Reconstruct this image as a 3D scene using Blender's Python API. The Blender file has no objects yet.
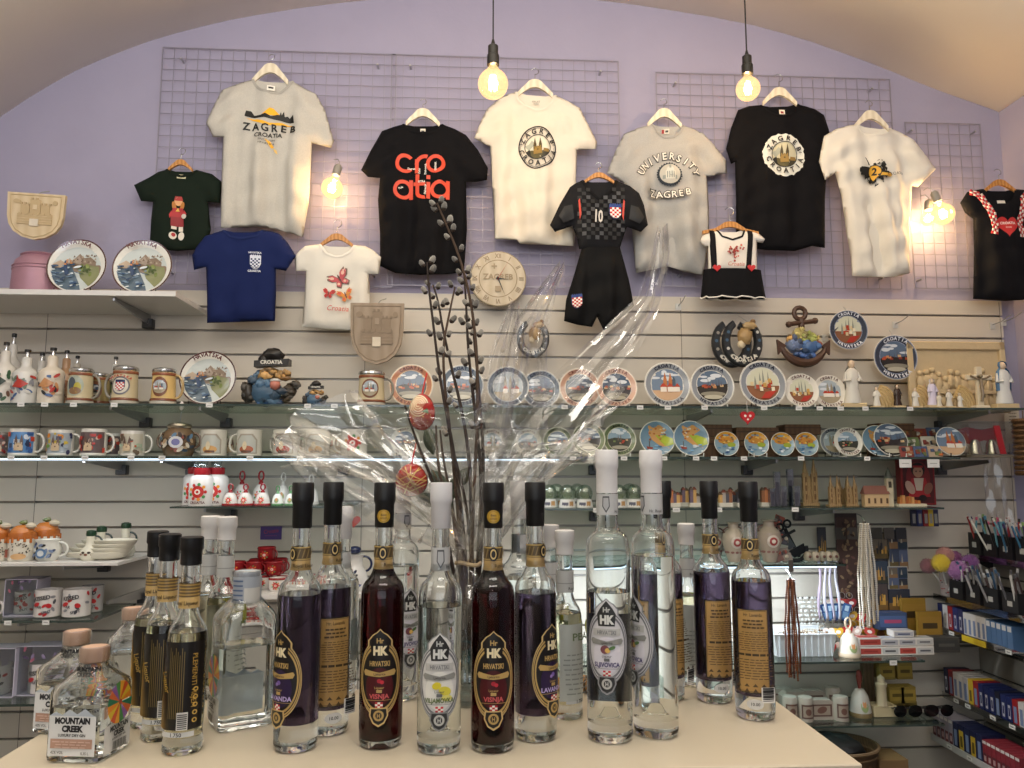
import bpy, math, random
from mathutils import Vector, Matrix
from mathutils.geometry import tessellate_polygon
PI = math.pi
SC = bpy.context.scene
COL = SC.collection
# ------------------------------------------------------------ camera
F = 770.0; CZ = 1.32; YAW = math.radians(3.3); PITCH = math.atan(0.116)
FW = Vector((math.sin(YAW)*math.cos(PITCH), math.cos(YAW)*math.cos(PITCH), math.sin(PITCH)))
RT = Vector((math.cos(YAW), -math.sin(YAW), 0)); UP = RT.cross(FW)
CAM = Vector((0, 0, CZ))
def ray(px, py): return FW + RT*((px-512)/F) + UP*((384-py)/F)
def P(px, py, Y):
    r = ray(px, py); return CAM + r*(Y/r.y)
def PZ(px, py, z):
    r = ray(px, py); return CAM + r*((z-CZ)/r.z)
def mpp(px, Y): return (P(px+.5, 473, Y)-P(px-.5, 473, Y)).length
cam = bpy.data.objects.new('camera', bpy.data.cameras.new('camera')); COL.objects.link(cam)
cam.location = CAM
cam.rotation_euler = Matrix((RT, UP, -FW)).transposed().to_euler()
cam.data.sensor_width = 36; cam.data.lens = 36*F/1024; cam.data.clip_start = .05
SC.camera = cam
# ------------------------------------------------------------ materials
def lin(h):
    h = h.lstrip('#'); o = []
    for i in (0, 2, 4):
        c = int(h[i:i+2], 16)/255; o.append(c/12.92 if c <= .04045 else ((c+.055)/1.055)**2.4)
    return (*o, 1)
_M = {}
def mat(h, rough=.55, metal=0, var=.10, scale=40, bump=0, bscale=200, coat=0, sheen=0, spec=.5, name=None):
    k = (h, rough, metal, var, scale, bump, bscale, coat, sheen, spec)
    if k in _M: return _M[k]
    m = bpy.data.materials.new(name or 'surface_'+h); m.use_nodes = True
    nt = m.node_tree; b = nt.nodes['Principled BSDF']; c = lin(h)
    b.inputs['Roughness'].default_value = rough; b.inputs['Metallic'].default_value = metal
    b.inputs['Coat Weight'].default_value = coat; b.inputs['Sheen Weight'].default_value = sheen
    b.inputs['Specular IOR Level'].default_value = spec
    tc = nt.nodes.new('ShaderNodeTexCoord')
    if var:
        n = nt.nodes.new('ShaderNodeTexNoise'); n.inputs['Scale'].default_value = scale; n.inputs['Detail'].default_value = 3
        nt.links.new(tc.outputs['Object'], n.inputs['Vector'])
        mx = nt.nodes.new('ShaderNodeMix'); mx.data_type = 'RGBA'
        mx.inputs['A'].default_value = tuple(x*(1-var) for x in c[:3])+(1,)
        mx.inputs['B'].default_value = tuple(min(1, x*(1+var)) for x in c[:3])+(1,)
        nt.links.new(n.outputs['Fac'], mx.inputs['Factor']); nt.links.new(mx.outputs['Result'], b.inputs['Base Color'])
    else: b.inputs['Base Color'].default_value = c
    if bump:
        n2 = nt.nodes.new('ShaderNodeTexNoise'); n2.inputs['Scale'].default_value = bscale; n2.inputs['Detail'].default_value = 4
        nt.links.new(tc.outputs['Object'], n2.inputs['Vector'])
        bp = nt.nodes.new('ShaderNodeBump'); bp.inputs['Strength'].default_value = bump; bp.inputs['Distance'].default_value = .003
        nt.links.new(n2.outputs['Fac'], bp.inputs['Height']); nt.links.new(bp.outputs['Normal'], b.inputs['Normal'])
    _M[k] = m; return m
def wood(h, h2, scale=30, rough=.6):
    k = ('wood', h, h2, scale, rough)
    if k in _M: return _M[k]
    m = mat(h, rough, var=.02, scale=3.3+scale/100); _M.pop([q for q in _M if _M[q] is m][0])
    nt = m.node_tree; b = nt.nodes['Principled BSDF']
    tc = nt.nodes.new('ShaderNodeTexCoord'); w = nt.nodes.new('ShaderNodeTexWave')
    w.inputs['Scale'].default_value = scale; w.inputs['Distortion'].default_value = 5; w.inputs['Detail'].default_value = 2
    nt.links.new(tc.outputs['Object'], w.inputs['Vector'])
    mx = nt.nodes.new('ShaderNodeMix'); mx.data_type = 'RGBA'
    mx.inputs['A'].default_value = lin(h); mx.inputs['B'].default_value = lin(h2)
    nt.links.new(w.outputs['Fac'], mx.inputs['Factor']); nt.links.new(mx.outputs['Result'], b.inputs['Base Color'])
    _M[k] = m; return m
def glaze(h): return mat(h, .22, var=.05)
def cer(h): return mat(h, .25, var=.04)
def metal(h='b8b8b8', r=.3): return mat(h, r, 1, var=.03)
def glass(name, h='ffffff', ior=1.48, rough=0.0):
    k = ('glass', h, ior, rough)
    if k in _M: return _M[k]
    m = bpy.data.materials.new(name); m.use_nodes = True; b = m.node_tree.nodes['Principled BSDF']
    b.inputs['Base Color'].default_value = lin(h); b.inputs['Transmission Weight'].default_value = 1
    b.inputs['IOR'].default_value = ior; b.inputs['Roughness'].default_value = rough
    _M[k] = m; return m
def sheetmat(name, h='ffffff', base=.06, edge=.8, rough=.05):
    # a thin clear sheet: mostly see-through, mirror-like at grazing angles
    k = ('film', h, base, edge, rough)
    if k in _M: return _M[k]
    m = bpy.data.materials.new(name); m.use_nodes = True; nt = m.node_tree; nt.nodes.clear()
    o = nt.nodes.new('ShaderNodeOutputMaterial'); mx = nt.nodes.new('ShaderNodeMixShader')
    t = nt.nodes.new('ShaderNodeBsdfTransparent'); g = nt.nodes.new('ShaderNodeBsdfGlossy')
    t.inputs['Color'].default_value = lin(h); g.inputs['Roughness'].default_value = rough
    lw = nt.nodes.new('ShaderNodeLayerWeight'); lw.inputs['Blend'].default_value = .35
    mr = nt.nodes.new('ShaderNodeMapRange'); mr.inputs['To Min'].default_value = base; mr.inputs['To Max'].default_value = edge
    nt.links.new(lw.outputs['Facing'], mr.inputs['Value']); nt.links.new(mr.outputs['Result'], mx.inputs['Fac'])
    nt.links.new(t.outputs[0], mx.inputs[1]); nt.links.new(g.outputs[0], mx.inputs[2]); nt.links.new(mx.outputs[0], o.inputs['Surface'])
    _M[k] = m; return m
def emit(h, s):
    k = ('emit', h, s)
    if k in _M: return _M[k]
    m = bpy.data.materials.new('glow_'+h); m.use_nodes = True; b = m.node_tree.nodes['Principled BSDF']
    b.inputs['Base Color'].default_value = lin(h); b.inputs['Emission Color'].default_value = lin(h); b.inputs['Emission Strength'].default_value = s
    _M[k] = m; return m
def A(m): return mat(m) if isinstance(m, str) else m
# ------------------------------------------------------------ 2D helpers
def tess(pts):
    t = tessellate_polygon([[Vector((x, y, 0)) for x, y in pts]])
    return [[pts[i] for i in f] for f in t]
def _clip(poly, ax, v, keep_gt):
    out = []
    n = len(poly)
    for i in range(n):
        a, b = poly[i], poly[(i+1) % n]
        ia = (a[ax] >= v) if keep_gt else (a[ax] <= v); ib = (b[ax] >= v) if keep_gt else (b[ax] <= v)
        if ia: out.append(a)
        if ia != ib:
            t = (v-a[ax])/(b[ax]-a[ax]); c = [a[0]+(b[0]-a[0])*t, a[1]+(b[1]-a[1])*t]; c[ax] = v; out.append(tuple(c))
    return out
def cut(polys, step, ax):
    res = []
    for p in polys:
        lo = min(q[ax] for q in p); hi = max(q[ax] for q in p)
        k0 = math.floor(lo/step+1e-9); k1 = math.ceil(hi/step-1e-9)
        if k1-k0 <= 1: res.append(p); continue
        rest = p
        for k in range(k0+1, k1):
            a = _clip(rest, ax, k*step, False); rest = _clip(rest, ax, k*step, True)
            if len(a) > 2: res.append(a)
            if len(rest) < 3: break
        if len(rest) > 2: res.append(rest)
    return res
_T = {}
def glyphs(s, bold=0.0):
    """text as flat polygons: cap height 1, centred on x=0, base y=0"""
    k = (s, bold)
    if k in _T: return _T[k]
    cu = bpy.data.curves.new('text', 'FONT'); cu.body = s; cu.align_x = 'CENTER'; cu.resolution_u = 2; cu.offset = bold
    o = bpy.data.objects.new('text', cu); COL.objects.link(o)
    dg = bpy.context.evaluated_depsgraph_get(); me = o.evaluated_get(dg).to_mesh()
    vs = [(v.co.x/.73, v.co.y/.73) for v in me.vertices]
    ps = [[vs[i] for i in p.vertices] for p in me.polygons]
    o.evaluated_get(dg).to_mesh_clear(); bpy.data.objects.remove(o); bpy.data.curves.remove(cu)
    _T[k] = ps; return ps
def ell(cx, cy, rx, ry, n=24, rot=0):
    c, s = math.cos(rot), math.sin(rot)
    return [(cx+rx*math.cos(t)*c-ry*math.sin(t)*s, cy+rx*math.cos(t)*s+ry*math.sin(t)*c) for t in (2*PI*i/n for i in range(n))]
class Art:
    """flat coloured shapes, painted one over another; laid on a surface with MB.art"""
    def __init__(s): s.L = []; s.cl = None
    def poly(s, pts, c):
        s.L.append((tess(pts), c)); return s
    def raw(s, ps, c): s.L.append((ps, c)); return s
    def circ(s, x, y, r, c, n=24): return s.poly(ell(x, y, r, r, n), c)
    def ell(s, x, y, rx, ry, c, rot=0, n=24): return s.poly(ell(x, y, rx, ry, n, rot), c)
    def rect(s, x0, y0, x1, y1, c): return s.raw([[(x0, y0), (x1, y0), (x1, y1), (x0, y1)]], c)
    def ring(s, x, y, r0x, r0y, r1x, r1y, c, n=32, sx=0, a0=0, a1=2*PI):
        q = []
        for i in range(n):
            t, u = a0+(a1-a0)*i/n, a0+(a1-a0)*(i+1)/n
            q.append([(x+r0x*math.cos(t), y+r0y*math.sin(t)), (x+r1x*math.cos(t), y+r1y*math.sin(t)), (x+r1x*math.cos(u), y+r1y*math.sin(u)), (x+r0x*math.cos(u), y+r0y*math.sin(u))])
        return s.raw(q, c)
    def text(s, t, x, y, h, c, bold=0.0, sx=1.0, rot=0, mirror=False, shear=0):
        co, si = math.cos(rot), math.sin(rot); m = -1 if mirror else 1; ps = []
        for p in glyphs(t, bold):
            ps.append([(x+((a*sx+b*shear)*h*m)*co-(b*h)*si, y+((a*sx+b*shear)*h*m)*si+b*h*co) for a, b in p])
        return s.raw(ps, c)
    def arc(s, t, x, y, r, mid, h, c, bold=0.0, step=None, inv=False, sx=1):
        step = step or h*.95/r
        n = len(t)
        for i, ch in enumerate(t):
            if ch == ' ': continue
            a = mid+(-(i-(n-1)/2)*step if not inv else (i-(n-1)/2)*step)
            if not inv: s.text(ch, x+r*math.cos(a), y+r*math.sin(a), h, c, bold, sx, a-PI/2)
            else: s.text(ch, x+(r+h)*math.cos(a), y+(r+h)*math.sin(a), h, c, bold, sx, a+PI/2)
        return s
    def merge(s, o, dx=0, dy=0, k=1.0):
        for ps, c in o.L: s.L.append(([[(dx+a*k, dy+b*k) for a, b in p] for p in ps], c))
        return s
    def clipped(s, R, cx=0, cy=0, n=20, ry=None):
        """keep only what lies inside an ellipse"""
        e = ell(cx, cy, R, ry or R, n); out = []
        for ps, c in s.L:
            q = []
            for p in ps:
                for i in range(n):
                    a, b = e[i], e[(i+1) % n]; r = []
                    def sd(v): return (b[0]-a[0])*(v[1]-a[1])-(b[1]-a[1])*(v[0]-a[0])
                    m = len(p)
                    for j in range(m):
                        u, w = p[j], p[(j+1) % m]; du, dw = sd(u), sd(w)
                        if du >= 0: r.append(u)
                        if (du >= 0) != (dw >= 0):
                            t = du/(du-dw); r.append((u[0]+(w[0]-u[0])*t, u[1]+(w[1]-u[1])*t))
                    p = r
                    if len(p) < 3: break
                if len(p) > 2: q.append(p)
            if q: out.append((q, c))
        s.L = out; return s
# ------------------------------------------------------------ mesh builder
class MB:
    def __init__(s): s.v = []; s.f = []; s.m = []; s.mats = []; s.mx = None
    def mi(s, m):
        m = A(m)
        if m not in s.mats: s.mats.append(m)
        return s.mats.index(m)
    def add(s, vs, fs, m, mx=None):
        k = len(s.v); mi = s.mi(m)
        if mx is not None: vs = [mx @ Vector(v) for v in vs]
        if s.mx is not None: vs = [s.mx @ Vector(v) for v in vs]
        s.v += [tuple(v) for v in vs]; s.f += [tuple(i+k for i in f) for f in fs]; s.m += [mi]*len(fs); return s
    def box(s, x0, x1, y0, y1, z0, z1, m, mx=None, b=0):
        if b:
            # bevelled: each corner split in three
            vs = []; idx = {}
            X = (x0, x1); Y = (y0, y1); Z = (z0, z1)
            for i in range(2):
                for j in range(2):
                    for k in range(2):
                        sx, sy, sz = (b if i == 0 else -b), (b if j == 0 else -b), (b if k == 0 else -b)
                        idx[i, j, k] = len(vs)
                        vs += [(X[i], Y[j]+sy, Z[k]+sz), (X[i]+sx, Y[j], Z[k]+sz), (X[i]+sx, Y[j]+sy, Z[k])]
            fs = []
            I = idx
            fs += [(I[0,0,0], I[0,0,1], I[0,1,1], I[0,1,0]), (I[1,0,0], I[1,1,0], I[1,1,1], I[1,0,1])]
            fs += [(I[0,0,0]+1, I[1,0,0]+1, I[1,0,1]+1, I[0,0,1]+1), (I[0,1,0]+1, I[0,1,1]+1, I[1,1,1]+1, I[1,1,0]+1)]
            fs += [(I[0,0,0]+2, I[0,1,0]+2, I[1,1,0]+2, I[1,0,0]+2), (I[0,0,1]+2, I[1,0,1]+2, I[1,1,1]+2, I[0,1,1]+2)]
            for k in range(2):
                for j in range(2): fs.append((I[0,j,k]+1, I[1,j,k]+1, I[1,j,k]+2, I[0,j,k]+2))
                for i in range(2): fs.append((I[i,0,k]+0, I[i,1,k]+0, I[i,1,k]+2, I[i,0,k]+2))
            for i in range(2):
                for j in range(2): fs.append((I[i,j,0]+0, I[i,j,1]+0, I[i,j,1]+1, I[i,j,0]+1))
            for q in I.values(): fs.append((q, q+1, q+2))
            return s.add(vs, fs, m, mx)
        vs = [(x, y, z) for x in (x0, x1) for y in (y0, y1) for z in (z0, z1)]
        return s.add(vs, [(0,1,3,2), (4,6,7,5), (0,4,5,1), (2,3,7,6), (0,2,6,4), (1,5,7,3)], m, mx)
    def lathe(s, prof, m, n=24, mx=None, sx=1, sy=1, cap=True, a0=0, a1=None, sq=0):
        vs = []; fs = []; full = a1 is None; a1 = a1 or 2*PI; N = n if full else n+1
        for r, z in prof:
            for i in range(N):
                t = a0+(a1-a0)*i/n; c, q = math.cos(t), math.sin(t)
                if sq:  # squarish section
                    k = (abs(c)**sq+abs(q)**sq)**(-1/sq); c *= k; q *= k
                vs.append((r*c*sx, r*q*sy, z))
        for j in range(len(prof)-1):
            for i in range(n):
                i2 = (i+1) % N
                fs.append((j*N+i, j*N+i2, (j+1)*N+i2, (j+1)*N+i))
        if cap and full:
            if prof[0][0] > 1e-6: fs.append(tuple(range(N-1, -1, -1)))
            if prof[-1][0] > 1e-6: fs.append(tuple((len(prof)-1)*N+i for i in range(N)))
        return s.add(vs, fs, m, mx)
    def cyl(s, r, z0, z1, m, n=16, mx=None, x=0, y=0, r2=None):
        return s.lathe([(r, z0), (r if r2 is None else r2, z1)], m, n, (mx or Matrix()) @ Matrix.Translation((x, y, 0)))
    def tube(s, pts, r, m, n=6, closed=False, rs=None, mx=None):
        pts = [Vector(p) for p in pts]; k = len(pts); vs = []; fs = []
        d0 = (pts[1]-pts[0]).normalized(); ref = Vector((0, 0, 1)) if abs(d0.z) < .9 else Vector((1, 0, 0))
        u = d0.cross(ref).normalized()
        for i in range(k):
            if closed: d = pts[(i+1) % k]-pts[i-1]
            else: d = pts[min(i+1, k-1)]-pts[max(i-1, 0)]
            if d.length < 1e-9: d = d0
            d.normalize(); u = (u-d*u.dot(d))
            u = u.normalized() if u.length > 1e-6 else d.orthogonal().normalized()
            w = d.cross(u); rr = rs[i] if rs else r
            for j in range(n):
                t = 2*PI*j/n; vs.append(pts[i]+(u*math.cos(t)+w*math.sin(t))*rr)
        for i in range(k if closed else k-1):
            i2 = (i+1) % k
            for j in range(n): fs.append((i*n+j, i*n+(j+1) % n, i2*n+(j+1) % n, i2*n+j))
        if not closed: fs += [tuple(range(n-1, -1, -1)), tuple((k-1)*n+j for j in range(n))]
        return s.add(vs, fs, m, mx)
    def ball(s, c, r, m, n=12, sx=1, sy=1, sz=1, lump=0, seed=0, mx=None):
        rn = random.Random(seed); vs = []; fs = []; k = n//2
        ph = [rn.uniform(0, 6) for _ in range(6)]
        for j in range(k+1):
            for i in range(n):
                th = PI*j/k; t = 2*PI*i/n
                q = 1+lump*(math.sin(3*t+ph[0]+2*th)*math.sin(2*th+ph[1])+.6*math.sin(5*t+ph[2])*math.sin(4*th+ph[3]))
                vs.append((c[0]+r*q*sx*math.sin(th)*math.cos(t), c[1]+r*q*sy*math.sin(th)*math.sin(t), c[2]+r*q*sz*math.cos(th)))
        for j in range(k):
            for i in range(n): fs.append((j*n+i, (j+1)*n+i, (j+1)*n+(i+1) % n, j*n+(i+1) % n))
        return s.add(vs, fs, m, mx)
    def prism(s, pts, y0, y1, m, mx=None, side=None):
        """outline in x,z given thickness y0..y1"""
        n = len(pts); t = tessellate_polygon([[Vector((x, z, 0)) for x, z in pts]])
        s.add([(x, y0, z) for x, z in pts]+[(x, y1, z) for x, z in pts], [tuple(f) for f in t]+[tuple(i+n for i in f[::-1]) for f in t], m, mx)
        return s.add([(x, y0, z) for x, z in pts]+[(x, y1, z) for x, z in pts], [(i, (i+1) % n, (i+1) % n+n, i+n) for i in range(n)], side or m, mx)
    def art(s, a, f=None, step=0, stepz=0, rough=.5, eps=.0004, mx=None, y=0.0):
        """lay artwork on a surface; f(x,z,layer) -> point, default the plane y = y facing -y"""
        f = f or (lambda x, z, k: (x, y-eps*(k+1), z))
        for k, (ps, c) in enumerate(a.L):
            if step: ps = cut(ps, step, 0)
            if stepz: ps = cut(ps, stepz, 1)
            vs = []; fs = []; D = {}
            for p in ps:
                idx = []
                for q in p:
                    kk = (round(q[0], 6), round(q[1], 6))
                    if kk not in D: D[kk] = len(vs); vs.append(f(q[0], q[1], k))
                    if D[kk] not in idx: idx.append(D[kk])
                if len(idx) > 2: fs.append(tuple(idx))
            s.add(vs, fs, c if not isinstance(c, str) else mat(c, rough, var=.04), mx)
        return s
    def build(s, name, parent=None, smooth=True, loc=None, weld=False, solid=0, rot=None, kind=None, sub=0):
        me = bpy.data.meshes.new(name); me.from_pydata(s.v, [], s.f)
        for m in s.mats: me.materials.append(m)
        me.polygons.foreach_set('material_index', s.m); me.update()
        if weld:
            import bmesh
            b = bmesh.new(); b.from_mesh(me); bmesh.ops.remove_doubles(b, verts=b.verts, dist=1e-5)
            bmesh.ops.recalc_face_normals(b, faces=b.faces); b.to_mesh(me); b.free()
        if smooth:
            me.polygons.foreach_set('use_smooth', [True]*len(me.polygons)); me.set_sharp_from_angle(angle=math.radians(38 if smooth is True else smooth))
        o = bpy.data.objects.new(name, me); COL.objects.link(o)
        if parent: o.parent = parent
        if loc is not None: o.location = loc
        if rot: o.rotation_euler = rot
        if solid:
            q = o.modifiers.new('solid', 'SOLIDIFY'); q.thickness = solid; q.offset = 0
        if sub:
            q = o.modifiers.new('sub', 'SUBSURF'); q.levels = q.render_levels = sub
        if kind: o['kind'] = kind
        return o
def wrap(R, z0=0, eps=.00025, off=.0003, ang=0):
    return lambda u, z, k: ((R+off+eps*k)*math.sin(u/R+ang), -(R+off+eps*k)*math.cos(u/R+ang), z+z0)
def T(name, label, cat, loc=(0, 0, 0), rz=0, group=None, rx=0, ry=0, s=1):
    o = bpy.data.objects.new(name, None); COL.objects.link(o); o.empty_display_size = .02
    o.location = loc; o.rotation_euler = (rx, ry, rz); o.scale = (s, s, s); o['label'] = label; o['category'] = cat
    if group: o['group'] = group
    return o
def tag(o, label, cat, group=None):
    o['label'] = label; o['category'] = cat
    if group: o['group'] = group
    return o
def dup(root, loc, label=None, rz=None, group=None, s=None):
    r = root.copy(); COL.objects.link(r); r.location = loc
    if rz is not None: r.rotation_euler = (root.rotation_euler[0], root.rotation_euler[1], rz)
    if s: r.scale = (s, s, s)
    if label: r['label'] = label
    if group: r['group'] = group
    for ch in KIDS(root):
        c = ch.copy(); COL.objects.link(c); c.parent = r
        for g in KIDS(ch):
            d = g.copy(); COL.objects.link(d); d.parent = c
    return r
def KIDS(o): return [c for c in COL.objects if c.parent == o]
def RX(a): return Matrix.Rotation(a, 4, 'X')
def RY(a): return Matrix.Rotation(a, 4, 'Y')
def RZ(a): return Matrix.Rotation(a, 4, 'Z')
def TR(x, y, z): return Matrix.Translation((x, y, z))
# ------------------------------------------------------------ room shell
WY = 3.22            # purple wall plane
SY = 3.20            # face of the slatted boards
M_PURPLE = mat('9d98ae', .85, var=.05, scale=6, bump=.15, bscale=60)
M_VAULT = mat('efe8da', .9, var=.05, scale=2.2, bump=.15, bscale=30)
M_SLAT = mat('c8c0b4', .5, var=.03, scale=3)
M_WHITE = mat('d9d6d2', .4, var=.03, scale=5)
M_STEEL = metal('a9a9ab', .35)
M_DARKMETAL = mat('3a3a3c', .4, .6)
M_GLASS = glass('clear_glass', 'f4fbf8', 1.02)
M_GEDGE = mat('35433f', .15, var=.05, spec=.8)
XL, XR = -2.75, P(1026, 470, WY).x
# arch: points on the photograph's lunette line, set on the wall plane
AR = [P(x, y, WY) for x, y in ((-75, 175), (-40, 145), (0, 117), (25, 100), (50, 85), (75, 71), (100, 60), (125, 50), (150, 41), (175, 33.5), (200, 27), (230, 20), (260, 14.5), (300, 8), (340, 3),
      (380, -1), (430, -4.5), (480, -6), (530, -5), (570, -2.5), (600, 0.5), (636, 5), (672, 10.5), (712, 17), (752, 25), (782, 33), (812, 42), (837, 51), (862, 60), (887, 69.5), (912, 80), (940, 91), (965, 100), (995, 110.5), (1026, 122))]
arch = [(XL, 2.15)]+[(p.x, p.z) for p in AR if XL < p.x < XR-.01]
ARZ = arch[-1][1]-(XR-arch[-1][0])*.5; arch.append((XR, ARZ))
b = MB()
b.prism([(XL-.3, 0), (XR+.3, 0), (XR+.3, ARZ)]+[(x, z) for x, z in arch[::-1]]+[(XL-.3, 2.15)], WY, WY+.2, M_PURPLE)
b.build('wall_back', kind='structure', smooth=False)
YB = -3.4
b = MB(); n = len(arch); ys = [WY+.05, 2.2, 1.2, 0, -1.5, YB]
vs = [(x, y, z) for y in ys for x, z in arch]
b.add(vs, [(j*n+i, j*n+i+1, (j+1)*n+i+1, (j+1)*n+i) for j in range(len(ys)-1) for i in range(n-1)], M_VAULT)
o = b.build('ceiling', kind='structure', smooth=60); q = o.modifiers.new('solid', 'SOLIDIFY'); q.thickness = .12; q.offset = -1
b = MB(); b.box(XL-.1, XL, YB, WY+.05, 0, 2.25, mat('cfc5b8', .8, var=.05, scale=5)); b.build('wall_left', kind='structure', smooth=False)
b = MB(); b.box(XR, XR+.1, YB, WY+.05, 0, ARZ+.04, M_PURPLE); b.build('wall_right', kind='structure', smooth=False)
def floor_mat():
    m = mat('6f655a', .45, var=.12, scale=8, name='floor_tiles'); return m
b = MB(); b.box(XL-.1, XR+.1, YB-.1, WY+.2, -.1, 0, floor_mat()); b.build('floor', kind='structure', smooth=False)
# shop-front wall behind the viewer with a big window
b = MB(); c = mat('bdb4a8', .8, var=.05, scale=5)
b.box(XL-.1, XR+.1, YB-.1, YB, 0, .5, c); b.box(XL-.1, -1.9, YB-.1, YB, .5, 2.5, c); b.box(1.7, XR+.1, YB-.1, YB, .5, 2.5, c); b.box(XL-.1, XR+.1, YB-.1, YB, 2.5, 3.9, c)
b.build('wall_front', kind='structure', smooth=False)
b = MB()
for x in (-1.9, -.73, .47, 1.64): b.box(x, x+.06, YB-.08, YB-.02, .5, 2.5, M_DARKMETAL)
b.box(-1.9, 1.7, YB-.08, YB-.02, .5, .56, M_DARKMETAL); b.box(-1.9, 1.7, YB-.08, YB-.02, 2.44, 2.5, M_DARKMETAL)
b.build('window_1', kind='structure', smooth=False)
# slatted boards on the back wall
ZTOP = P(207, 289.5, SY).z
SLX0, SLX1 = XL, P(1014, 470, SY).x
G0 = P(20, 477, SY).z
def slat_panel(x0, x1, ztop, y, name, depth=.018):
    b = MB(); zs = [G0+.1*k for k in range(-13, 12)]; zs = [z for z in zs if z < ztop-.02]
    edges = [0.02]+zs+[ztop]
    for a, c in zip(edges[:-1], edges[1:]):
        b.box(x0, x1, y, y+depth, a+.005, c-.004, M_SLAT, b=.0015)
    b.box(x0, x1, y+depth-.004, y+depth, .02, ztop-.01, mat('8e8a84', .35, .6))
    return b
b = slat_panel(SLX0, SLX1, ZTOP, SY, 'x')
o = b.build('slatwall_board', smooth=False); o['kind'] = 'structure'; o.name = 'wall_slatted'
o['label'] = 'off-white slatted display boards covering lower back wall'
b = MB()
for px in (42, 364, 683, 1006): 
    x = P(px, 400, SY).x; b.box(x-.0012, x+.0012, SY-.0008, SY+.01, .02, ZTOP-.01, mat('77716a'))
b.build('trim_1', kind='structure', smooth=False)
# wire grids on the purple wall
def grid(px0, py0, px1, py1, label, step=.05, drop=True):
    p0, p1 = P(px0, py0, WY-.03), P(px1, py1, WY-.03); m = mat('8f8b98', .4, .3, var=.02); b = MB()
    x0, x1, z1, z0 = p0.x, p1.x, p0.z, p1.z
    nx = round((x1-x0)/step); nz = round((z1-z0)/step)
    for i in range(nx+1):
        x = x0+(x1-x0)*i/nx; r = .0022 if i in (0, nx) else .0010
        b.box(x-r, x+r, WY-.032, WY-.029, z0, z1, m)
    for i in range(nz+1):
        z = z0+(z1-z0)*i/nz; r = .0022 if i in (0, nz) else .0010
        b.box(x0, x1, WY-.029, WY-.026, z-r, z+r, m)
    t = T('wire_grid_panel', label, 'display grid', ((x0+x1)/2, WY-.03, z0))
    b.v = [(v[0]-t.location.x, v[1]-t.location.y, v[2]-t.location.z) for v in b.v]
    b.build('wire_mesh', t, smooth=False)
    for i in (0.08, .92):
        for j in (.05, .95):
            k = MB(); k.tube([(x0+(x1-x0)*i-t.location.x, .03, (z1-z0)*j), (x0+(x1-x0)*i-t.location.x, -.006, (z1-z0)*j)], .005, metal()); k.build('wall_clip', t)
grid(163, 47, 392, 287, 'thin grey wire grid behind the grey and navy shirts, from the far left')
grid(392, 54, 622, 288, 'thin grey wire grid behind the large white shirt with round print')
grid(656, 72, 902, 289, 'thin grey wire grid behind the black round-print shirt and baby dress')
grid(905, 122, 992, 289, 'narrow grey wire grid behind the twin bulbs, next to the black dress')
# ------------------------------------------------------------ shelves
SHF = 2.85      # front edge of the wall shelves
def zof(px, py, Y=SHF): return P(px, py, Y).z
def bracket(px, z, parent, n='shelf_bracket', L=.33):
    x = P(px, 420, 3.02).x-parent.location.x; b = MB()
    b.prism([(-.0, 0), (0, -.0)], 0, 0, 'ffffff') if False else None
    m = M_STEEL
    vs = []
    for dx in (-.004, .004):
        vs += [(x+dx, SY-L, -.014), (x+dx, SY-.002, -.045), (x+dx, SY-.002, -.002), (x+dx, SY-L, -.002)]
    b.add(vs, [(0, 1, 2, 3), (7, 6, 5, 4), (0, 4, 5, 1), (1, 5, 6, 2), (2, 6, 7, 3), (3, 7, 4, 0)], m)
    b.box(x-.022, x+.022, SY-.03, SY-.001, -.06, -.02, mat('4a4a4c', .35, .7), b=.003)
    b.v = [(v[0], v[1]-parent.location.y, v[2]) for v in b.v]
    return b.build(n, parent, smooth=False)
LED = emit('d4ecff', 2.2)
def shelf(name, label, px0, px1, py, kind='glass', th=.008, brackets=(), depth=None, led=None, Y=SHF, cpx=None):
    z = zof(cpx or (px0+px1)/2, py, Y); x0, x1 = P(px0, py, Y).x, P(px1, py, Y).x
    t = T(name, label, 'shelf', ((x0+x1)/2, Y, z)); w = (x1-x0)/2; d = SY-Y-.001
    b = MB()
    if kind == 'glass':
        g = sheetmat('shelf_glass', 'dceae6', .10, .55, .03); b.box(-w, w, .001, d, -th, 0, g)
        b.build('glass_pane', t, smooth=False)
        e = MB(); e.box(-w, w, 0, .0012, -th, 0, M_GEDGE); e.box(-w-.001, -w, 0, d, -th, 0, M_GEDGE); e.box(w, w+.001, 0, d, -th, 0, M_GEDGE); e.build('polished_edge', t, smooth=False)
    else:
        b.box(-w, w, 0, d, -th, 0, M_WHITE, b=.001); b.build('board', t, smooth=False)
    for p in brackets: bracket(p, 0, t).location.z = -th
    if led:
        l = MB(); a, c = P(led[0], py, Y).x-t.location.x, P(led[1], py, Y).x-t.location.x
        l.box(a, c, .012, .022, -th-.006, -th-.0008, LED)
        l.box(a, c, .0225, .027, -th-.01, -th-.0004, metal('d0d0d0', .3)); l.build('led_strip', t, smooth=False)
    return t
S1 = shelf('wall_shelf', 'white board shelf top left carrying two large plates and a milk can', -90, 176, 290, 'white', .02, (125,), cpx=90)
S2 = shelf('wall_shelf', 'upper long glass shelf with steins, plates and statuettes', -90, 1024, 403, 'glass', .008, (128, 213, 480, 700, 965), cpx=60)
S3 = shelf('wall_shelf', 'glass shelf of mugs and small plates with a light strip beneath', -90, 960, 456, 'glass', .008, (106, 179, 338, 600, 760, 962), led=(-80, 560), cpx=60)
S4 = shelf('wall_shelf', 'short glass shelf with red and white heart bells', 170, 345, 506.5, 'glass', .006, (222,))
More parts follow.
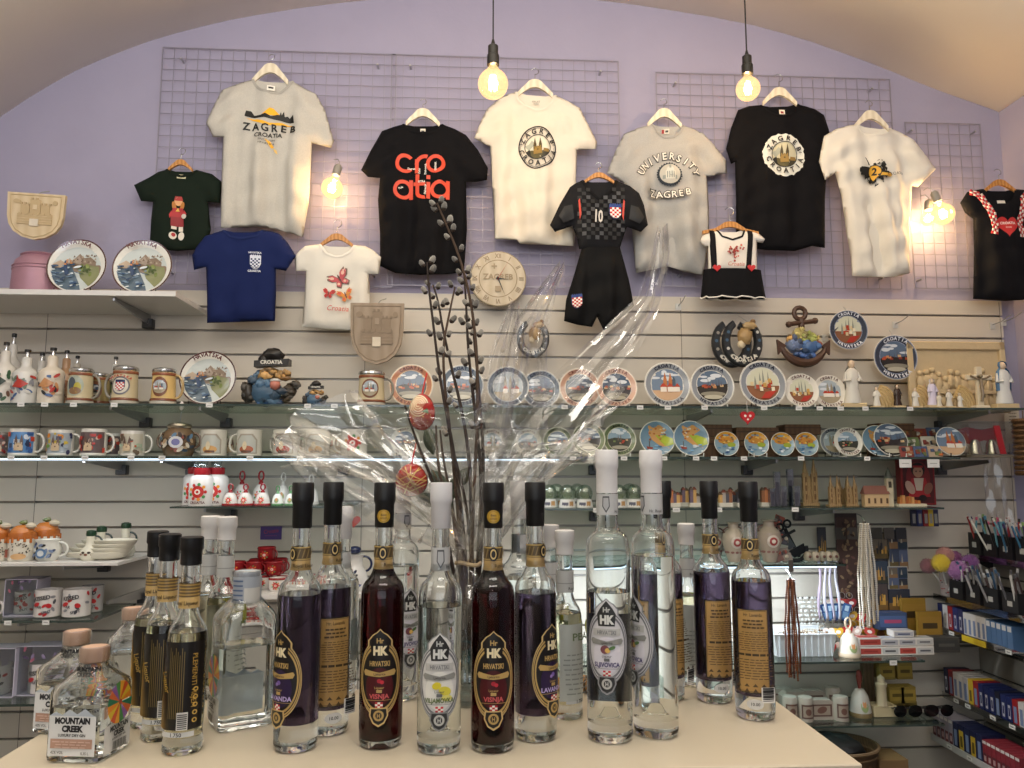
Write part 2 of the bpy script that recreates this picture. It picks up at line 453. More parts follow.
S4R = shelf('wall_shelf', 'glass shelf of snow globes and wooden cathedral models', 545, 944, 508, 'glass', .007, (600, 812))
S5 = shelf('wall_shelf', 'white board shelf with orange honey jars and spoon rests', -90, 118, 563, 'white', .012, (93,))
S5M = shelf('wall_shelf', 'white board shelf with a heap of red heart cups', 228, 412, 594, 'white', .018, (136,))
S5R = shelf('wall_shelf', 'brightly lit glass shelf of vases and shell magnets', 560, 846, 565, 'glass', .008, (), led=(565, 838))
S6 = shelf('wall_shelf', 'glass shelf at left with printed white mugs', -90, 93, 621, 'glass', .008, (55,))
S6R = shelf('wall_shelf', 'glass shelf with a white tray, card boxes and yellow boxes', 560, 925, 663, 'glass', .007, ())
S7 = shelf('wall_shelf', 'lowest glass shelf at left with boxed mugs', -90, 36, 705, 'glass', .008, ())
S7R = shelf('wall_shelf', 'lower glass shelf with brown stones, bell and sunglasses', 740, 945, 726, 'glass', .007, ())
SZ = {k: s.location.z for k, s in dict(S1=S1, S2=S2, S3=S3, S4=S4, S4R=S4R, S5=S5, S5M=S5M, S5R=S5R, S6=S6, S6R=S6R, S7=S7, S7R=S7R).items()}
def on(sh, px, Y):
    """point on a shelf's top at depth Y seen at column px"""
    z = SZ[sh]; py = 473
    p = P(px, 460, Y); return Vector((p.x, Y, z+.0006))
# ------------------------------------------------------------ the counter
TZ = 1.0
cfr, cbr = PZ(863, 764, TZ), PZ(752, 683, TZ); cfl = PZ(0, 758, TZ); 
CX1 = (cfr.x+cbr.x)/2; CX0 = cfl.x-.0; CY0, CY1 = cfr.y, cbr.y
t = T('shop_counter', 'cream topped counter carrying the liqueur bottles', 'counter', ((CX0+CX1)/2, (CY0+CY1)/2, 0))
w, d = (CX1-CX0)/2, (CY1-CY0)/2
b = MB(); b.box(-w, w, -d, d, TZ-.028, TZ, mat('c9bda8', .35, var=.05, scale=3), b=.0015); b.build('worktop', t, smooth=False)
b = MB(); b.box(-w+.015, w-.015, -d+.015, d-.015, .08, TZ-.0285, mat('a5a19c', .5), b=.002); b.build('cabinet_body', t, smooth=False)
b = MB(); b.box(-w+.04, w-.04, -d+.05, d-.05, 0, .0795, mat('4a4845', .5)); b.build('plinth', t, smooth=False)
# ------------------------------------------------------------ pendant and wall bulbs
def bulbmat():
    m = sheetmat('bulb_glass', 'ffeecb', .05, .45, .02).copy(); nt = m.node_tree; o = [n for n in nt.nodes if n.type == 'OUTPUT_MATERIAL'][0]; src = o.inputs['Surface'].links[0].from_socket
    e = nt.nodes.new('ShaderNodeEmission'); e.inputs['Color'].default_value = (1, .72, .36, 1); e.inputs['Strength'].default_value = .55
    ad = nt.nodes.new('ShaderNodeAddShader'); nt.links.new(src, ad.inputs[0]); nt.links.new(e.outputs[0], ad.inputs[1]); nt.links.new(ad.outputs[0], o.inputs['Surface']); return m
BULBM = bulbmat()
def bulb_lathe(R):
    pr = [(.0, -R)]
    for i in range(1, 15):
        a = -PI/2+PI*i/17; pr.append((R*math.cos(a), R*math.sin(a)))
    pr += [(R*.32, R*1.12), (R*.24, R*1.3)]; return pr
WARM = emit('ffc47a', 60)
def bulb(px, py, Y, R, label, pendant=True, tilt=0, power=9, rx=0):
    p = P(px, py, Y); t = T('pendant_lamp' if pendant else 'wall_lamp', label, 'lamp', p, rx=rx, ry=tilt)
    b = MB(); b.lathe(bulb_lathe(R), BULBM, 28, cap=False); b.build('glass_bulb', t)
    f = MB()
    for i in range(6):
        a = 2*PI*i/6; x, y = R*.2*math.cos(a), R*.2*math.sin(a)
        f.tube([(x*1.2, y*1.2, -R*.42), (x, y, R*.45)], .0022, WARM, 5)
    f.tube([(0, 0, -R*.42), (0, 0, R*.9)], .0014, sheetmat('bulb_glass', 'ffeecb', .05, .45, .02), 5)
    f.build('filament', t)
    s = MB(); z = R*1.22
    if pendant:
        s.lathe([(R*.26, z), (.0215, z+.004), (.0215, z+.04), (.018, z+.043), (.018, z+.075), (.008, z+.082), (.004, z+.1)], mat('16130f', .4), 20); s.build('lamp_socket', t)
        c = MB(); c.tube([(0, 0, z+.09), (0, 0, 3.42-p.z)], .0028, mat('16130f', .6), 6); c.build('cord', t)
    else:
        s.lathe([(R*.26, z), (.017, z+.003), (.017, z+.04), (.01, z+.05)], mat('8f8a80', .4), 16); s.build('lamp_socket', t)
        c = MB(); c.tube([(0, 0, z+.045), (.0, .0, z+.06), (-.012, .008, z+.075), (-.03, .012, z+.07)], .002, metal('8a8a8a'), 6); c.build('wire_hook', t)
    l = bpy.data.lights.new('bulb_light', 'POINT'); l.energy = power; l.color = (1, .78, .52); l.shadow_soft_size = .018
    lo = bpy.data.objects.new('bulb_light', l); COL.objects.link(lo); lo.location = p-Vector((0, .0, .0)); return t
bulb(493, 84, 2.55, .053, 'round filament bulb hanging before the purple wall beside large white shirt', power=7)
bulb(748, 89, 2.75, .046, 'round filament bulb hanging on black cord above the black round-print shirt', power=7)
bulb(332, 188, 3.1, .044, 'small lit globe bulb on the grid between grey shirt and butterfly shirt', False, .25, 3.2)
bulb(943, 214, 3.08, .046, 'brighter lit globe bulb on the grid by the black dress, socket up', False, -.35, 6)
bulb(928, 219, 3.14, .03, 'small glaring bulb half behind its neighbour near the white 2 shirt', False, .1, 3)
def area(name, loc, rot, sx, sy, e, col):
    l = bpy.data.lights.new(name, 'AREA'); l.shape = 'RECTANGLE'; l.size = sx; l.size_y = sy; l.energy = e; l.color = col
    o = bpy.data.objects.new(name, l); COL.objects.link(o); o.location = loc; o.rotation_euler = rot; return o
area('window_daylight', (-.1, YB+.03, 1.6), (PI/2, 0, 0), 3.4, 1.8, 25, (.9, .95, 1))
area('added_vault_fill', (-.3, -.9, 2.1), (PI-math.radians(30), 0, 0), 2.4, .4, 34, (1, .97, .92))  # added fill behind the viewer to brighten the vault, no lamp fitting here
area('added_vault_fill', (0, 1.0, 2.35), (PI-math.radians(12), 0, 0), 3.2, .25, 62, (1, .96, .9))  # second added fill, out of view, lifts the vault nearer the wall
area('added_wall_wash', (0, 1.35, 3.3), (math.radians(38), 0, 0), 2.6, .12, 5, (1, .9, .76))  # added wash to brighten the upper wall, no track fitted
area('added_front_fill', (.1, -.3, 3.15), (math.radians(24), 0, 0), 1.6, .5, 25, (1, .95, .88))  # added unseen fill from above, lights the bottles from the front
area('added_cool_fill', (-2.2, 1.2, 2.6), (math.radians(50), 0, math.radians(35)), .8, .3, 10, (.72, .8, 1))  # added bluish fill tinting the left slats, not mounted on any shelf
w = bpy.data.worlds.new('world'); SC.world = w; w.use_nodes = True
w.node_tree.nodes['Background'].inputs['Color'].default_value = (.8, .88, 1, 1); w.node_tree.nodes['Background'].inputs['Strength'].default_value = .5
# LED glow lights really emitted by the strips
def ledl(px0, px1, sh, e):
    z = SZ[sh]-.02; a, c = P(px0, 460, SHF).x, P(px1, 460, SHF).x
    area('led_glow', ((a+c)/2, SHF+.018, z), (math.radians(20), 0, 0), c-a, .008, e, (.82, .92, 1))
ledl(-80, 560, 'S3', 1.6); ledl(565, 838, 'S5R', 9)
SC.view_settings.view_transform = 'Standard'; SC.view_settings.look = 'None'; SC.view_settings.gamma = 1; SC.view_settings.exposure = -.1
SC.view_settings.use_curve_mapping = False
cy = SC.cycles
cy.max_bounces = 14; cy.transmission_bounces = 14; cy.transparent_max_bounces = 24; cy.glossy_bounces = 5; cy.diffuse_bounces = 4
cy.use_denoising = True; cy.sample_clamp_indirect = 5; cy.blur_glossy = .5
# ------------------------------------------------------------ clothes on hangers
def hanger(px, py, Y, hw, drop, kind, label, hook=12, tilt=0, ext=0):
    """px,py: top of the wooden yoke; hw, drop in pixels"""
    p = P(px, py, Y); k = mpp(px, Y); w, h = hw*k, drop*k
    m = wood('e8ddc6', 'd8cbb0', 12, .4) if kind == 'pale' else wood('c98f4e', 'a9702f', 22, .45)
    t = T('clothes_hanger', label, 'hanger', p, ry=tilt)
    top = [(-1, -1), (-.8, -.72), (-.55, -.4), (-.33, -.1), (-.18, 0), (0, .03), (.18, 0), (.33, -.1), (.55, -.4), (.8, -.72), (1, -1)]
    lo = [(1, -1.35), (.75, -1.05), (.5, -.8), (.25, -.62), (0, -.55), (-.25, -.62), (-.5, -.8), (-.75, -1.05), (-1, -1.35)]
    pts = [(x*w, z*h) for x, z in top+lo]
    if ext: pts = [(x*(1+ext) if abs(x) > w*.9 else x, z) for x, z in pts]
    b = MB(); b.prism(pts, -.006, .006, m); b.build('wooden_yoke', t)
    H = hook*k; R = H*.28; c = MB(); path = [(0, 0, -h*.1), (0, 0, H-R*2)]
    for i in range(9):
        a = -PI/2+PI*1.35*i/8; path.append((R*math.cos(a), .0+.01*i/8, H-R+R*math.sin(a)))
    c.tube(path, .0016, metal('b0b0b0', .25), 6); c.build('hook', t); return t
def dist(px, pz, E):
    best = 9
    for (ax, az), (bx, bz) in E:
        dx, dz = bx-ax, bz-az; L = dx*dx+dz*dz
        t = max(0, min(1, ((px-ax)*dx+(pz-az)*dz)/L)) if L else 0
        q = math.hypot(px-ax-dx*t, pz-az-dz*t)
        if q < best: best = q
    return best
class Garment:
    def __init__(s, name, label, cat, out, scoop, Y, m, th=.03, fold=.006, seed=1, back=None, group=None, freq=30, collar=None, collar_w=.011):
        """out: outline pixels starting at one neck end and ending at the other; scoop: the pixels of the front neckline between"""
        s.Y = Y; full = [P(x, y, Y) for x, y in out]; sc = [P(x, y, Y) for x, y in scoop]
        cx = sum(p.x for p in full)/len(full); cz = max(p.z for p in full)
        s.o = Vector((cx, Y, cz)); s.t = T(name, label, cat, s.o, group=group)
        L = lambda p: (p.x-cx, p.z-cz)
        F_ = [L(p) for p in full]+[L(p) for p in sc]
        n0, n1 = L(full[0]), L(full[-1])
        if back is None:
            B_ = [L(p) for p in full]+[(n1[0]*.75+n0[0]*.25, n1[1]*.75+n0[1]*.25-.008), (n1[0]*.25+n0[0]*.75, n1[1]*.25+n0[1]*.75-.008)]
        else: B_ = [L(p) for p in full]+[L(P(x, y, Y)) for x, y in back]
        E = [(F_[i], F_[i+1]) for i in range(len(out)-1)]
        rn = random.Random(seed); ph = [rn.uniform(0, 6) for _ in range(8)]; H = max(.1, -min(z for x, z in F_))
        def yf(x, z):
            d = dist(x, z, E); q = 1-math.exp(-d/.011); q2 = 1-math.exp(-d/.03); g = min(1, max(0, -z/H*1.5-.2))
            f = math.sin(x*freq+ph[0]+1.1*math.sin(z*3+ph[1])); f = (abs(f)**.6)*(1 if f > 0 else -1)*.7+math.sin(x*freq*2.1+ph[2]+1.6*math.sin(z*4+ph[3]))*.4
            f2 = math.sin(x*17+z*34+ph[4])*math.sin(x*31-z*19+ph[5])
            f3 = math.sin((abs(x)*.8+z)*60+ph[6])*math.exp(-((abs(x)-.16)/.06)**2)
            return -(th*q*.45+th*.25*q2+fold*2.0*q2*(f*(.25+g)+f2*.45+f3*.3))
        s.yf = yf; b = MB(); D = {}
        def sheet(poly, fn, flip):
            ps = cut(cut(tess(poly), .014, 0), .014, 1); vs = []; fs = []
            D = {}
            for p in ps:
                idx = []
                for q in p:
                    k = (round(q[0], 5), round(q[1], 5))
                    if k not in D: D[k] = len(vs); vs.append((q[0], fn(q[0], q[1]), q[1]))
                    if D[k] not in idx: idx.append(D[k])
                if len(idx) > 2: fs.append(tuple(idx if flip else idx[::-1]))
            b.add(vs, fs, m)
        sheet(F_, yf, False)
        sheet(B_, lambda x, z: .3*(th*.5)*(1-math.exp(-dist(x, z, E)/.02)), True)
        s.fab = b.build('fabric', s.t, smooth=180, weld=True)
        if collar:
            c = MB(); pts = [L(full[-1])]+[L(p) for p in sc]+[L(full[0])]
            # ribbed band along the neckline
            q = []
            for i in range(len(pts)-1):
                for j in range(4): q.append((pts[i][0]+(pts[i+1][0]-pts[i][0])*j/4, pts[i][1]+(pts[i+1][1]-pts[i][1])*j/4))
            q.append(pts[-1]); vs = []; N = len(q)
            for i, (x, z) in enumerate(q):
                a = q[max(i-1, 0)]; e = q[min(i+1, N-1)]; dx, dz = e[0]-a[0], e[1]-a[1]; l = math.hypot(dx, dz) or 1
                nx, nz = dz/l, -dx/l
                if nz > 0: nx, nz = -nx, -nz
                y0 = yf(x, z)-.0015; y1 = yf(x+nx*collar_w, z+nz*collar_w)-.0022
                vs += [(x, y0, z), (x+nx*collar_w*.5, min(y0, y1)-.0015, z+nz*collar_w*.5), (x+nx*collar_w, y1, z+nz*collar_w)]
            fs = [(i*3+j, i*3+j+1, i*3+j+4, i*3+j+3) for i in range(N-1) for j in range(2)]
            c.add(vs, fs, collar); c.build('collar', s.t, smooth=180)
    def loc(s, px, py):
        p = P(px, py, s.Y); return (p.x-s.o.x, p.z-s.o.z)
    def print_(s, art, px, py, k, name='print', lab=None, rough=.6, rot=0, st=.012):
        """artwork in pixel units (y up), centred at px,py"""
        x0, z0 = s.loc(px, py); u = mpp(px, s.Y); co, si = math.cos(rot), math.sin(rot)
        def f(x, z, l):
            return (x0+x, 0, z0+z)
        a2 = Art()
        for ps, c in art.L: a2.L.append(([[(x0+(a*co-b_*si)*u*k, z0+(a*si+b_*co)*u*k) for a, b_ in p] for p in ps], c))
        b = MB(); b.art(a2, lambda x, z, l: (x, s.yf(x, z)-.0016-.0003*l, z), st, st, rough); o = b.build(name, s.t, smooth=180)
        if lab: o['label'] = lab
        return o
def heather(h): return mat(h, .9, var=.16, scale=260, bump=.3, bscale=500)
def cotton(h, v=.05): return mat(h, .85, var=v, scale=20, bump=.2, bscale=600, spec=.2)
YS = 3.12
BLK, WHT, RED = '17161a', 'ded8cc', 'd8402f'
def shield(w, h, n=5, top=.26, bg='e8e4e0', line='1b2a55', cr='c22a2e', cw='f0ece6', crown='1f3f86'):
    """chequered shield with a five-pointed crown"""
    a = Art(); W, H = w/2, h
    def sh(k): return [(-W*k, H*.5), (W*k, H*.5), (W*k, -H*.1), (W*.75*k, -H*.32*k), (W*.35*k, -H*.46*k), (0, -H*.5*k), (-W*.35*k, -H*.46*k), (-W*.75*k, -H*.32*k), (-W*k, -H*.1)]
    a.poly([(x, y if y < H*.4 else H*.5) for x, y in sh(1)], line)
    if crown:
        for i in range(5):
            x = (-1+.4*i)*W*.9+W*.18; a.poly([(x-W*.2, H*.3), (x+W*.2, H*.3), (x+W*.2, H*.42), (x, H*.56), (x-W*.2, H*.42)], crown)
    b = Art(); s_ = 2*W*.86/n; y0 = H*.28
    for j in range(6):
        for i in range(n):
            b.rect(-W*.86+i*s_, y0-(j+1)*s_*1.0, -W*.86+(i+1)*s_, y0-j*s_*1.0, cr if (i+j) % 2 == 0 else cw)
    # keep inside the rounded base
    c = Art()
    for ps, col in b.L: c.L.append((ps, col))
    c.clipped(W*.95, 0, H*.02, 24, H*.47); return a.merge(c)
def cathedral(a, x, y, w, h, c='3f3322', c2='7d6a48'):
    """twin-spired cathedral"""
    for dx in (-.23, .23):
        a.rect(x+(dx-.13)*w, y, x+(dx+.13)*w, y+h*.55, c); a.poly([(x+(dx-.14)*w, y+h*.55), (x+(dx+.14)*w, y+h*.55), (x+dx*w, y+h)], c)
        a.rect(x+(dx-.05)*w, y+h*.12, x+(dx+.05)*w, y+h*.5, c2)
    a.poly([(x-.36*w, y), (x+.36*w, y), (x+.36*w, y+h*.3), (x, y+h*.5), (x-.36*w, y+h*.3)], c2)
    a.circ(x, y+h*.26, w*.07, c, 10); return a
# 1 grey heather shirt
g = Garment('t_shirt', 'light grey t-shirt with black skyline and yellow sun print', 't-shirt',
    [(254, 79), (237, 84), (222, 90), (214, 105), (206, 123), (213, 137), (223, 137), (222, 165), (221, 200), (221, 228), (245, 227), (265, 227), (285, 232), (303, 237), (309, 200), (312, 143), (331, 148), (334, 141), (325, 110), (316, 94), (304, 88), (292, 81)],
    [(289, 88), (281, 94), (273, 95), (263, 92), (258, 87)], YS, heather('bdb8ae'), seed=3, fold=.010, freq=42, collar=heather('a9a49b'))
a = Art(); a.poly([(-8, 12), (0, 21), (4, 20), (12, 12)], 'f0b020'); a.poly([(-26, 11), (-25, 17), (-20, 17), (-16, 12), (-9, 12), (-4, 14), (2, 11), (8, 13), (11, 13), (12, 17), (13, 13), (15, 18), (16, 12), (19, 13), (21, 11), (25, 14), (26, 6), (10, 7), (-5, 9), (-15, 9), (-25, 10)], '14130f')
a.poly([(-24, 8), (-12, 7), (0, 4), (14, 5), (25, 3), (12, 2), (-4, 1.5), (-12, 4)], 'f0b020')
for i, ch in enumerate('ZAGREB'): a.text(ch, -23+i*9.6, -5, 8, '14130f', .03)
a.text('CROATIA', 0, -12, 5, '14130f', .02); a.text('SINCE 1094', -1, -16.5, 2.6, '14130f'); a.text('HRVATSKA', -1, -20.5, 2.4, '14130f'); a.poly([(-3, -14), (3, -17), (7, -23), (4, -24), (0, -18)], 'f0b020'); a.poly([(6, -24), (10, -26), (11, -30), (8, -28)], 'e9c26c')
g.print_(a, 270, 129, 1, rot=-.03)
a = Art(); a.rect(-4, -3, 4, 3, 'eee9de'); a.rect(-2.5, -1, 2.5, 1.2, '3a3a3a'); o = g.print_(a, 272, 90, 1, 'neck_label', 'white woven neck label')
o.location.y = .012
hanger(271, 64, YS, 19, 18, 'pale', 'pale wooden hanger inside the grey skyline shirt')
# 2 dark green child shirt
g = Garment('t_shirt', 'dark green child t-shirt with a small red figure print', 't-shirt',
    [(168, 169), (158, 172), (148, 178), (134, 185), (141, 201), (153, 202), (151, 220), (150, 240), (150, 249), (178, 251), (205, 249), (211, 230), (208, 202), (220, 203), (222, 182), (212, 174), (197, 170)], [(192, 175), (183, 177), (174, 175)], YS+.02, cotton('141f16'), seed=5, fold=.005, collar=cotton('121b13'))
a = Art()
a.ell(0, 15, 4, 4.5, 'd9a06a'); a.poly([(-4.2, 16), (4.6, 16), (3.4, 20.5), (-3, 20.5)], 'a52a24'); a.ell(-4, 10, 2, 5, 'b5742c', .2); a.ell(4, 10, 2, 5, 'b5742c', -.2); a.poly([(-5, 8), (5, 8), (6, -2), (-6, -2)], 'a8262a'); a.poly([(-6, 5), (-8, 0), (-7, -4), (-5, 1)], 'b4282c'); a.poly([(6, 6), (9, 2), (8, -2), (5, 1)], 'b4282c'); a.rect(-6, -12, 6, -2, '8d1f24'); a.rect(-5.4, -15, -1, -12, 'e4dccb'); a.rect(1, -17, 5.4, -12, 'e4dccb'); a.ell(-4, -22, 3.4, 4, 'ddd6c8'); a.ell(4, -22, 3.2, 4.6, 'ddd6c8'); a.ell(-3.4, -21, 1.8, 2.2, 'b0282c'); a.circ(6.5, -1, 2.6, 'c9c4ba'); a.poly([(-2, 4), (0, 8), (2, 4)], 'e3b54a')
g.print_(a, 179.5, 217, 1)
a = Art(); a.rect(-4.5, -2, 4.5, 2.4, 'd8cfa8'); a.rect(-3, -.8, 3, 1, '6a5a3a'); o = g.print_(a, 183, 178.5, 1, 'neck_label', 'cream neck label'); o.location.y = .001
hanger(181, 160, YS+.02, 13, 10, 'brown', 'brown wooden hanger inside the dark green child shirt', hook=14)
# 3 navy child shirt
g = Garment('t_shirt', 'navy blue child t-shirt with white chequered chest emblem', 't-shirt',
    [(224, 230), (214, 233), (205, 236), (197, 246), (192, 255), (194, 270), (206, 267), (207, 295), (207, 323), (240, 322), (275, 321), (276, 295), (276, 269), (286, 271), (296, 256), (288, 243), (280, 234), (271, 231), (262, 230)], [(258, 236), (250, 238), (242, 239), (232, 237)], YS-.05, cotton('172352'), seed=8, fold=.004, collar=cotton('1a2653'))
a = shield(11, 15, 5, cr='1d2a5c', cw='dfe3ee', line='dfe3ee', crown='dfe3ee'); a.text('HRVATSKA', 0, 8.6, 1.9, 'dfe3ee', .03); a.text('CROATIA', 0, -11, 2.2, 'dfe3ee', .03)
g.print_(a, 257, 264, 1, 'chest_emblem')
# 4 white butterfly child shirt
g = Garment('t_shirt', 'white child t-shirt with red butterflies and script', 't-shirt',
    [(321, 244), (313, 245), (305, 246), (299, 251), (294, 257), (296, 271), (306, 271), (305, 290), (302, 327), (335, 330), (368, 331), (370, 300), (369, 274), (379, 274), (381, 257), (373, 250), (365, 246), (354, 245)], [(350, 252), (343, 256), (336, 257), (328, 254)], YS-.03, cotton('e2ddd2', .02), seed=11, fold=.006, collar=cotton('e6e1d8'))
a = Art()
def butterfly(a, x, y, k, c1, c2, rot):
    b = Art()
    for s_ in (-1, 1):
        b.poly([(0, 0), (s_*4, 7), (s_*9, 9), (s_*11, 5), (s_*8, 1), (s_*3, -1)], c1); b.poly([(0, -1), (s_*5, -1), (s_*7, -5), (s_*4, -8), (s_*1, -5)], c1)
        b.ell(s_*7, 5, 2.4, 1.7, c2, s_*.6); b.ell(s_*4, -4, 1.6, 1.5, c2); b.circ(s_*9.3, 7, .8, 'e8dcc4', 8)
    b.ell(0, 0, .8, 5, '5a3a34')
    co, si = math.cos(rot), math.sin(rot)
    for ps, c in b.L: a.L.append(([[(x+(p*co-q*si)*k, y+(p*si+q*co)*k) for p, q in f] for f in ps], c))
butterfly(a, 2, 11, 1.1, '7a6458', 'd8888a', .6); butterfly(a, 1.5, 10.8, .9, 'c4545a', 'e6b7a4', .6); butterfly(a, -9, -5, .62, 'c23a36', 'a82a2c', -.2); butterfly(a, 8, -6, .75, 'd98a3a', 'd2504a', .4)
a.text('Croatia', 0, -22.5, 5.5, 'cf4a42', 0, .95, 0, False, .25)
g.print_(a, 339, 291, 1)
hanger(337, 234, YS-.03, 17, 11, 'brown', 'light brown hanger inside the butterfly shirt', hook=16)
# 5 black Croatia shirt
g = Garment('t_shirt', 'black t-shirt with big orange-red rounded letters', 't-shirt',
    [(404, 124), (393, 127), (382, 131), (371, 150), (361, 170), (368, 177), (380, 178), (378, 200), (380, 235), (380, 266), (395, 273), (420, 275), (445, 274), (464, 273), (467, 230), (466, 182), (476, 182), (487, 180), (488, 168), (478, 150), (466, 135), (455, 129), (442, 124)], [(437, 131), (430, 134), (422, 134), (411, 131)], YS, cotton('08070b'), seed=14, fold=.008, collar=cotton('09080c'), freq=36)
a = Art()
R_ = 'd2472c'
def letter(a, ch, x, y, k):
    w = 1.1*k
    o = Art()
    if ch == 'c': o.ring(0, 0, 4.6, 4.6, 7.4, 7.4, R_, 24, a0=.75, a1=2*PI-.75)
    if ch == 'o': o.ring(0, 0, 4.6, 4.6, 7.4, 7.4, R_, 28)
    if ch == 'a': o.ring(0, 0, 4.6, 4.6, 7.4, 7.4, R_, 28); o.rect(4.6, -7.4, 7.4, 7.4, R_)
    if ch == 'r': o.rect(-5, -7.4, -2.2, 4, R_); o.ring(2.2, 0, 4.6, 4.6, 7.4, 7.4, R_, 14, a0=1.2, a1=PI)
    if ch == 't': o.rect(-3, -2, -.2, 12, R_); o.rect(-4.6, 3, 4.4, 5.6, R_); o.ring(3, -2, 3.2, 3.2, 6, 6, R_, 12, a0=PI, a1=PI*1.6)
    if ch == 'i': o.rect(-1.4, -7.4, 1.4, 6, R_); o.rect(-1.4, 8, 1.4, 11, R_)
    a.merge(o, x, y, k)
for ch, x, y in (('c', -20, 15.5), ('r', -1.5, 15.5), ('o', 14.5, 15.5), ('a', -22, -15), ('t', -3.5, -15), ('i', 6.5, -15), ('a', 19.5, -15)): letter(a, ch, x, y, 1.5)
for t_, x, y, r_ in (('Zagreb', -13, 10, 0), ('Dubrovnik', 4, 10, PI/2), ('Zadar', -3, 8, PI/2), ('SIBENIK', 15.5, 13, PI/2), ('Pula', -24, -13, .5), ('ISTRA', -1, -6, 0), ('Dalmacija', 4, -14, PI/2)): a.text(t_, x, y-1.2, 2.3, 'e8e4de', .02, 1, r_)
g.print_(a, 423, 179, .92)
a = Art(); a.rect(-3, -4, 3, 4, 'd8d2c4'); a.rect(-2, -1, 2, 2, '333333'); o = g.print_(a, 423, 133.5, .9, 'neck_label', 'white woven neck label'); o.location.y = .01
hanger(423, 109, YS, 18, 15, 'pale', 'pale wooden hanger inside the black orange-letter shirt')
def roundprint(dark, town='ZAGREB', low='CROATIA'):
    a = Art()
    if dark:
        n = 56; rn = random.Random(4); a.poly([((22.5+rn.uniform(-.9, .9))*math.cos(2*PI*i/n), (22.5+rn.uniform(-.9, .9))*math.sin(2*PI*i/n)) for i in range(n)], 'dcdcd2')
    else: a.ring(0, 0, 18.7, 21.7, 20.2, 23.2, BLK, 40); a.ring(0, 0, 17.6, 20.5, 18, 21, BLK, 40)
    s = Art(); s.circ(0, 0, 13.2, 'c9c2a4' if dark else 'ded8c4'); s.poly([(-14, -13), (14, -13), (14, -4), (8, -3), (2, -6), (-6, -3), (-14, -5)], '57502f'); s.poly([(-14, -7), (-8, -1), (-7, -9), (-3, -13)], '1e1d18'); s.poly([(14, -6), (7, -4), (3, -12), (10, -14)], '3a3626')
    s.poly([(-14, 2), (-9, 4), (-6, 8), (-2, 4), (-9, -3)], 'a9ac9c'); s.rect(6, -6, 12, -2, '8a6f3a')
    cathedral(s, 0, -8, 12, 19, '4d4024', '96793c'); s.clipped(13.2, n=28); a.merge(s, 0, 0, 1)
    a.ring(0, 0, 13, 13, 13.8, 13.8, BLK, 32)
    a.arc(town, 0, 0, 14.7, PI/2, 5.4, BLK, .03, .46, sx=.95); a.arc(low, 0, 0, 14.7, -PI/2, 5.4, BLK, .03, .42, True, sx=.95)
    a.text('*', -17, -1, 5, BLK, .03); a.text('*', 17, -1, 5, BLK, .03)
    return a
# 6 large white shirt
g = Garment('t_shirt', 'large white t-shirt with round black cathedral print', 't-shirt',
    [(517, 92), (508, 94), (500, 98), (487, 109), (480, 123), (474, 138), (490, 147), (492, 180), (494, 215), (495, 239), (517, 240), (520, 244), (550, 245), (574, 246), (577, 215), (576, 180), (577, 150), (596, 149), (597, 142), (588, 124), (580, 108), (568, 101), (555, 95)], [(550, 105), (544, 110), (535, 111), (525, 108), (519, 102)], YS, cotton('dfd6c6', .02), seed=21, fold=.009, freq=34, collar=cotton('dfd7c8'))
g.print_(roundprint(False), 537, 150, .98)
a = Art(); a.text('FRUIT', 0, 0, 2.4, '8a857a'); a.ell(0, -1.5, 3, .8, 'b5b0a5'); o = g.print_(a, 536, 103, 1, 'neck_label'); o.location.y = .02
hanger(535, 80, YS, 19, 15, 'pale', 'pale wooden hanger inside the large white shirt', hook=14)
# 8 grey university shirt
g = Garment('t_shirt', 'light grey t-shirt with white arched university lettering', 't-shirt',
    [(652, 124), (638, 128), (624, 134), (615, 152), (607, 173), (623, 182), (628, 190), (632, 230), (636, 273), (650, 270), (667, 266), (685, 272), (703, 275), (709, 245), (709, 210), (707, 177), (727, 173), (726, 160), (714, 145), (704, 134), (694, 129), (682, 125)], [(678, 134), (672, 138), (665, 138), (657, 133)], YS+.01, heather('aaa8a4'), seed=31, fold=.012, freq=30, collar=heather('9c9a96'))
a = Art(); a.arc('UNIVERSITY', 0, -12, 29, PI/2, 7.4, '3b3a38', .09, .245); a.arc('UNIVERSITY', 0, -12, 29, PI/2, 7.4, 'e8e4da', .02, .245)
a.circ(1, 0, 12.4, '26303c', 28)
for i in range(28): a.circ(1+12.3*math.cos(i*PI/14), 12.3*math.sin(i*PI/14), 1.1, '26303c', 6)
a.circ(1, 0, 10.8, 'b9b6ac'); s = Art(); s.rect(-7, -6, 8, -2, '8f9590'); s.rect(-4, -6, 6, 3, 'd5d2c6'); s.ell(1, 3, 4, 5, 'c5c8c2'); s.rect(0, 6, 2, 10, '8f9590')
for i in range(4): s.rect(-3+i*2.3, -5, -2+i*2.3, 2, '868c88')
s.clipped(10.4, 1, 0); a.merge(s)
for i, ch in enumerate('ZAGREB'):
    x = -17+i*7.1; y = -27+abs(i-2.5)*1.1; a.text(ch, x, y, 8, '3b3a38', .09, .9); a.text(ch, x, y, 8, 'e8e4da', .01, .9)
g.print_(a, 667, 177, .97)
a = Art(); a.rect(-4, -2.4, 4, 2.4, 'd8d2c4'); a.rect(-3.6, -2, -1, 2, '9a2a2a'); a.rect(0, -1, 3, 1, '444444'); o = g.print_(a, 665, 132, 1, 'neck_label', 'neck label with red end'); o.location.y = .016
hanger(664, 109, YS+.01, 18, 16, 'pale', 'pale wooden hanger inside the grey university shirt')
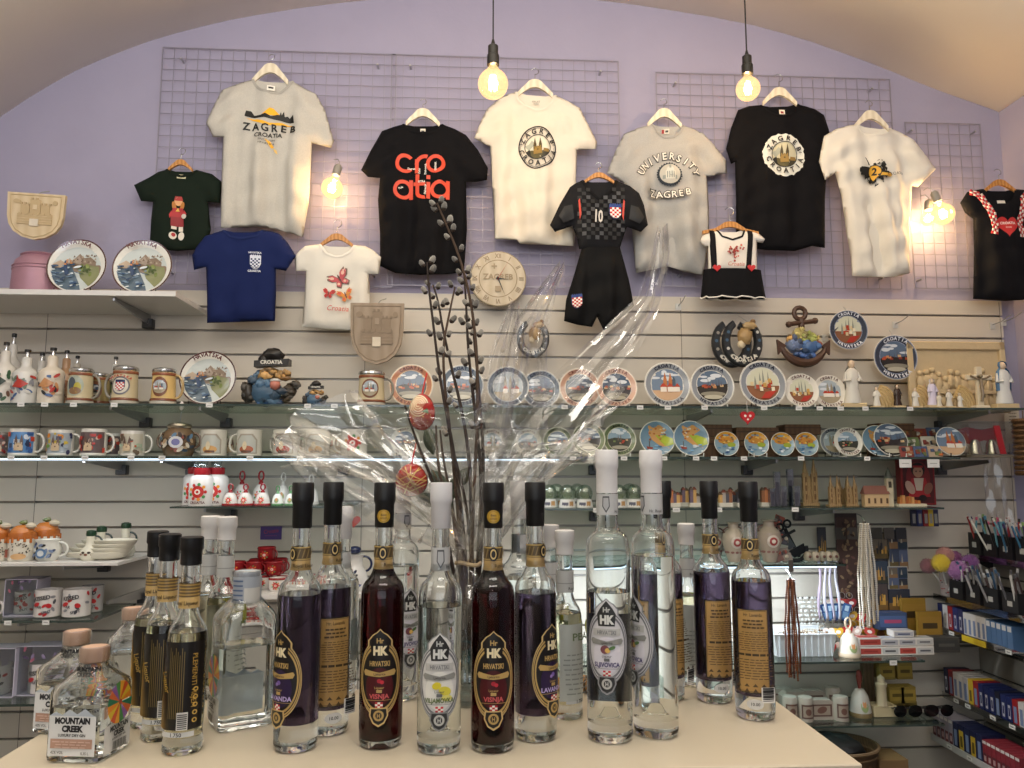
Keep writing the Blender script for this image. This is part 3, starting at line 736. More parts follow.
# 7 child football kit
KY = YS-.09
g = Garment('football_shirt', 'black and charcoal chequered child football shirt with number 10', 'football shirt',
    [(583, 180), (576, 183), (570, 187), (560, 204), (550, 225), (555, 232), (572, 226), (577, 238), (579, 249), (600, 250), (620, 248), (623, 238), (627, 227), (641, 232), (648, 225), (644, 205), (639, 193), (630, 186), (615, 180)], [(611, 190), (599, 200), (588, 190)], KY, cotton('1c1c1f'), seed=41, fold=.004, collar=cotton('101012'), collar_w=.014)
a = Art(); rn = random.Random(2); out = Art()
for i in range(-11, 12):
    for j in range(-9, 10):
        x, y = i*4.4, j*4.2
        if (i+j) % 2 == 0 and abs(x) < 25 and -31 < y < 24 and not (abs(x) < 9 and y > 13): a.rect(x-2.1, y-2, x+2.1, y+2, ('121214', '414246', '0d0d10')[rn.randrange(3)])
for sx in (-1, 1): a.poly([(sx*44, -8), (sx*39, -15), (sx*28, -10), (sx*30, 4), (sx*38, 2)], '0e0e10')
for sx in (-1, 1): a.poly([(sx*24, 8), (sx*22.5, 10), (sx*21, -6), (sx*22.5, -12)], 'c8402e')
a.text('10', -4, -14, 13, 'cfcac4', .03, .55, -.05)
a.merge(shield(13, 16), 14, -3, 1)
# clip to the cloth: keep cells inside the outline only
poly_ = [((P(x, y, KY).x-P(600, 212, KY).x)/mpp(600, KY), (P(x, y, KY).z-P(600, 212, KY).z)/mpp(600, KY)) for x, y in [(583, 181), (570, 188), (561, 204), (551, 225), (555, 231), (572, 225), (578, 238), (580, 248), (619, 247), (622, 238), (627, 226), (641, 231), (647, 225), (643, 205), (638, 194), (630, 187), (615, 181), (599, 201)]]
def inside(x, y, Q):
    r = False; n = len(Q)
    for i in range(n):
        (ax, ay), (bx, by) = Q[i], Q[i-1]
        if (ay > y) != (by > y) and x < (bx-ax)*(y-ay)/(by-ay)+ax: r = not r
    return r
a.L = [([p for p in ps if all(inside(q[0], q[1], poly_) for q in p)], c) for ps, c in a.L]
g.print_(a, 600, 212, 1, 'print')
hanger(599, 173, KY, 16, 9, 'brown', 'brown wooden hanger inside the chequered football shirt', hook=12)
g = Garment('football_shorts', 'black child football shorts with small chequered shield', 'shorts',
    [(582, 247), (574, 275), (566, 300), (564, 321), (578, 325), (592, 327), (597, 317), (604, 331), (620, 319), (634, 306), (629, 280), (620, 247)], [(600, 249)], KY+.005, mat('08080a', .8, var=.1, spec=.25), seed=43, fold=.009, freq=50)
g.print_(shield(11, 15), 576, 303, 1, 'chest_emblem', 'red and white chequered shield')
# 9 black round print shirt
g = Garment('t_shirt', 'black t-shirt with round off-white cathedral print', 't-shirt',
    [(761, 105), (749, 106), (738, 110), (731, 128), (726, 149), (731, 164), (735, 162), (736, 200), (736, 246), (765, 250), (795, 251), (812, 246), (825, 248), (825, 200), (827, 160), (831, 150), (829, 130), (824, 115), (815, 109), (805, 106), (797, 104)], [(792, 113), (784, 117), (775, 117), (766, 112)], YS, cotton('08070b'), seed=51, fold=.006, collar=cotton('09080c'))
g.print_(roundprint(True), 782, 157, 1)
a = Art(); a.rect(-3, -3.4, 3, 3.4, 'e4ddcf'); a.rect(-1.6, -1, 1.6, 1.6, '8a2a2a'); o = g.print_(a, 781, 114, 1, 'neck_label', 'white woven neck label'); o.location.y = .012
hanger(779, 88, YS, 18, 15, 'pale', 'pale wooden hanger inside the black round-print shirt', hook=16)
# 10 white 2 shirt
g = Garment('t_shirt', 'white t-shirt with black splash and yellow number 2 ball print', 't-shirt',
    [(857, 124), (846, 126), (836, 129), (824, 136), (821, 150), (819, 162), (825, 180), (835, 173), (841, 195), (846, 230), (851, 258), (852, 276), (875, 277), (896, 277), (910, 273), (909, 243), (912, 186), (918, 187), (927, 178), (936, 169), (924, 153), (914, 140), (900, 132), (889, 128)], [(886, 134), (877, 137), (868, 136), (860, 131)], YS-.035, cotton('e0d9cc', .02), seed=62, fold=.014, freq=38, collar=cotton('ddd6c9'))
a = Art(); rn = random.Random(6)
for i in range(70):
    t_ = rn.uniform(0, 6.28); r = rn.uniform(2, 13); a.poly([(r*math.cos(t_)*1.1+rn.uniform(-4, 4), r*math.sin(t_)+rn.uniform(-4, 4)) for _ in range(3)] if rn.random() < .5 else ell(r*math.cos(t_)*1.2, r*math.sin(t_), rn.uniform(1, 3.2), rn.uniform(1, 3), 5), '17150f')
a.rect(-15, -4, -5, 4, '17150f'); a.rect(3, -5, 15, 1, '2a2619'); a.poly([(-10, 14), (-9, 14), (-5, 6), (-7, 6)], '17150f'); a.rect(3, -4, 14, -1, 'd9a83a'); a.circ(15, -3, 2.4, 'b98a2e', 10)
a.circ(0, 0, 6.6, '17150f'); a.circ(0, 0, 5.8, 'e0a832'); a.poly([(-5, -3), (-1, -9.5), (4, -4)], 'e0a832'); a.text('2', 0, -3.2, 7, '17150f', .04); a.text('CROATIA', 21, -3.6, 3.2, '2a2a26', 0, .8)
g.print_(a, 870, 175, 1.0)
hanger(870, 111, YS-.035, 18, 16, 'pale', 'pale wooden hanger inside the white number 2 shirt')
# 11 black dress with heart
g = Garment('dress', 'black child dress with red heart and chequered ribbon straps', 'dress',
    [(983, 189), (975, 190), (967, 192), (960, 203), (965, 213), (973, 219), (974, 250), (973, 299), (1005, 301), (1038, 299), (1036, 250), (1035, 218), (1048, 205), (1042, 192), (1028, 190), (1014, 189)], [(1009, 201), (1001, 206), (994, 206), (987, 200)], YS-.02, cotton('0e0e12'), seed=71, fold=.008)
a = Art()
def heart(x, y, k, c, a):
    return a.poly([(x+k*.065*16*math.sin(t)**3, y+k*.065*(13*math.cos(t)-5*math.cos(2*t)-2*math.cos(3*t)-math.cos(4*t))) for t in (2*PI*i/28 for i in range(28))], c)
heart(0, 0, 11, 'bb2626', a); a.text('CROATIA', 0, 1, 2.6, 'efe2dc', .03); a.text('love', 0, -3, 2.2, 'efe2dc'); g.print_(a, 1004, 227, 1, 'heart_print')
def ribbon(g, pts, w, name='ribbon'):
    b = MB(); n = 0
    for (x0, y0), (x1, y1) in zip(pts[:-1], pts[1:]):
        p, q = g.loc(x0, y0), g.loc(x1, y1); L = math.hypot(q[0]-p[0], q[1]-p[1]); k = max(1, round(L/.012)); dx, dz = (q[0]-p[0])/k, (q[1]-p[1])/k; l = math.hypot(dx, dz); nx, nz = -dz/l*w/2, dx/l*w/2
        for i in range(k):
            for j in (-1, 0, 1):
                c = 'c0282c' if (n+j) % 2 else 'e6dcd4'; vs = []
                for u, s_ in ((0, j-.5), (1, j-.5), (1, j+.5), (0, j+.5)):
                    x, z = p[0]+dx*(i+u)+nx*s_*.66, p[1]+dz*(i+u)+nz*s_*.66; vs.append((x, g.yf(x, z)-.004-.002*math.sin(n*1.7+j), z))
                b.add(vs, [(0, 1, 2, 3)], mat(c, .5))
            n += 1
    return b.build(name, g.t, solid=.001)
ribbon(g, [(968, 193), (977, 196), (983, 205), (988, 215), (992, 228), (990, 236)], .028)['label'] = 'red and white chequered ribbon'
ribbon(g, [(1026, 193), (1020, 200), (1020, 214), (1017, 224), (1020, 238)], .028)['label'] = 'red and white chequered ribbon'
a = Art(); a.rect(-4, -1.6, 4, 1.6, 'd8d2c4'); o = g.print_(a, 998, 203.5, 1, 'neck_label', 'white neck label'); o.location.y = .006
hanger(999, 180, YS-.02, 16, 10, 'brown', 'brown wooden hanger inside the black heart dress')
# 12 baby dress
g = Garment('baby_dress', 'white and black baby dress with red hearts at the waist', 'dress',
    [(717, 230), (709, 232), (702, 236), (700, 241), (704, 247), (708, 246), (708, 272), (732, 273), (757, 272), (757, 242), (763, 243), (765, 239), (758, 233), (752, 231), (743, 230)], [(740, 237), (731, 240), (721, 237)], YS-.04, cotton('e6e0d6', .02), seed=81, fold=.003, collar=cotton('17161a'), collar_w=.008)
k = MB(); n = 40
p0, p1 = g.loc(702, 271), g.loc(759, 271); q0, q1 = g.loc(700, 299), g.loc(764, 300)
vs = []; R_ = 8
for j in range(R_+1):
    for i in range(n):
        t_ = 2*PI*i/n; v = j/R_; cx = (p0[0]+p1[0])/2*(1-v)+(q0[0]+q1[0])/2*v; w_ = (p1[0]-p0[0])/2*(1-v)+(q1[0]-q0[0])/2*v; z = p0[1]*(1-v)+q0[1]*v
        fl = 1+.10*v*math.sin(t_*9)
        vs.append((cx+w_*math.cos(t_)*(1+.03*v*math.sin(t_*7)), -.02+.034*math.sin(t_)*fl, z+.003*v*math.sin(t_*9+1)))
k.add(vs, [(j*n+i, j*n+(i+1) % n, (j+1)*n+(i+1) % n, (j+1)*n+i) for j in range(R_) for i in range(n)], cotton('0e0e12')); k.build('skirt', g.t, smooth=180)['label'] = 'black flared skirt'
l = MB(); hem = vs[-n:]; l.tube([(v[0], v[1]-.002, v[2]-.002+.0025*(i % 2)) for i, v in enumerate(hem)], .0032, mat('e8e4dc', .7), 5, True); l.build('lace_hem', g.t)['label'] = 'white lace hem'
for x0, x1 in ((711, 713), (749, 747)):
    s = MB(); (ax, az), (bx, bz) = g.loc(x0, 231), g.loc(x1, 271); vs = []
    for i in range(9):
        v = i/8; x = ax+(bx-ax)*v; z = az+(bz-az)*v
        for d in (-.011, .011): vs.append((x+d, g.yf(x+d, z)-.003, z))
    s.add(vs, [(2*i, 2*i+1, 2*i+3, 2*i+2) for i in range(8)], cotton('17161a')); s.build('strap', g.t, solid=.001)['label'] = 'black strap'
    h = MB(); hp = [(.065*.16*1.15*math.sin(t)**3*16/16*.95*1.0, .0) for t in (0,)]
    pts = [(.0010*16*math.sin(t)**3*1.05, .0010*(13*math.cos(t)-5*math.cos(2*t)-2*math.cos(3*t)-math.cos(4*t))) for t in (2*PI*i/24 for i in range(24))]
    h.prism(pts, -.006, 0, mat('c42528', .5)); o = h.build('felt_heart', g.t); o.location = (bx, -.048, bz); o['label'] = 'red felt heart'
a = Art(); rn = random.Random(9)
for i in range(46):
    t_ = 2*PI*rn.random(); q = math.sqrt(rn.random()); x = 9*q*16*math.sin(t_)**3/16; y = 9*q*(13*math.cos(t_)-5*math.cos(2*t_)-2*math.cos(3*t_)-math.cos(4*t_))/16
    a.circ(x, y, rn.uniform(.7, 1.3), ('b03a34', 'c96a5c', '8a3a34')[i % 3], 6)
a.text('Croatia', 0, -15, 4.2, 'c0453c', 0, 1, 0, False, .25); g.print_(a, 733, 253, 1, 'heart_print', st=.02)
hanger(730, 222, YS-.04, 20, 10, 'brown', 'brown wooden hanger inside the baby dress', hook=16, ext=.45)
# ------------------------------------------------------------ souvenirs on the wall shelves
def scene_art(kind, seed=0, r=1.0):
    """a little painted view inside a unit circle"""
    a = Art(); rn = random.Random(seed); U = rn.uniform
    sky = {'coast': 'c4ccca', 'twins': '71849c', 'bridge': '5d7088', 'night': '465870', 'pale': 'a9b4bb', 'map': '7391a6', 'spires': 'cfcfb8', 'green': '8fa6b8', 'gold': '86a0ae'}[kind]
    a.rect(-1, -1, 1, 1, sky)
    if kind in ('twins', 'bridge', 'night', 'pale', 'green'):
        for _ in range(5): a.ell(U(-.8, .8), U(.2, .8), U(.15, .4), U(.06, .14), 'd5dbe2')
    if kind == 'coast':
        a.poly([(-.6, .1), (-.3, .3), (-.15, .45), (.05, .7), (.25, .5), (.5, .55), (.8, .3), (1, .1), (1, -.2), (-.6, -.1)], '8d7a68')
        a.poly([(-.2, .3), (.02, .6), (.15, .4), (.3, .45), (.1, .2)], 'a8988a'); a.poly([(-1, .15), (-.5, .25), (-.2, .1), (0, -.3), (.2, -.7), (.3, -1), (-1, -1)], '5a6c7a')
        a.poly([(-1, .2), (-.7, .4), (-.45, .25), (-.6, .05), (-1, .05)], 'b9a48e')
        a.poly([(0, .1), (.4, .2), (.9, .1), (1, -.4), (.6, -.8), (.2, -.4)], '878a62')
        for _ in range(16): a.ell(U(.1, .6), U(-.25, .15), U(.05, .12), U(.03, .07), ('4a5a2a', '6b7a38', '8f9b58')[rn.randrange(3)], U(0, 3))
        for _ in range(40): a.ell(U(-.9, .2), U(-.85, .2), U(.05, .18), U(.015, .05), ('d8e0e4', '3a5678', '7d96ad', '2f4560')[rn.randrange(4)], U(-.4, .4))
        a.poly([(-.45, .3), (-.35, .32), (-.3, 0), (-.2, -.3), (-.35, -.35), (-.45, -.05)], '2f4566')
        for _ in range(7): x, y = U(-.6, -.2), U(.05, .3); a.rect(x, y, x+.1, y+.07, 'c98a5a')
        for _ in range(24): x, y = U(-.3, .85), U(.1, .55); a.poly([(x, y), (x+.1, y), (x+.05, y+.1)], ('6d5a4a', 'b0a290')[rn.randrange(2)])
    elif kind == 'map':
        a.poly([(-.5, .75), (.2, .8), (.6, .5), (.3, .3), (.0, .1), (.3, -.3), (.7, -.6), (.3, -.55), (-.3, -.1), (-.5, .3)], 'cf9a5a')
        a.poly([(-.1, .2), (.4, .2), (.9, .0), (.95, -.35), (.5, -.5), (.2, -.2)], 'a8b838'); a.ell(.55, -.1, .3, .2, 'b9c43a')
        for _ in range(14): a.ell(U(-.5, .5), U(-.1, .6), .07, .05, ('b5662f', 'e0b878', '8a5a3a', 'd8d2c0')[rn.randrange(4)])
        for _ in range(12): a.ell(U(-.8, .6), U(-.9, -.4), .12, .04, ('d8e2ea', '3f6f9f', '7fb0d4')[rn.randrange(3)])
        a.poly([(-.7, -.5), (-.3, -.55), (-.35, -.68), (-.65, -.66)], '8a3a30'); a.rect(-.52, -.52, -.48, -.2, '5a4a3a')
    elif kind == 'gold':
        a.ell(0, .55, .95, .45, 'd9a03a'); a.ell(0, .3, .7, .3, 'c98a34')
        for _ in range(14): a.ell(U(-.7, .7), U(.0, .8), .1, .07, ('b5662f', 'e8c060', '8a6a3a')[rn.randrange(3)])
        a.ell(.4, -.1, .35, .2, '9aa838')
        for _ in range(10): a.ell(U(-.7, .5), U(-.8, -.2), .15, .06, ('d8e2ea', '3f5f8f', '5f8fb4')[rn.randrange(3)])
    elif kind == 'spires':
        a.poly([(-1, -1), (1, -1), (1, -.1), (-1, -.1)], '8a5a3c')
        for x, h in ((-.15, .75), (.05, .95), (.35, .8), (-.45, .5)): a.poly([(x-.08, -.3), (x+.08, -.3), (x+.05, h*.4), (x, h), (x-.05, h*.4)], '8d9186')
        for _ in range(12): x, y = U(-.8, .6), U(-.5, .1); a.rect(x, y, x+.2, y+.25, ('d8c49a', 'c9a05a', 'b5462f', 'e6dcc0')[rn.randrange(4)])
        a.poly([(-.2, -.9), (.3, -.9), (.8, -.4), (.1, -.5)], 'b53a2a')
    if kind in ('twins', 'pale'):
        k = U(-.3, .3); a.rect(-1, -1, 1, -.35, 'c9a583' if kind == 'twins' else 'a89a80')
        for x in (k-.35, k-.02): a.poly([(x-.12, -.4), (x+.12, -.4), (x+.12, .25), (x, .8), (x-.12, .25)], 'b9713f' if kind == 'twins' else '9a927e')
        for _ in range(6): x = U(-.6, .5); a.rect(x, -.45, x+.3, -.15, 'efe6da'); a.poly([(x-.05, -.15), (x+.35, -.15), (x+.15, .1)], 'b5402a')
        a.poly([(.3, -.1), (.5, -.1), (.5, .3), (.4, .55), (.3, .3)], '4a5a6a')
    elif kind in ('bridge', 'night'):
        a.poly([(-1, -.1), (-.5, .1), (.2, .0), (1, .15), (1, -1), (-1, -1)], '2f2a26')
        for _ in range(9): x, y = U(-.9, .8), U(-.25, .05); a.rect(x, y, x+.22, y+.14, ('b5522f', 'c98a5a', 'd8b88a', '8a3a2a')[rn.randrange(4)])
        for _ in range(5): x = U(-.6, .7); a.poly([(x-.04, 0), (x+.04, 0), (x, U(.3, .55))], '5a5a68')
        a.ell(0, -.55, .8, .16, '8d8878'); a.ell(0, -.75, .6, .14, 'b9b3a0')
    elif kind == 'green':
        a.poly([(-1, 0), (-.4, .15), (.5, .05), (1, .1), (1, -1), (-1, -1)], '3a3a2e')
        for x in (-.1, .12): a.poly([(x-.06, -.1), (x+.06, -.1), (x, .5)], '6a5a48')
        for _ in range(9): x, y = U(-.7, .6), U(-.5, .0); a.rect(x, y, x+.2, y+.14, ('b5402a', '7a8a4a', 'c9a583', '2a3a2a')[rn.randrange(4)])
        a.ell(0, -.7, .7, .16, 'a9a290')
    return a.clipped(1.0, n=24)
EU = dict(
    grey=('8a8f96', 'd4d2cb', '2a3040'), blue=('6a7684', 'c4c8cc', '1f2a48'), terra=('b57a5a', 'e0c8a8', '5a2a20'), pink=('c9a08a', 'e6d6c4', '6a3a30'), navy=('3c4250', '8a93a8', 'dfe2ea'),
    green=('6d7a52', 'ded8c0', '2a3020'), white=('e2ddd2', 'e2ddd2', '6a4a48'), none=None)
def plate(px, py, R, sh, Y, label, kind, rim, seed, name='souvenir_plate', texts=('CROATIA', 'HRVATSKA'), lean=.16, group=None, stand=True, hang=False, cat='plate', inner=.7, rz=0):
    p = P(px, py, Y); k = mpp(px, Y); r = R*k
    if not hang: p.z = SZ[sh]+.0006
    t = T(name, label, cat, p, rz, group)
    rimc = EU.get(rim); base = 'e4e0d6'
    tilt = TR(0, 0, 0) if hang else TR(0, 0, .004) @ RX(-lean) @ TR(0, 0, r)
    b = MB(); prof = [(0, -.005), (r*.6, -.005), (r*.72, -.003), (r*.99, .004), (r, .0055), (r*.98, .0062), (r*.68, 0), (r*.3, 0), (0, 0)]
    pr = [(q, z) for q, z in prof]
    # z of profile runs along -y of the standing plate
    b.lathe(pr, cer(base if rim != 'dark' else '2a2422'), 36, tilt @ RX(PI/2) @ RX(0), cap=False)
    b.build('dish', t)
    a = Art()
    if rim == 'hrv':
        a.circ(0, 0, 1.0, '4a2420', 40); a.circ(0, 0, .95, 'dcdad2', 40); sc = scene_art(kind, seed); a.merge(sc, 0, -.1, .82)
        a.arc('HRVATSKA', 0, 0, .74, PI/2, .15, '5a2a2c', .04, .165)
    elif rimc:
        a.circ(0, 0, .97, rimc[0], 40); a.ring(0, 0, .93, .93, .965, .965, rimc[1], 40); a.circ(0, 0, inner+.03, rimc[1], 36); a.merge(scene_art(kind, seed), 0, 0, inner)
        if R > 13:
            a.arc('CROATIA', 0, 0, inner+.06, PI/2, .15, rimc[2], .04, .2); a.arc('HRVATSKA', 0, 0, inner+.06, -PI/2, .15, rimc[2], .04, .2, True)
    else:
        a.merge(scene_art(kind, seed), 0, 0, .95)
    def f(x, z, l):
        q = math.hypot(x, z); y = -.0062*max(0, (q-.68)/.3)
        v = tilt @ Vector((x*r, y-.0006-.00025*l, z*r)); return v
    m = MB(); m.art(a, f, .2, .2, .2, mx=None); m.build('painted_view', t, smooth=180)
    if stand and not hang and R > 12:
        s = MB()
        for sx in (-1, 1):
            s.tube([(sx*r*.5, -.03, .003), (sx*r*.5, -.008, .004), (sx*r*.42, .04, .004), (sx*r*.3, .045, r*.8)], .0022, mat('2a2018', .5) if seed % 2 else mat('d8d8d4', .3), 6)
            s.tube([(sx*r*.5, -.028, .002), (sx*r*.5, -.03, .016)], .0022, mat('2a2018', .5) if seed % 2 else mat('d8d8d4', .3), 6)
        s.build('display_stand', t)
    if hang:
        c = MB(); c.tube([(0, .012, r*.8), (.004, .02, r*1.1), (.01, .05, r*1.3)], .0015, metal(), 5); c.build('hanging_wire', t)
    return t
plate(75, 264, 31, 'S1', 2.93, 'big HRVATSKA lake plate on top white shelf, next to pink milk can', 'coast', 'hrv', 3)
plate(141, 263, 31, 'S1', 2.93, 'big HRVATSKA lake plate on top white shelf, nearer the green shirt', 'coast', 'hrv', 3)
plate(207, 373, 29, 'S2', 2.96, 'big HRVATSKA lake plate beside beige stein on upper glass shelf', 'coast', 'hrv', 3)
for i, (px, R, k, rim, Y, lab) in enumerate([
    (411, 22.5, 'bridge', 'terra', 3.0, 'terracotta-rimmed souvenir plate right of the stein under the wooden shield'),
    (462, 22.5, 'bridge', 'blue', 3.02, 'blue-rimmed souvenir plate behind the willow branches'),
    (508, 21.5, 'pale', 'blue', 3.0, 'blue-rimmed souvenir plate with red roof scene below the wooden clock'),
    (541, 20, 'bridge', 'blue', 3.04, 'blue-rimmed souvenir plate directly below the single horseshoe'),
    (580, 21, 'night', 'pink', 3.03, 'pink-rimmed plate seen through the crossing cellophane folds'),
    (617, 21, 'night', 'pink', 2.99, 'pink-rimmed plate with orange night town, below the black shorts'),
    (668, 23.5, 'twins', 'grey', 2.97, 'grey-rimmed plate with two orange church spires and white houses'),
    (713, 22.5, 'bridge', 'grey', 2.97, 'grey-rimmed plate with dark red roofs below the double horseshoe'),
    (764, 24, 'spires', 'grey', 2.94, 'tallest grey-rimmed plate with pale spires and golden houses'),
    (802, 17.5, 'spires', 'white', 2.95, 'plain-rimmed small plate with twin spires below the anchor'),
    (830, 17, 'pale', 'white', 2.98, 'plain-rimmed small plate with brown town beside the white statue')]):
    plate(px, 380, R, 'S2', Y, lab, k, rim, i+11, group=None)
for i, (px, R, k, rim, Y, lab) in enumerate([
    (405, 15, 'bridge', 'white', 2.98, 'small plate with dark town behind cellophane, under the terracotta plate'),
    (492, 14, 'pale', 'white', 3.0, 'small white plate with reddish picture right of the willow stems'),
    (528, 14, 'green', 'white', 3.02, 'small white plate with one red spot under cellophane'),
    (558, 15, 'bridge', 'green', 3.0, 'green-rimmed small plate half hidden in cellophane'),
    (589, 17, 'bridge', 'green', 2.95, 'green-rimmed plate with railway scene above the tall white-capped bottle'),
    (620, 17, 'green', 'green', 2.96, 'green-rimmed plate with red tram, between the two tall white caps'),
    (658, 18, 'map', 'none', 2.96, 'blue and ochre coast map plate above the second white cap'),
    (692, 18, 'map', 'none', 2.95, 'blue and ochre coast map plate next to the brown boxes'),
    (727, 12.5, 'gold', 'none', 2.95, 'small blue and gold plate left of the hanging heart'),
    (757, 12.5, 'gold', 'none', 2.95, 'small blue and gold plate right below the hanging heart'),
    (783, 12, 'gold', 'none', 2.95, 'small orange-topped map plate, first right of the heart pair'),
    (807, 12, 'gold', 'none', 2.95, 'small orange-topped map plate beside the dark gap'),
    (835, 14.5, 'pale', 'grey', 3.02, 'grey plate standing half behind a white one'),
    (849, 14.5, 'green', 'white', 2.97, 'white round plate with green and blue harbour scene')]):
    plate(px, 440, R, 'S3', Y, lab, k, rim, i+31, lean=.2)
plate(848, 330, 20, 'S2', 3.12, 'round plaque with red roofs hanging high, left of the other round one', 'spires', 'navy', 61, 'wall_plaque', hang=True, cat='plaque')
plate(895, 357.5, 22.5, 'S2', 3.10, 'round plaque with twin towers hanging before the cream relief', 'bridge', 'navy', 62, 'wall_plaque', hang=True, cat='plaque')
# ---- price tags along the shelf edges
def tags(sh, xs, label, group, w=7, h=4.5, dz=.0):
    p0 = None
    for x in xs:
        p = P(x, 460, SHF-.003); loc = Vector((p.x, SHF-.004, SZ[sh]-.006+dz))
        if p0 is None:
            k = mpp(x, SHF); b = MB(); b.box(-w*k/2, w*k/2, -.001, 0, -h*k/2, h*k/2, mat('dcdcda', .6)); b.box(-w*k*.3, w*k*.3, -.0014, -.001, -.001, .001, mat('8a8a8a')); p0 = b.build('price_tag', smooth=False)
            p0.location = loc; tag(p0, label, 'price tag', group)
        else: o = p0.copy(); COL.objects.link(o); o.location = loc
tags('S2', (17, 41, 70, 111, 207, 306, 333, 565, 603, 641, 669, 706, 766, 801, 822, 843, 868, 913), 'small white price tag on the edge of the upper glass shelf', 'price tags on the upper glass shelf')
tags('S3', (11, 44, 85, 131, 162, 250, 300, 405, 470, 492, 573, 624, 664, 696, 714, 744, 801, 867), 'small white price tag on the edge of the mug and plate shelf', 'price tags on the mug shelf')
tags('S4R', (596, 675, 717, 793), 'small white price tag on the snow globe shelf edge', 'price tags on the snow globe shelf')
tags('S6R', (882,), 'single white price tag under the stacked card boxes', 'price tags on the card box shelf')
tags('S6', (20, 57), 'small white price tag on the left printed mug shelf edge', 'price tags on the printed mug shelf')
tags('S3', (905, 933), 'larger white price card hanging below the magnet heap', 'larger price cards', 12, 8, -.018)
# ---- mugs and steins
def handle(b, R, z0, z1, out, r, m, a=0):
    pts = []
    for i in range(11):
        t = PI*i/10; pts.append((R*.96+out*math.sin(t)**.8, 0, z0+(z1-z0)*(.5-.5*math.cos(t))))
    b.tube(pts, r, m, 8, mx=RZ(a)); return b
def mug_art(kind, seed, R, H):
    a = Art(); rn = random.Random(seed); U = rn.uniform; W = R*1.25
    cols = {'blue': ('3a5f9a', 'b5402a', 'd8dee6', '2a3a5a', '5f8fc4'), 'yellow': ('c9b24a', '7a9a4a', '3a3a5a', 'd88a2a', 'a8b0b8'), 'red': ('b53028', 'd8b8a8', '8a2a2a', 'c94a3a', '6a5a5a'), 'town': ('b5522f', 'a8b8a0', '6a5a4a', 'c9c2b0'), 'arch': None, 'heart': None, 'word': None}[kind]
    if kind == 'arch':
        a.poly([(-W*.72, H*.1), (W*.72, H*.1), (W*.72, H*.62), (W*.4, H*.84), (-W*.4, H*.84), (-W*.72, H*.62)], 'a29a8c'); a.poly([(-W*.6, H*.14), (W*.6, H*.14), (W*.6, H*.6), (W*.32, H*.78), (-W*.32, H*.78), (-W*.6, H*.6)], 'b9bab2')
        a.ell(0, H*.26, W*.45, H*.14, ('b5402f', 'c9995a', 'a85a3a')[seed % 3]); a.ell(-W*.1, H*.4, W*.14, H*.16, 'd8c8a8'); a.rect(-W*.3, H*.14, W*.3, H*.22, '6a4a3a')
    elif kind == 'heart':
        a.circ(0, H*.5, H*.22, 'c22a22', 16)
        for i in range(9): t_ = 2*PI*i/9; a.circ(H*.27*math.cos(t_), H*.5+H*.27*math.sin(t_), H*.06, ('c22a22', 'e0902a', '3f8a4a')[i % 3], 8)
        a.circ(0, H*.5, H*.1, 'f0e6da', 10); a.circ(0, H*.5, H*.05, 'c22a22', 8)
    elif kind == 'word':
        for _ in range(9): a.ell(U(-W, W), U(H*.1, H*.9), H*.09, H*.05, ('c22a2e', '8a8a90', 'b53a3a', '4a4a50')[rn.randrange(4)], U(0, 3))
        a.text('KISSED', 0, H*.66, H*.15, '2a2a2e', .03, .9, .15); a.text('HVAR', -W*.3, H*.38, H*.1, '55555c', .03, 1, -.2); a.text('SPLIT', W*.3, H*.18, H*.1, '55555c', .03, 1, .2)
        a.ell(-W*.3, H*.5, H*.12, H*.07, 'c22a2e', .4); a.ell(W*.4, H*.45, H*.1, H*.08, 'c22a2e', -.5)
    else:
        a.rect(-W, H*.12, W, H*.88, cols[-1])
        for _ in range(22):
            x, y = U(-W, W*.9), U(H*.12, H*.8)
            if rn.random() < .5: a.rect(x, y, min(W, x+U(.1, .35)*W), min(H*.88, y+U(.06, .2)*H), cols[rn.randrange(len(cols))])
            else: a.ell(max(-W*.8, min(W*.8, x)), y, W*.16, H*.07, cols[rn.randrange(len(cols))], U(0, 3))
        cathedral(a, U(-.3, .3)*W, H*.2, W*.6, H*.6, '6a5248', 'c9b090')
    return a
def mug(px, w, h, sh, Y, label, kind='arch', seed=1, body='dcd8d0', hs=1, rz=0, name='souvenir_mug', rim=None, taper=1.0, group=None, hcol=None, noh=False):
    p = on(sh, px, Y); k = mpp(px, Y); R = w*k/2; H = h*k; t = T(name, label, 'mug', p, 0, group)
    b = MB(); c = cer(body)
    b.lathe([(0, .001), (R*.85*1.02, 0), (R*1.0, H*.04), (R*taper, H*.97), (R*taper*.99, H), (R*taper*.93, H), (R*.9, H*.1), (0, H*.08)], c, 28, cap=False); b.build('cup', t)
    if not noh:
        q = MB(); handle(q, R, H*.16, H*.84, w*k*.32, .0042, cer(hcol or body), rz if hs > 0 else PI-rz); q.build('handle', t)
    a = mug_art(kind, seed, R, H); m = MB(); m.art(a, wrap(R*1.005), R*.3, 0, .3); m.build('printed_picture', t, smooth=180)
    if rim:
        r = MB(); r.lathe([(R*taper*1.01, H*.93), (R*taper*1.015, H*.99), (R*taper*.97, H*1.004)], cer(rim), 28, cap=False); r.build('coloured_rim', t)
    return t
mug(1, 12, 25, 'S3', 2.97, 'dark mug cut by the left picture edge on the mug shelf', 'red', 1, '8a8078')
mug(22, 26, 28, 'S3', 2.93, 'blue mug with red heart and tram picture at shelf start', 'blue', 2)
mug(60, 25, 27, 'S3', 2.93, 'white mug with yellow and grey town picture', 'yellow', 3)
mug(93, 25, 28, 'S3', 2.93, 'white mug with bright red picture, third in the mug row', 'red', 4)
mug(132, 24, 26, 'S3', 2.95, 'white mug with cathedral and red square, left of decorated pot', 'town', 5)
mug(112, 20, 24, 'S3', 3.04, 'mug standing behind the red and cathedral mugs', 'red', 6)
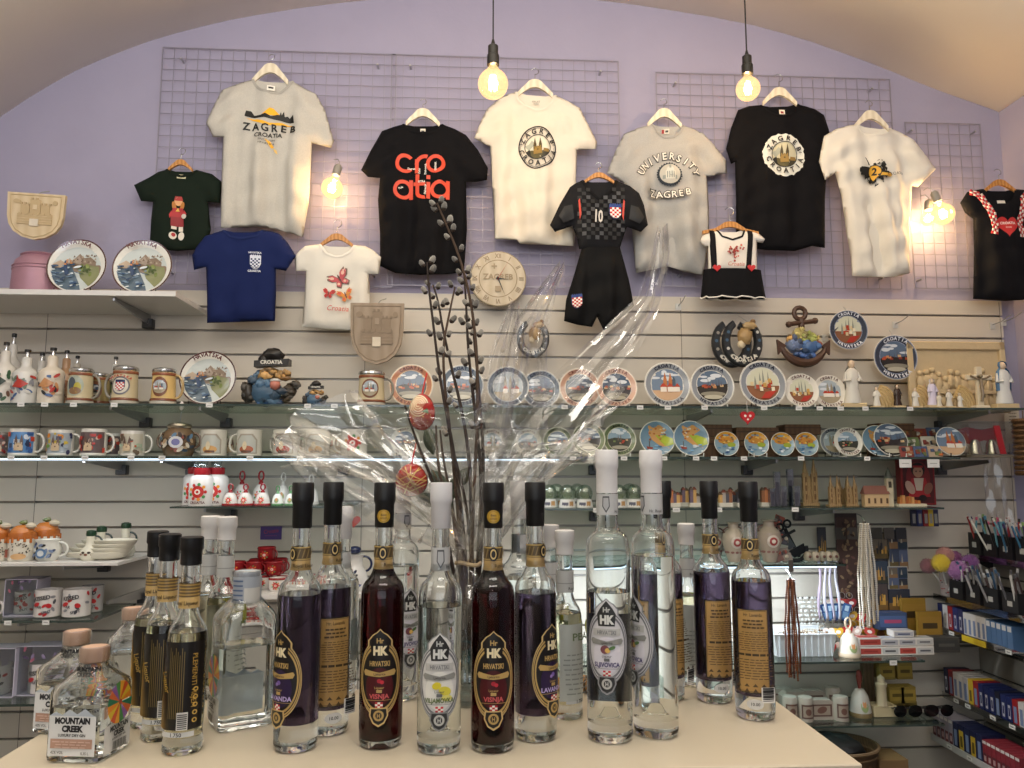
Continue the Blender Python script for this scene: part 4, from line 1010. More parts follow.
mug(213, 26, 27, 'S3', 2.94, 'arched picture mug just right of the decorated pot', 'arch', 1, 'd0ccc0', -1)
mug(249, 25, 27, 'S3', 2.94, 'arched picture mug, second right of the decorated pot', 'arch', 2, 'd0ccc0', -1)
mug(285, 25, 27, 'S3', 2.94, 'arched picture mug turned aside, its handle to the left', 'arch', 3, 'd0ccc0', -1, .5)
mug(317, 25, 27, 'S3', 2.94, 'arched picture mug under the start of the cellophane', 'arch', 4, 'd0ccc0', -1)
mug(354, 26, 27, 'S3', 2.94, 'mug with red flower picture behind the cellophane', 'heart', 5, 'd8d4ca', -1)
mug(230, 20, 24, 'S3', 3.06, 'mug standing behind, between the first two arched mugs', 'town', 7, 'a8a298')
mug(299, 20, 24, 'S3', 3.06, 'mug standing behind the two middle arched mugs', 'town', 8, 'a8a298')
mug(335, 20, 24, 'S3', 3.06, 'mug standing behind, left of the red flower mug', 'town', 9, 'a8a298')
mug(58, 25, 27, 'S6', 2.93, 'white printed cup with red lips and KISSED lettering', 'word', 10, 'd9d4d0', 1, noh=True, name='printed_cup')
mug(86, 26, 27, 'S6', 2.93, 'white printed cup at the shelf corner, red lips low', 'word', 12, 'd9d4d0', 1, noh=True, name='printed_cup')
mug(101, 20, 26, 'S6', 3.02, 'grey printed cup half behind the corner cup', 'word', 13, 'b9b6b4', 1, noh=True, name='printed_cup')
mug(2, 15, 18, 'S6', 2.93, 'low white cup with handle cut by the left edge', 'word', 14, 'd9d4d0')
def stein(px, w, h, sh, Y, label, art, hs=1, body='cdbf9c'):
    p = on(sh, px, Y); k = mpp(px, Y); R = w*k/2; H = h*k; t = T('beer_stein', label, 'stein', p)
    b = MB(); b.lathe([(0, .001), (R, 0), (R*1.04, H*.04), (R*1.0, H*.1), (R*.97, H*.16), (R*.9, H*.78), (R*.93, H*.86), (R*.9, H*.9), (R*.84, H*.9), (R*.8, H*.2), (0, H*.15)], cer(body), 28, cap=False); b.build('body', t)
    for z0, z1, c in ((.02, .1, 'b5b0a4'), (.1, .17, '7a4a34'), (.79, .87, '8a5236')): s = MB(); s.lathe([(R*1.03 if z0 < .5 else R*.93, H*z0), (R*1.05 if z0 < .5 else R*.96, H*(z0+z1)/2), (R*1.0 if z0 < .5 else R*.93, H*z1)], cer(c), 28, cap=False); s.build('relief_band', t)
    r = MB(); r.lathe([(R*.9, H*.87), (R*.97, H*.91), (R*.95, H*.97), (R*.8, H)], metal('c9c9c6', .25), 28, cap=False); r.build('metal_rim', t)
    q = MB(); handle(q, R*.93, H*.18, H*.82, w*k*.33, .005, cer('b59a68' if body == 'd8b878' else '8a8478'), 0 if hs > 0 else PI); q.build('handle', t)
    a = Art(); W = R*.95
    if art == 'face':
        a.ell(-W*.1, H*.5, W*.8, H*.28, 'a9b0a0'); a.ell(-W*.3, H*.55, W*.35, H*.18, '4a5660'); a.ell(W*.2, H*.45, W*.3, H*.14, 'b5a83a'); a.ell(0, H*.36, W*.5, H*.1, '8a6a4a')
    elif art == 'check':
        a.circ(0, H*.48, H*.24, '6a6a72', 28); a.circ(0, H*.48, H*.2, 'dcd6c6', 28); a.merge(shield(H*.24, H*.3, 5, crown=None), 0, H*.48); a.arc('HRVATSKA', 0, H*.3, H*.4, PI/2, H*.06, 'b53a30', .04, .16)
    else:
        a.ell(0, H*.48, W*.68, H*.27, '7a4a30'); s2 = scene_art('pale' if art == 'barrel' else 'night', 5); a.merge(Art().merge(s2), 0, H*.48, W*.58)
    m = MB(); m.art(a, wrap(R*.985), R*.3, 0, .3); m.build('painted_picture', t, smooth=180); return t
stein(76, 25, 38, 'S2', 2.93, 'beige stein with a grey bearded face picture', 'face')
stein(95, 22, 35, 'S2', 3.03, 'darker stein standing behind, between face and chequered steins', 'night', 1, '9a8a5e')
stein(121, 26, 40, 'S2', 2.93, 'tall stein with red and white chequered crest', 'check', -1)
stein(160, 25, 38, 'S2', 2.93, 'honey beige stein with a barrel-shaped town picture', 'barrel', 1, 'd8b878')
stein(370, 28, 36, 'S2', 2.94, 'stein with blue barrel picture in front of wooden shield', 'barrel', 1)
# ---- painted rakija bottles with pourers, far left
def rakija(px, h, Y, label, cols, w=24, seed=1, R2=.0):
    p = on('S2', px, Y); k = mpp(px, Y); R = w*k/2; H = h*k; t = T('painted_bottle', label, 'bottle', p)
    b = MB(); b.lathe([(0, .001), (R, 0), (R*1.02, H*.03), (R*1.02, H*.55), (R*.9, H*.6), (R*.5, H*.66), (R*.42, H*.7), (R*.42, H*.84), (R*.3, H*.86), (0, H*.86)], cer(cols[0]), 24, cap=False); b.build('glazed_body', t)
    a = Art(); rn = random.Random(seed)
    for _ in range(22): a.ell(rn.uniform(-1.1, 1.1)*R, rn.uniform(.08, .5)*H, R*.3, H*.025, cols[rn.randrange(len(cols))], rn.uniform(0, 3), 10)
    a.poly([(-R*.5, H*.3), (0, H*.45), (R*.7, H*.36), (R*.2, H*.28)], cols[1]); m = MB(); m.art(a, wrap(R*1.02), R*.3, 0, .3); m.build('painted_pattern', t, smooth=180)
    q = MB(); q.lathe([(R*.2, H*.86), (R*.14, H*.9), (R*.14, H*.96)], metal('c8c8c8', .2), 12); q.lathe([(R*.26, H*.95), (R*.26, H), (0, H*1.01)], mat('1a1a1a', .4), 12); q.build('pourer', t); return t
rakija(-2, 66, 2.93, 'dark patterned ceramic bottle cut by the left edge', ('d8d2c8', '2a3a2a', '6a4a3a', '3a5a3a'), 22, 1)
rakija(20, 58, 2.93, 'ceramic bottle painted with red roof and blue zigzags', ('d4d2cc', 'b5382e', '3a5a8a', '6a7a6a', '8a8a90'), 24, 2)
rakija(46, 60, 2.93, 'ceramic bottle painted with black and red ball pattern', ('d8cdbc', 'c28a5a', '3a5a8a', '2a2a2a', 'b5382e'), 24, 3)
rakija(5, 78, 3.05, 'tall white-necked bottle in the back row, far left', ('cfcac2', '8a9a8a', '6a6a6a'), 18, 4)
rakija(35, 58, 3.08, 'white-necked bottle in the back row, between the two painted bottles', ('cfcac2', '8a6a4a', 'a8a8a8'), 18, 5)
rakija(60, 60, 3.05, 'brown-necked bottle behind the face stein', ('b08a68', '8a5a3a', '5a3a2a'), 18, 6)
rakija(71, 56, 3.13, 'pourer bottle behind the face stein, in the wall row', ('c9c0b0', '8a5a3a', '5a6a3a'), 16, 7)
rakija(110, 54, 3.08, 'clear-topped pourer bottle behind the chequered stein', ('c4c0b8', '5a6a3a', '3a3a3a'), 16, 8)
# ---- decorated two-handled pot
p = on('S3', 178, 2.92); k = mpp(178, 2.92); t = T('decorated_pot', 'ornate two-handled pot with a small white spoon on top', 'pot', p)
b = MB(); b.lathe([(0, 0), (13*k, 0), (15*k, 4*k), (17*k, 14*k), (15*k, 24*k), (11*k, 28*k), (11*k, 31*k), (9*k, 31*k), (0, 30*k)], cer('6f5a44'), 28, cap=False)
b.build('body', t)
a = Art(); rn = random.Random(3)
for _ in range(40): a.ell(rn.uniform(-18, 18)*k, rn.uniform(4, 22)*k, 3*k, 1.6*k, ('2a3a4a', 'b59a78', '3a2a22', '5f7f9a', 'd0c8b8', '8a4a3a')[rn.randrange(6)], rn.uniform(0, 3), 10)
a.circ(3*k, 14*k, 6*k, 'cfd0d4', 14); a.circ(3*k, 14*k, 3.5*k, '6a6aa0', 10)
m = MB(); m.art(a, wrap(16.4*k), 4*k, 0, .3); m.build('painted_pattern', t, smooth=180)
for s_ in (-1, 1):
    h = MB(); handle(h, 13*k, 8*k, 24*k, 9*k, .0045, cer('6a5444'), 0 if s_ > 0 else PI); h.build('handle', t)
h = MB(); h.lathe([(11.5*k, 29*k), (12*k, 31*k), (11*k, 33*k), (3*k, 35*k), (0, 35*k)], metal('b8b0a0', .3), 24, cap=False); h.build('lid', t)
h = MB(); h.tube([(0, 0, 34*k), (1*k, 0, 46*k)], .002, metal(), 6); h.ball((1*k, 0, 52*k), 4.4*k, cer('e4dcd8'), 12, .55, .5, 1.1); h.build('spoon', t)
# ---- grotesque figurines, horseshoes, anchor, ship
def lumps(name, t, spec, seed=0, mx=None):
    b = MB(); rn = random.Random(seed)
    for i, (x, z, r, sx, sz, c) in enumerate(spec):
        b.ball((x, rn.uniform(-.008, .008), z), r, mat(c, .35, var=.15, scale=80), 12, sx, .7, sz, .16, seed+i)
        for q in range(7):
            a = rn.uniform(0, 6.28); rr = r*rn.uniform(.4, .9); h_ = lin(c); k_ = rn.choice((.35, .6, 1.25, 1.6)); g_ = ''.join('%02x' % int(255*min(1, (v*k_))**.4545) for v in h_[:3])
            b.ball((x+rr*sx*math.cos(a), -r*.45-rn.uniform(0, .006), z+rr*sz*math.sin(a)), r*rn.uniform(.22, .4), mat(g_, .35), 8, rn.uniform(.8, 1.6), .7, rn.uniform(.7, 1.3), .15, q)
    return b.build(name, t)
def figurine(px, Y, k, label):
    p = on('S2', px, Y); t = T('crocodile_figurine', label, 'figurine', p); u = mpp(px, Y)*k
    S = lambda L: [(x*u, z*u, r*u, sx, sz, c) for x, z, r, sx, sz, c in L]
    lumps('body', t, S([(0, 12, 13, 1.1, .9, '3b5870'), (-8, 26, 8, .9, 1, '46627a'), (4, 4, 8, 1.6, .5, '2f5078'), (-3, 19, 9, 1, 1, '50708a')]), 1)
    lumps('head', t, S([(0, 31, 8, 1.2, .7, 'a98450'), (12, 30, 6, 1.6, .6, 'a07c48'), (16, 26, 4, 1.4, .6, '7d5c34'), (-5, 27, 5, 1, 1, '8f7040')]), 2)
    lumps('tail', t, S([(-17, 12, 8, .8, 1.2, '2f2a24'), (-20, 18, 4, 1, 1, '3a3228'), (20, 14, 7, .9, 1, '3a3226'), (26, 20, 4, 1.1, 1, '2f2a22'), (14, 6, 5, 1.4, .7, '55452c')]), 3)
    b = MB(); b.prism([(-12*u, 36*u), (20*u, 38*u), (20*u, 44*u), (-12*u, 42*u)], -6*u, 6*u, mat('201d1a', .4)); b.ball((4*u, 0, 48*u), 9*u, mat('1c1917', .4), 12, 1.1, .8, .7, .15, 4); b.ball((-4*u, 0, 43*u), 6*u, mat('1c1917', .4), 10)
    a = Art(); a.text('CROATIA', 4*u, 39*u, 3.4*u, 'd8d4c8', .04); b.art(a, lambda x, z, l: (x, -6.3*u, z)); b.build('hat', t)['label'] = 'black hat with CROATIA lettering'
    b = MB(); b.ball((9*u, -9*u, 19*u), 5*u, cer('c07a6a'), 12); b.ball((9*u, -9*u, 23*u), 5*u, mat('cfcfcc', .3), 10, 1, 1, .4); b.build('round_badge', t)
figurine(265, 2.94, 1.1, 'large crocodile figurine in a blue coat and black CROATIA hat')
figurine(312, 2.94, .48, 'tiny crocodile figurine in hat right of the large one')
def horseshoe(px, py, Y, R, label, cols, text=None, n=1):
    p = P(px, py, Y); u = mpp(px, Y); t = T('horseshoe_plaque', label, 'horseshoe', p)
    for q in range(n):
        dx, dy = (-9*q)*u, .02*q; r = R*u; b = MB(); pts = []; N = 26
        for i in range(N+1):
            a = math.radians(118)+math.radians(304)*i/N; pts.append((r*.78*math.cos(a)+dx, r*1.0*math.sin(a)))
        pts = [(x, -.02 if 0 else z) for x, z in pts]
        wv = []; fs = []
        for i, (x, z) in enumerate(pts):
            a = math.radians(118)+math.radians(304)*i/N; wdt = r*(.17+.05*math.sin((i/N)*PI)); nx, nz = math.cos(a), math.sin(a)
            wv += [(x-nx*wdt, dy-.005, z-nz*wdt), (x-nx*wdt*.6, dy-.014, z-nz*wdt*.6), (x+nx*wdt*.6, dy-.014, z+nz*wdt*.6), (x+nx*wdt, dy-.005, z+nz*wdt), (x+nx*wdt, dy+.004, z+nz*wdt), (x-nx*wdt, dy+.004, z-nz*wdt)]
        for i in range(N):
            for j in range(6): fs.append((i*6+j, i*6+(j+1) % 6, (i+1)*6+(j+1) % 6, (i+1)*6+j))
        fs += [tuple(range(6)), tuple(N*6+j for j in range(5, -1, -1))]
        b.add(wv, fs, mat(cols[0], .35, var=.1)); b.build('horseshoe', t)
        a = Art(); rn = random.Random(px+q)
        for i in range(3, N-2, 2): a.circ(pts[i][0], pts[i][1], r*.08, cols[1+rn.randrange(len(cols)-1)], 8)
        if text: a.arc(text, dx, 0, r*.78, -PI/2, r*.2, 'dcd8cc', .04, .21, True)
        m = MB(); m.art(a, lambda x, z, l: (x, dy-.0145-.0003*l, z)); m.build('painted_detail', t, smooth=False)
    f = MB()
    f.ball((r*.1, -.016, r*.25), r*.36, mat('a88a5c', .4, var=.2, scale=90), 12, 1, .6, 1.1, .18, 3); f.ball((r*.3, -.018, r*.75), r*.26, mat('b5986a', .4), 10, 1.4, .6, .7, .15, 4); f.ball((-r*.1, -.016, -.15*r), r*.2, mat('d8c8a8', .4), 10, 1, .6, 1, .1, 5); f.ball((r*.5, -.014, r*.95), r*.14, mat('8a6a44'), 8)
    f.build('relief_figure', t); c = MB(); c.tube([(-r*.4, 0, r*.9), (0, .03, r*1.35), (r*.4, 0, r*.9)], .0013, metal(), 5); c.build('hanging_wire', t); return t
horseshoe(533, 338, 3.12, 17, 'single dark horseshoe plaque hanging below the wooden clock side', ('3a3d40', 'c8c4bc', '7a8088'), 'CROATIA')
horseshoe(742, 342, 3.10, 21, 'pair of overlapping horseshoe plaques under the baby dress', ('26282b', 'c8c4bc', '3f5f7a', '9a9488'), 'CROATIA', 2)
p = P(803, 343, 3.11); u = mpp(803, 3.11); t = T('anchor_plaque', 'brown anchor plaque with painted village hanging above small plates', 'anchor', p)
b = MB(); m = mat('4f3526', .45, var=.15)
b.tube([(24*u*math.cos(a), -.004, 4*u+24*u*math.sin(a)) for a in [math.radians(200+14*i) for i in range(11)]], 4*u, m, 8, rs=[(2+3*math.sin(PI*i/10))*u for i in range(11)])
b.tube([(0, 0, -18*u), (-1*u, 0, 24*u)], 3.2*u, m, 8); b.tube([(-13*u, -.003, 19*u), (12*u, -.003, 22*u)], 2.4*u, m, 8)
for x, z in ((-14, 18.5), (13, 22.5)): b.ball((x*u, -.003, z*u), 3.4*u, m, 8)
b.tube([(-2*u+6*u*math.cos(a), 0, 30*u+6*u*math.sin(a)) for a in [2*PI*i/12 for i in range(12)]], 2.4*u, m, 8, True)
for s_ in (-1, 1): b.prism([(s_*27*u, 3*u), (s_*18*u, -3*u), (s_*26*u, -12*u)], -.01, .004, m)
b.build('anchor_body', t)
lumps('painted_relief', t, [(x*u, z*u, r*u, sx, sz, c) for x, z, r, sx, sz, c in [(-8, -2, 8, 1.2, 1, '6f7fa0'), (6, -4, 8, 1.2, .9, '4a6a98'), (-4, 8, 7, 1, 1, 'b0a468'), (6, 6, 7, 1.2, .8, '9aa058'), (-12, 3, 5, 1, 1, 'c49a5a'), (12, -1, 5, 1.3, .8, '8a4a38'), (0, -12, 7, 1.6, .6, '3f5a8a'), (14, 5, 3, 1, 1, 'c8b46a'), (-4, -6, 3, 1.3, 1, 'd0b8a0')]], 5)
# ---- wooden shield plaques, clock, milk can
def castle_shield(px, py, w, h, Y, label, wd, cc, rot=0, ztop=0):
    p = P(px, py, Y); u = mpp(px, Y); t = T('shield_plaque', label, 'shield plaque', p, ry=rot, rx=.08 if rot else 0); W, H = w*u/2, h*u/2
    b = MB(); o = [(-W, H), (W, H), (W*.97, 0), (W*.9, -H*.35), (W*.72, -H*.66), (W*.42, -H*.88), (0, -H), (-W*.42, -H*.88), (-W*.72, -H*.66), (-W*.9, -H*.35), (-W*.97, 0)]; b.prism(o, -.008, .008, wd)
    b.build('wooden_board', t, smooth=False)
    r = MB()
    r.tube([(x*.88, -.008, z*.9) for x, z in o], .0022, cc, 5, True)
    for x0, x1, z0, z1 in ((-.6, .6, -.35, .1), (-.5, -.2, .1, .5), (.2, .5, .1, .5), (-.18, .18, .1, .72)):
        r.box(x0*W, x1*W, -.0115, -.007, z0*H, z1*H, cc)
    for i in range(6): r.box((-.55+i*.2)*W, (-.45+i*.2)*W, -.0135, -.007, .04*H, .14*H, cc)
    for x in (-.5, -.35, -.2, .2, .35, .5, -.12, .04): r.box((x-.03)*W, (x+.05)*W, -.0135, -.007, (.5 if abs(x) > .15 else .72)*H, (.58 if abs(x) > .15 else .8)*H, cc)
    for j in range(4): r.box(-.6*W, .6*W, -.0125, -.007, (-.32+j*.11)*H, (-.305+j*.11)*H, wd)
    r.box(-.15*W, .15*W, -.0145, -.007, -.42*H, -.12*H, mat('d8ccb8')); r.box(-.08*W, .08*W, -.013, -.007, .3*H, .5*H, wd)
    s = ell(-.65*W, .62*H, .13*W, .1*H, 10); r.prism(s, -.011, -.007, cc); s = ell(.68*W, .62*H, .09*W, .1*H, 10); r.prism(s, -.011, -.007, cc)
    r.build('carved_castle', t, smooth=False)
    c = MB(); c.tube([(.02*W, 0, H), (.1*W, .01, H*1.12), (.3*W, .02, H*1.2)], .0018, mat('8a8a80'), 5); c.build('hanging_wire', t)
castle_shield(36, 217, 60, 50, 3.0, 'pale carved castle shield above the pink milk can', wood('d3bf9c', 'c9b28c', 8), mat('bba37c', .7), .05)
castle_shield(377, 334, 55, 64, 3.03, 'grey-brown carved castle shield hanging behind stein', wood('a08f7c', '968571', 8), mat('8d7c69', .7))
p = P(498, 279, 3.13); u = mpp(498, 3.13); t = T('wall_clock', 'round pale wooden clock with thin black hands', 'clock', p)
b = MB(); b.lathe([(0, .008), (28.5*u, .008), (29*u, .005), (29*u, -.005), (28.5*u, -.008), (0, -.008)], wood('c9bca6', 'bfb198', 7), 48, RX(PI/2), cap=False)
b.build('wooden_disc', t)
a = Art()
a.ring(0, 0, 19*u, 19*u, 19.8*u, 19.8*u, '8f7d62', 40); a.ring(0, 0, 28*u, 28*u, 28.6*u, 28.6*u, '8f7d62', 40)
for i, s_ in enumerate(['XII', 'I', 'II', 'III', 'IIII', 'V', 'VI', 'VII', 'VIII', 'IX', 'X', 'XI']):
    ang = PI/2-i*PI/6; a.text(s_, 21.5*u*math.cos(ang), 21.5*u*math.sin(ang), 5*u, '8f7d62', .02, .8, ang-PI/2)
a.text('ZAGREB', 0, -1*u, 6*u, '9c8a6e', .03); a.text('+', -4*u, 9*u, 8*u, '9c8a6e', .02); a.rect(-3*u, -14*u, 3*u, -8*u, '9c8a6e')
m = MB(); m.art(a, lambda x, z, l: (x, -.0085-.0002*l, z)); m.build('engraved_dial', t, smooth=False)
for n_, L, w_, ang, c in (('hour_hand', 12, 1.0, -5, '1a1a1a'), ('minute_hand', 19, .8, -68, '1a1a1a'), ('second_hand', 22, .3, 60, 'b53a2a')):
    h = MB(); aa = math.radians(ang); h.prism([(-2*u*math.cos(aa)-w_*u*math.sin(aa), -2*u*math.sin(aa)+w_*u*math.cos(aa)), (L*u*math.cos(aa), L*u*math.sin(aa)), (-2*u*math.cos(aa)+w_*u*math.sin(aa), -2*u*math.sin(aa)-w_*u*math.cos(aa))], -.0115, -.0105, mat(c, .4)); h.cyl(.004, -.001, .001, mat(c), 10, RX(PI/2) @ TR(0, 0, .0115)); h.build(n_, t)
p = on('S1', 28, 3.04); u = mpp(28, 2.98); t = T('milk_can', 'dusty pink metal milk can standing on the top white shelf', 'milk can', p)
b = MB(); m_ = mat('a97f8c', .45, .2, var=.06)
b.lathe([(0, 0), (28*u, 0), (28.5*u, 2*u), (27*u, 34*u), (25*u, 41*u), (20*u, 46*u), (18*u, 47*u), (0, 47*u)], m_, 40, cap=False); b.build('body', t)
r = MB()
for z in (31, 34.5): r.tube([((27.3)*u*math.cos(a), 27.3*u*math.sin(a), z*u) for a in [2*PI*i/36 for i in range(36)]], .8*u, m_, 6, True)
r.build('raised_band', t)
l = MB(); l.lathe([(19*u, 46*u), (21*u, 48*u), (18*u, 50*u), (0, 51.5*u)], m_, 32, cap=False); l.build('lid', t)
h = MB(); h.tube([(25*u, -.01, 36*u), (30*u, -.02, 38*u), (30*u, -.02, 44*u), (20*u, -.01, 47*u)], .003, mat('8a4a3a', .5), 6); h.build('handle', t)
# ---- brown cardboard boxes behind the small plates
n = 0
for px, w, z0, h, Y, lab in ((712, 40, 0, 20, 3.06, 'brown wooden box behind the first blue and gold plate'), (755, 42, 0, 16, 3.06, 'low brown box under another, behind the heart plates'), (755, 42, 16.4, 13, 3.06, 'upper brown box stacked behind the hanging heart'), (796, 36, 0, 22, 3.06, 'brown box behind the two orange-topped plates'), (800, 36, 22.4, 10, 3.08, 'flat brown box with white sticker lying on top'), (712, 36, 20.4, 12, 3.08, 'upper brown box beside the map plates'), (893, 40, 0, 26, 3.08, 'dark brown box behind the magnet heap'), (893, 36, 26.4, 7, 3.08, 'thin brown lid box on top behind the magnet heap')):
    p = on('S3', px, Y); u = mpp(px, Y); t = T('cardboard_box', lab, 'box', p+Vector((0, 0, z0*u))); b = MB(); b.box(-w*u/2, w*u/2, -.04, .05, 0, h*u, wood('6a4a30', '5c3f28', 14), b=.002); b.build('carton', t, smooth=False)
    l = MB(); l.box(-w*u/2-.001, w*u/2+.001, -.0415, .051, h*u*.62, h*u*.72, mat('4a3220')); l.build('lid_seam', t, smooth=False)
# hanging heart
p = P(747, 417, 2.84); u = mpp(747, 2.84)
hp = [(.065*7*16*math.sin(a)**3*u, .065*7*(13*math.cos(a)-5*math.cos(2*a)-2*math.cos(3*a)-math.cos(4*a))*u) for a in [2*PI*i/28 for i in range(28)]]
t = T('heart_ornament', 'red heart ornament hanging from the upper glass shelf edge', 'ornament', p)
b = MB(); b.prism(hp, -.008, .0, mat('b8242a', .3)); b.build('heart', t); a = Art(); a.circ(-2.5*u, 1*u, 1.3*u, 'f0e8e0', 8); a.circ(2.5*u, 1*u, 1.3*u, 'f0e8e0', 8); a.circ(0, -2.5*u, 1.1*u, 'f0e8e0', 8); m = MB(); m.art(a, y=-.0082); m.build('white_dots', t, smooth=False)
c = MB(); c.tube([(0, -.004, 5*u), (0, -.004, 16*u)], .001, mat('d8d8d8'), 5); c.build('string', t)
# ---- magnets heap and gift box at the right of the plate shelf
for i, (px, py, r, Y, lab) in enumerate([(880, 441, 16, 2.97, 'round relief magnet plate, blue and red, left of the magnet heap'), (893, 440, 17, 2.95, 'largest round relief magnet plate with red boat'), (953, 441, 15, 2.93, 'round relief magnet plate in front of the red ribbon')]):
    plate(px, py, r, 'S3', Y, lab, ('map', 'bridge', 'twins')[i], 'none', 71+i, 'magnet_plate', lean=.3)
k = 0
MC = ('8a4038', '4a5a7a', 'b5a088', '6a7a4a', 'c9c2b4', '3a3a44', 'b5622f')
for i, (px, z0, Y) in enumerate([(908, 0, 2.93), (922, 0, 2.92), (936, 0, 2.93), (914, 9, 2.99), (930, 10, 2.99), (942, 11, 3.02), (906, 17, 3.04), (922, 18, 3.05), (936, 19, 3.06)]):
    p = on('S3', px, Y); u = mpp(px, Y); rn = random.Random(i)
    t = T('fridge_magnet', ('front row relief magnet near a shelf tag', 'second row relief magnet in the heap', 'rear top relief magnet in the heap')[i//3]+', '+('left of three', 'middle of three', 'right of three')[i % 3], 'magnet', p+Vector((0, 0, z0*u)), rx=-.25)
    b = MB(); b.box(-7*u, 7*u, -.004, .004, 0, 11*u, mat(MC[i % 7], .4), b=.002); b.build('magnet_base', t, smooth=False)
    b = MB(); 
    for q in range(6): b.box(x0 := rn.uniform(-6, 3)*u, x0+rn.uniform(2, 4)*u, -.009, -.004, z1 := rn.uniform(1, 6)*u, z1+rn.uniform(2, 4.5)*u, mat(MC[rn.randrange(7)], .4))
    b.build('relief_town', t, smooth=False)
p = on('S3', 983, 2.95); u = mpp(983, 2.95); t = T('gift_box', 'clear gift box tied with red ribbon over two silver bells', 'gift box', p)
b = MB(); b.box(-22*u, 22*u, -.06, .08, 0, 34*u, sheetmat('box_film', 'e8ecec', .05, .4, .05)); b.build('clear_box', t, smooth=False)
b = MB(); b.box(-21*u, 21*u, -.055, .075, .0005, 2*u, mat('8a7a62')); b.build('tray', t, smooth=False)
for x in (-9, 8): 
    c = MB(); c.lathe([(0, 18*u), (3*u, 17*u), (5*u, 13*u), (6*u, 6*u), (8*u, 3*u)], metal('c8c0b0', .2), 20, TR(x*u, -.01, 0), cap=False); c.build('silver_bell', t)
c = MB(); c.prism([(-21*u, 26*u), (-10*u, 30*u), (6*u, 27*u), (19*u, 30*u), (20*u, 14*u), (8*u, 17*u), (-6*u, 13*u), (-20*u, 16*u)], .03, .034, mat('8f1a20', .5)); c.build('red_cloth', t, smooth=False)
c = MB(); c.prism([(2*u, 30*u), (8*u, 30*u), (13*u, 3*u), (7*u, 3*u)], -.0635, -.0612, mat('9c1a22', .4)); c.build('red_ribbon', t, smooth=False)
# ---- religious figures and relief
st = cer('dccfb4')
def saint(px, h, Y, label, robe, cloak=None, base=True, w=.34):
    p = on('S2', px, Y); u = mpp(px, Y); H = h*u; t = T('saint_statuette', label, 'statuette', p)
    z = 0
    if base: b = MB(); z = H*.12; b.box(-H*w*.7, H*w*.7, -.02, .02, 0, z, cer('c9b48c'), b=.002); b.build('plinth', t, smooth=False)
    H2 = H-z; b = MB(); R = H2*w/2
    b.lathe([(0, z), (R*1.1, z), (R*1.15, z+H2*.05), (R*.8, z+H2*.35), (R*.9, z+H2*.6), (R*.75, z+H2*.74), (R*.3, z+H2*.8), (0, z+H2*.81)], cer(robe), 18, sy=.7, cap=False)
    for s_ in (-1, 1): b.tube([(s_*R*.75, 0, z+H2*.7), (s_*R*1.1, -R*.3, z+H2*.5), (s_*R*.5, -R*.8, z+H2*.52)], R*.2, cer(robe), 7)
    b.build('robe', t)
    h_ = MB(); h_.ball((0, 0, z+H2*.88), H2*.085, cer('d8c0a4'), 12, .9, .95, 1.15); h_.build('head', t)
    v = MB(); v.lathe([(R*.95, z+H2*.3), (R*1.0, z+H2*.6), (R*.8, z+H2*.76), (R*.45, z+H2*.84), (H2*.1, z+H2*.9), (H2*.085, z+H2*.97), (0, z+H2)], cer(cloak or robe), 16, sy=.8, cap=False, a0=-.55 if cloak else .15, a1=PI+.55 if cloak else PI-.15); v.build('veil', t); return t
saint(856, 50, 2.97, 'tall white statuette on a rough plinth beside a round plate', 'd8d4ca')
saint(1009, 48, 2.95, 'blue-cloaked white statuette at the right end of the shelf', 'd8d8d4', '5f86b0')
saint(880, 22, 2.93, 'small white statuette in a shell grotto, first past the tall white one', 'dad6cc')
saint(901, 24, 2.93, 'small brown-robed monk statuette', '3a2a20', '2f221a')
saint(919, 21, 2.93, 'small white statuette in a grotto right of the monk', 'dad6cc')
saint(936.5, 30, 2.93, 'slim white statuette, tallest of the small ones', 'd4cce0', 'e0dce4')
saint(943, 16, 2.91, 'tiny white statuette at the feet of the slim one', 'dad2c0')
saint(953, 20, 2.93, 'pointed white statuette left of the crucifix', 'dad6cc')
saint(964, 16, 2.93, 'low white statuette leaning near the crucifix', 'dad6cc')
for px, lab in ((888, 'ochre shell grotto behind the first small statuette'), (926, 'ochre shell grotto behind the statuette right of the monk'), (968, 'ochre shell grotto beside the crucifix')):
    p = on('S2', px, 2.98); u = mpp(px, 2.98); b = MB()
    for q in range(5):
        b.tube([((-11+q*2)*u+r*u*math.cos(a), (q-2)*.004, r*u*math.sin(a)*1.5) for r in [9+q*1.6] for a in [PI*i/8 for i in range(5)]], 2.4*u, cer('c4aa78'), 6)
    tag(b.build('shell_grotto', loc=p), lab, 'ornament')
p = on('S2', 984, 2.95); u = mpp(984, 2.95); t = T('crucifix', 'cream standing crucifix between statuettes and blue-cloaked figure', 'crucifix', p)
b = MB(); b.box(-3*u, 3*u, -.008, .008, 0, 42*u, st, b=.002); b.box(-13*u, 13*u, -.008, .008, 29*u, 34*u, st, b=.002); b.box(-7*u, 7*u, -.02, .02, 0, 4*u, st, b=.002); b.build('cross', t, smooth=False)
b = MB(); c = cer('8a7a62'); b.tube([(-10*u, -.012, 33*u), (-4*u, -.013, 30*u), (0, -.013, 29.5*u), (4*u, -.013, 30*u), (10*u, -.012, 33*u)], 1*u, c, 6); b.tube([(0, -.013, 30*u), (0, -.016, 22*u), (.6*u, -.018, 15*u), (0, -.013, 8*u)], 1.4*u, c, 7); b.ball((0, -.016, 32.5*u), 1.9*u, c, 8); b.build('figure', t)
p = P(957, 372, 3.1); u = mpp(957, 3.1); p.z = SZ['S2']+.0006; t = T('supper_relief', 'large cream carved supper relief panel behind statuettes', 'relief panel', p, rx=-.03)
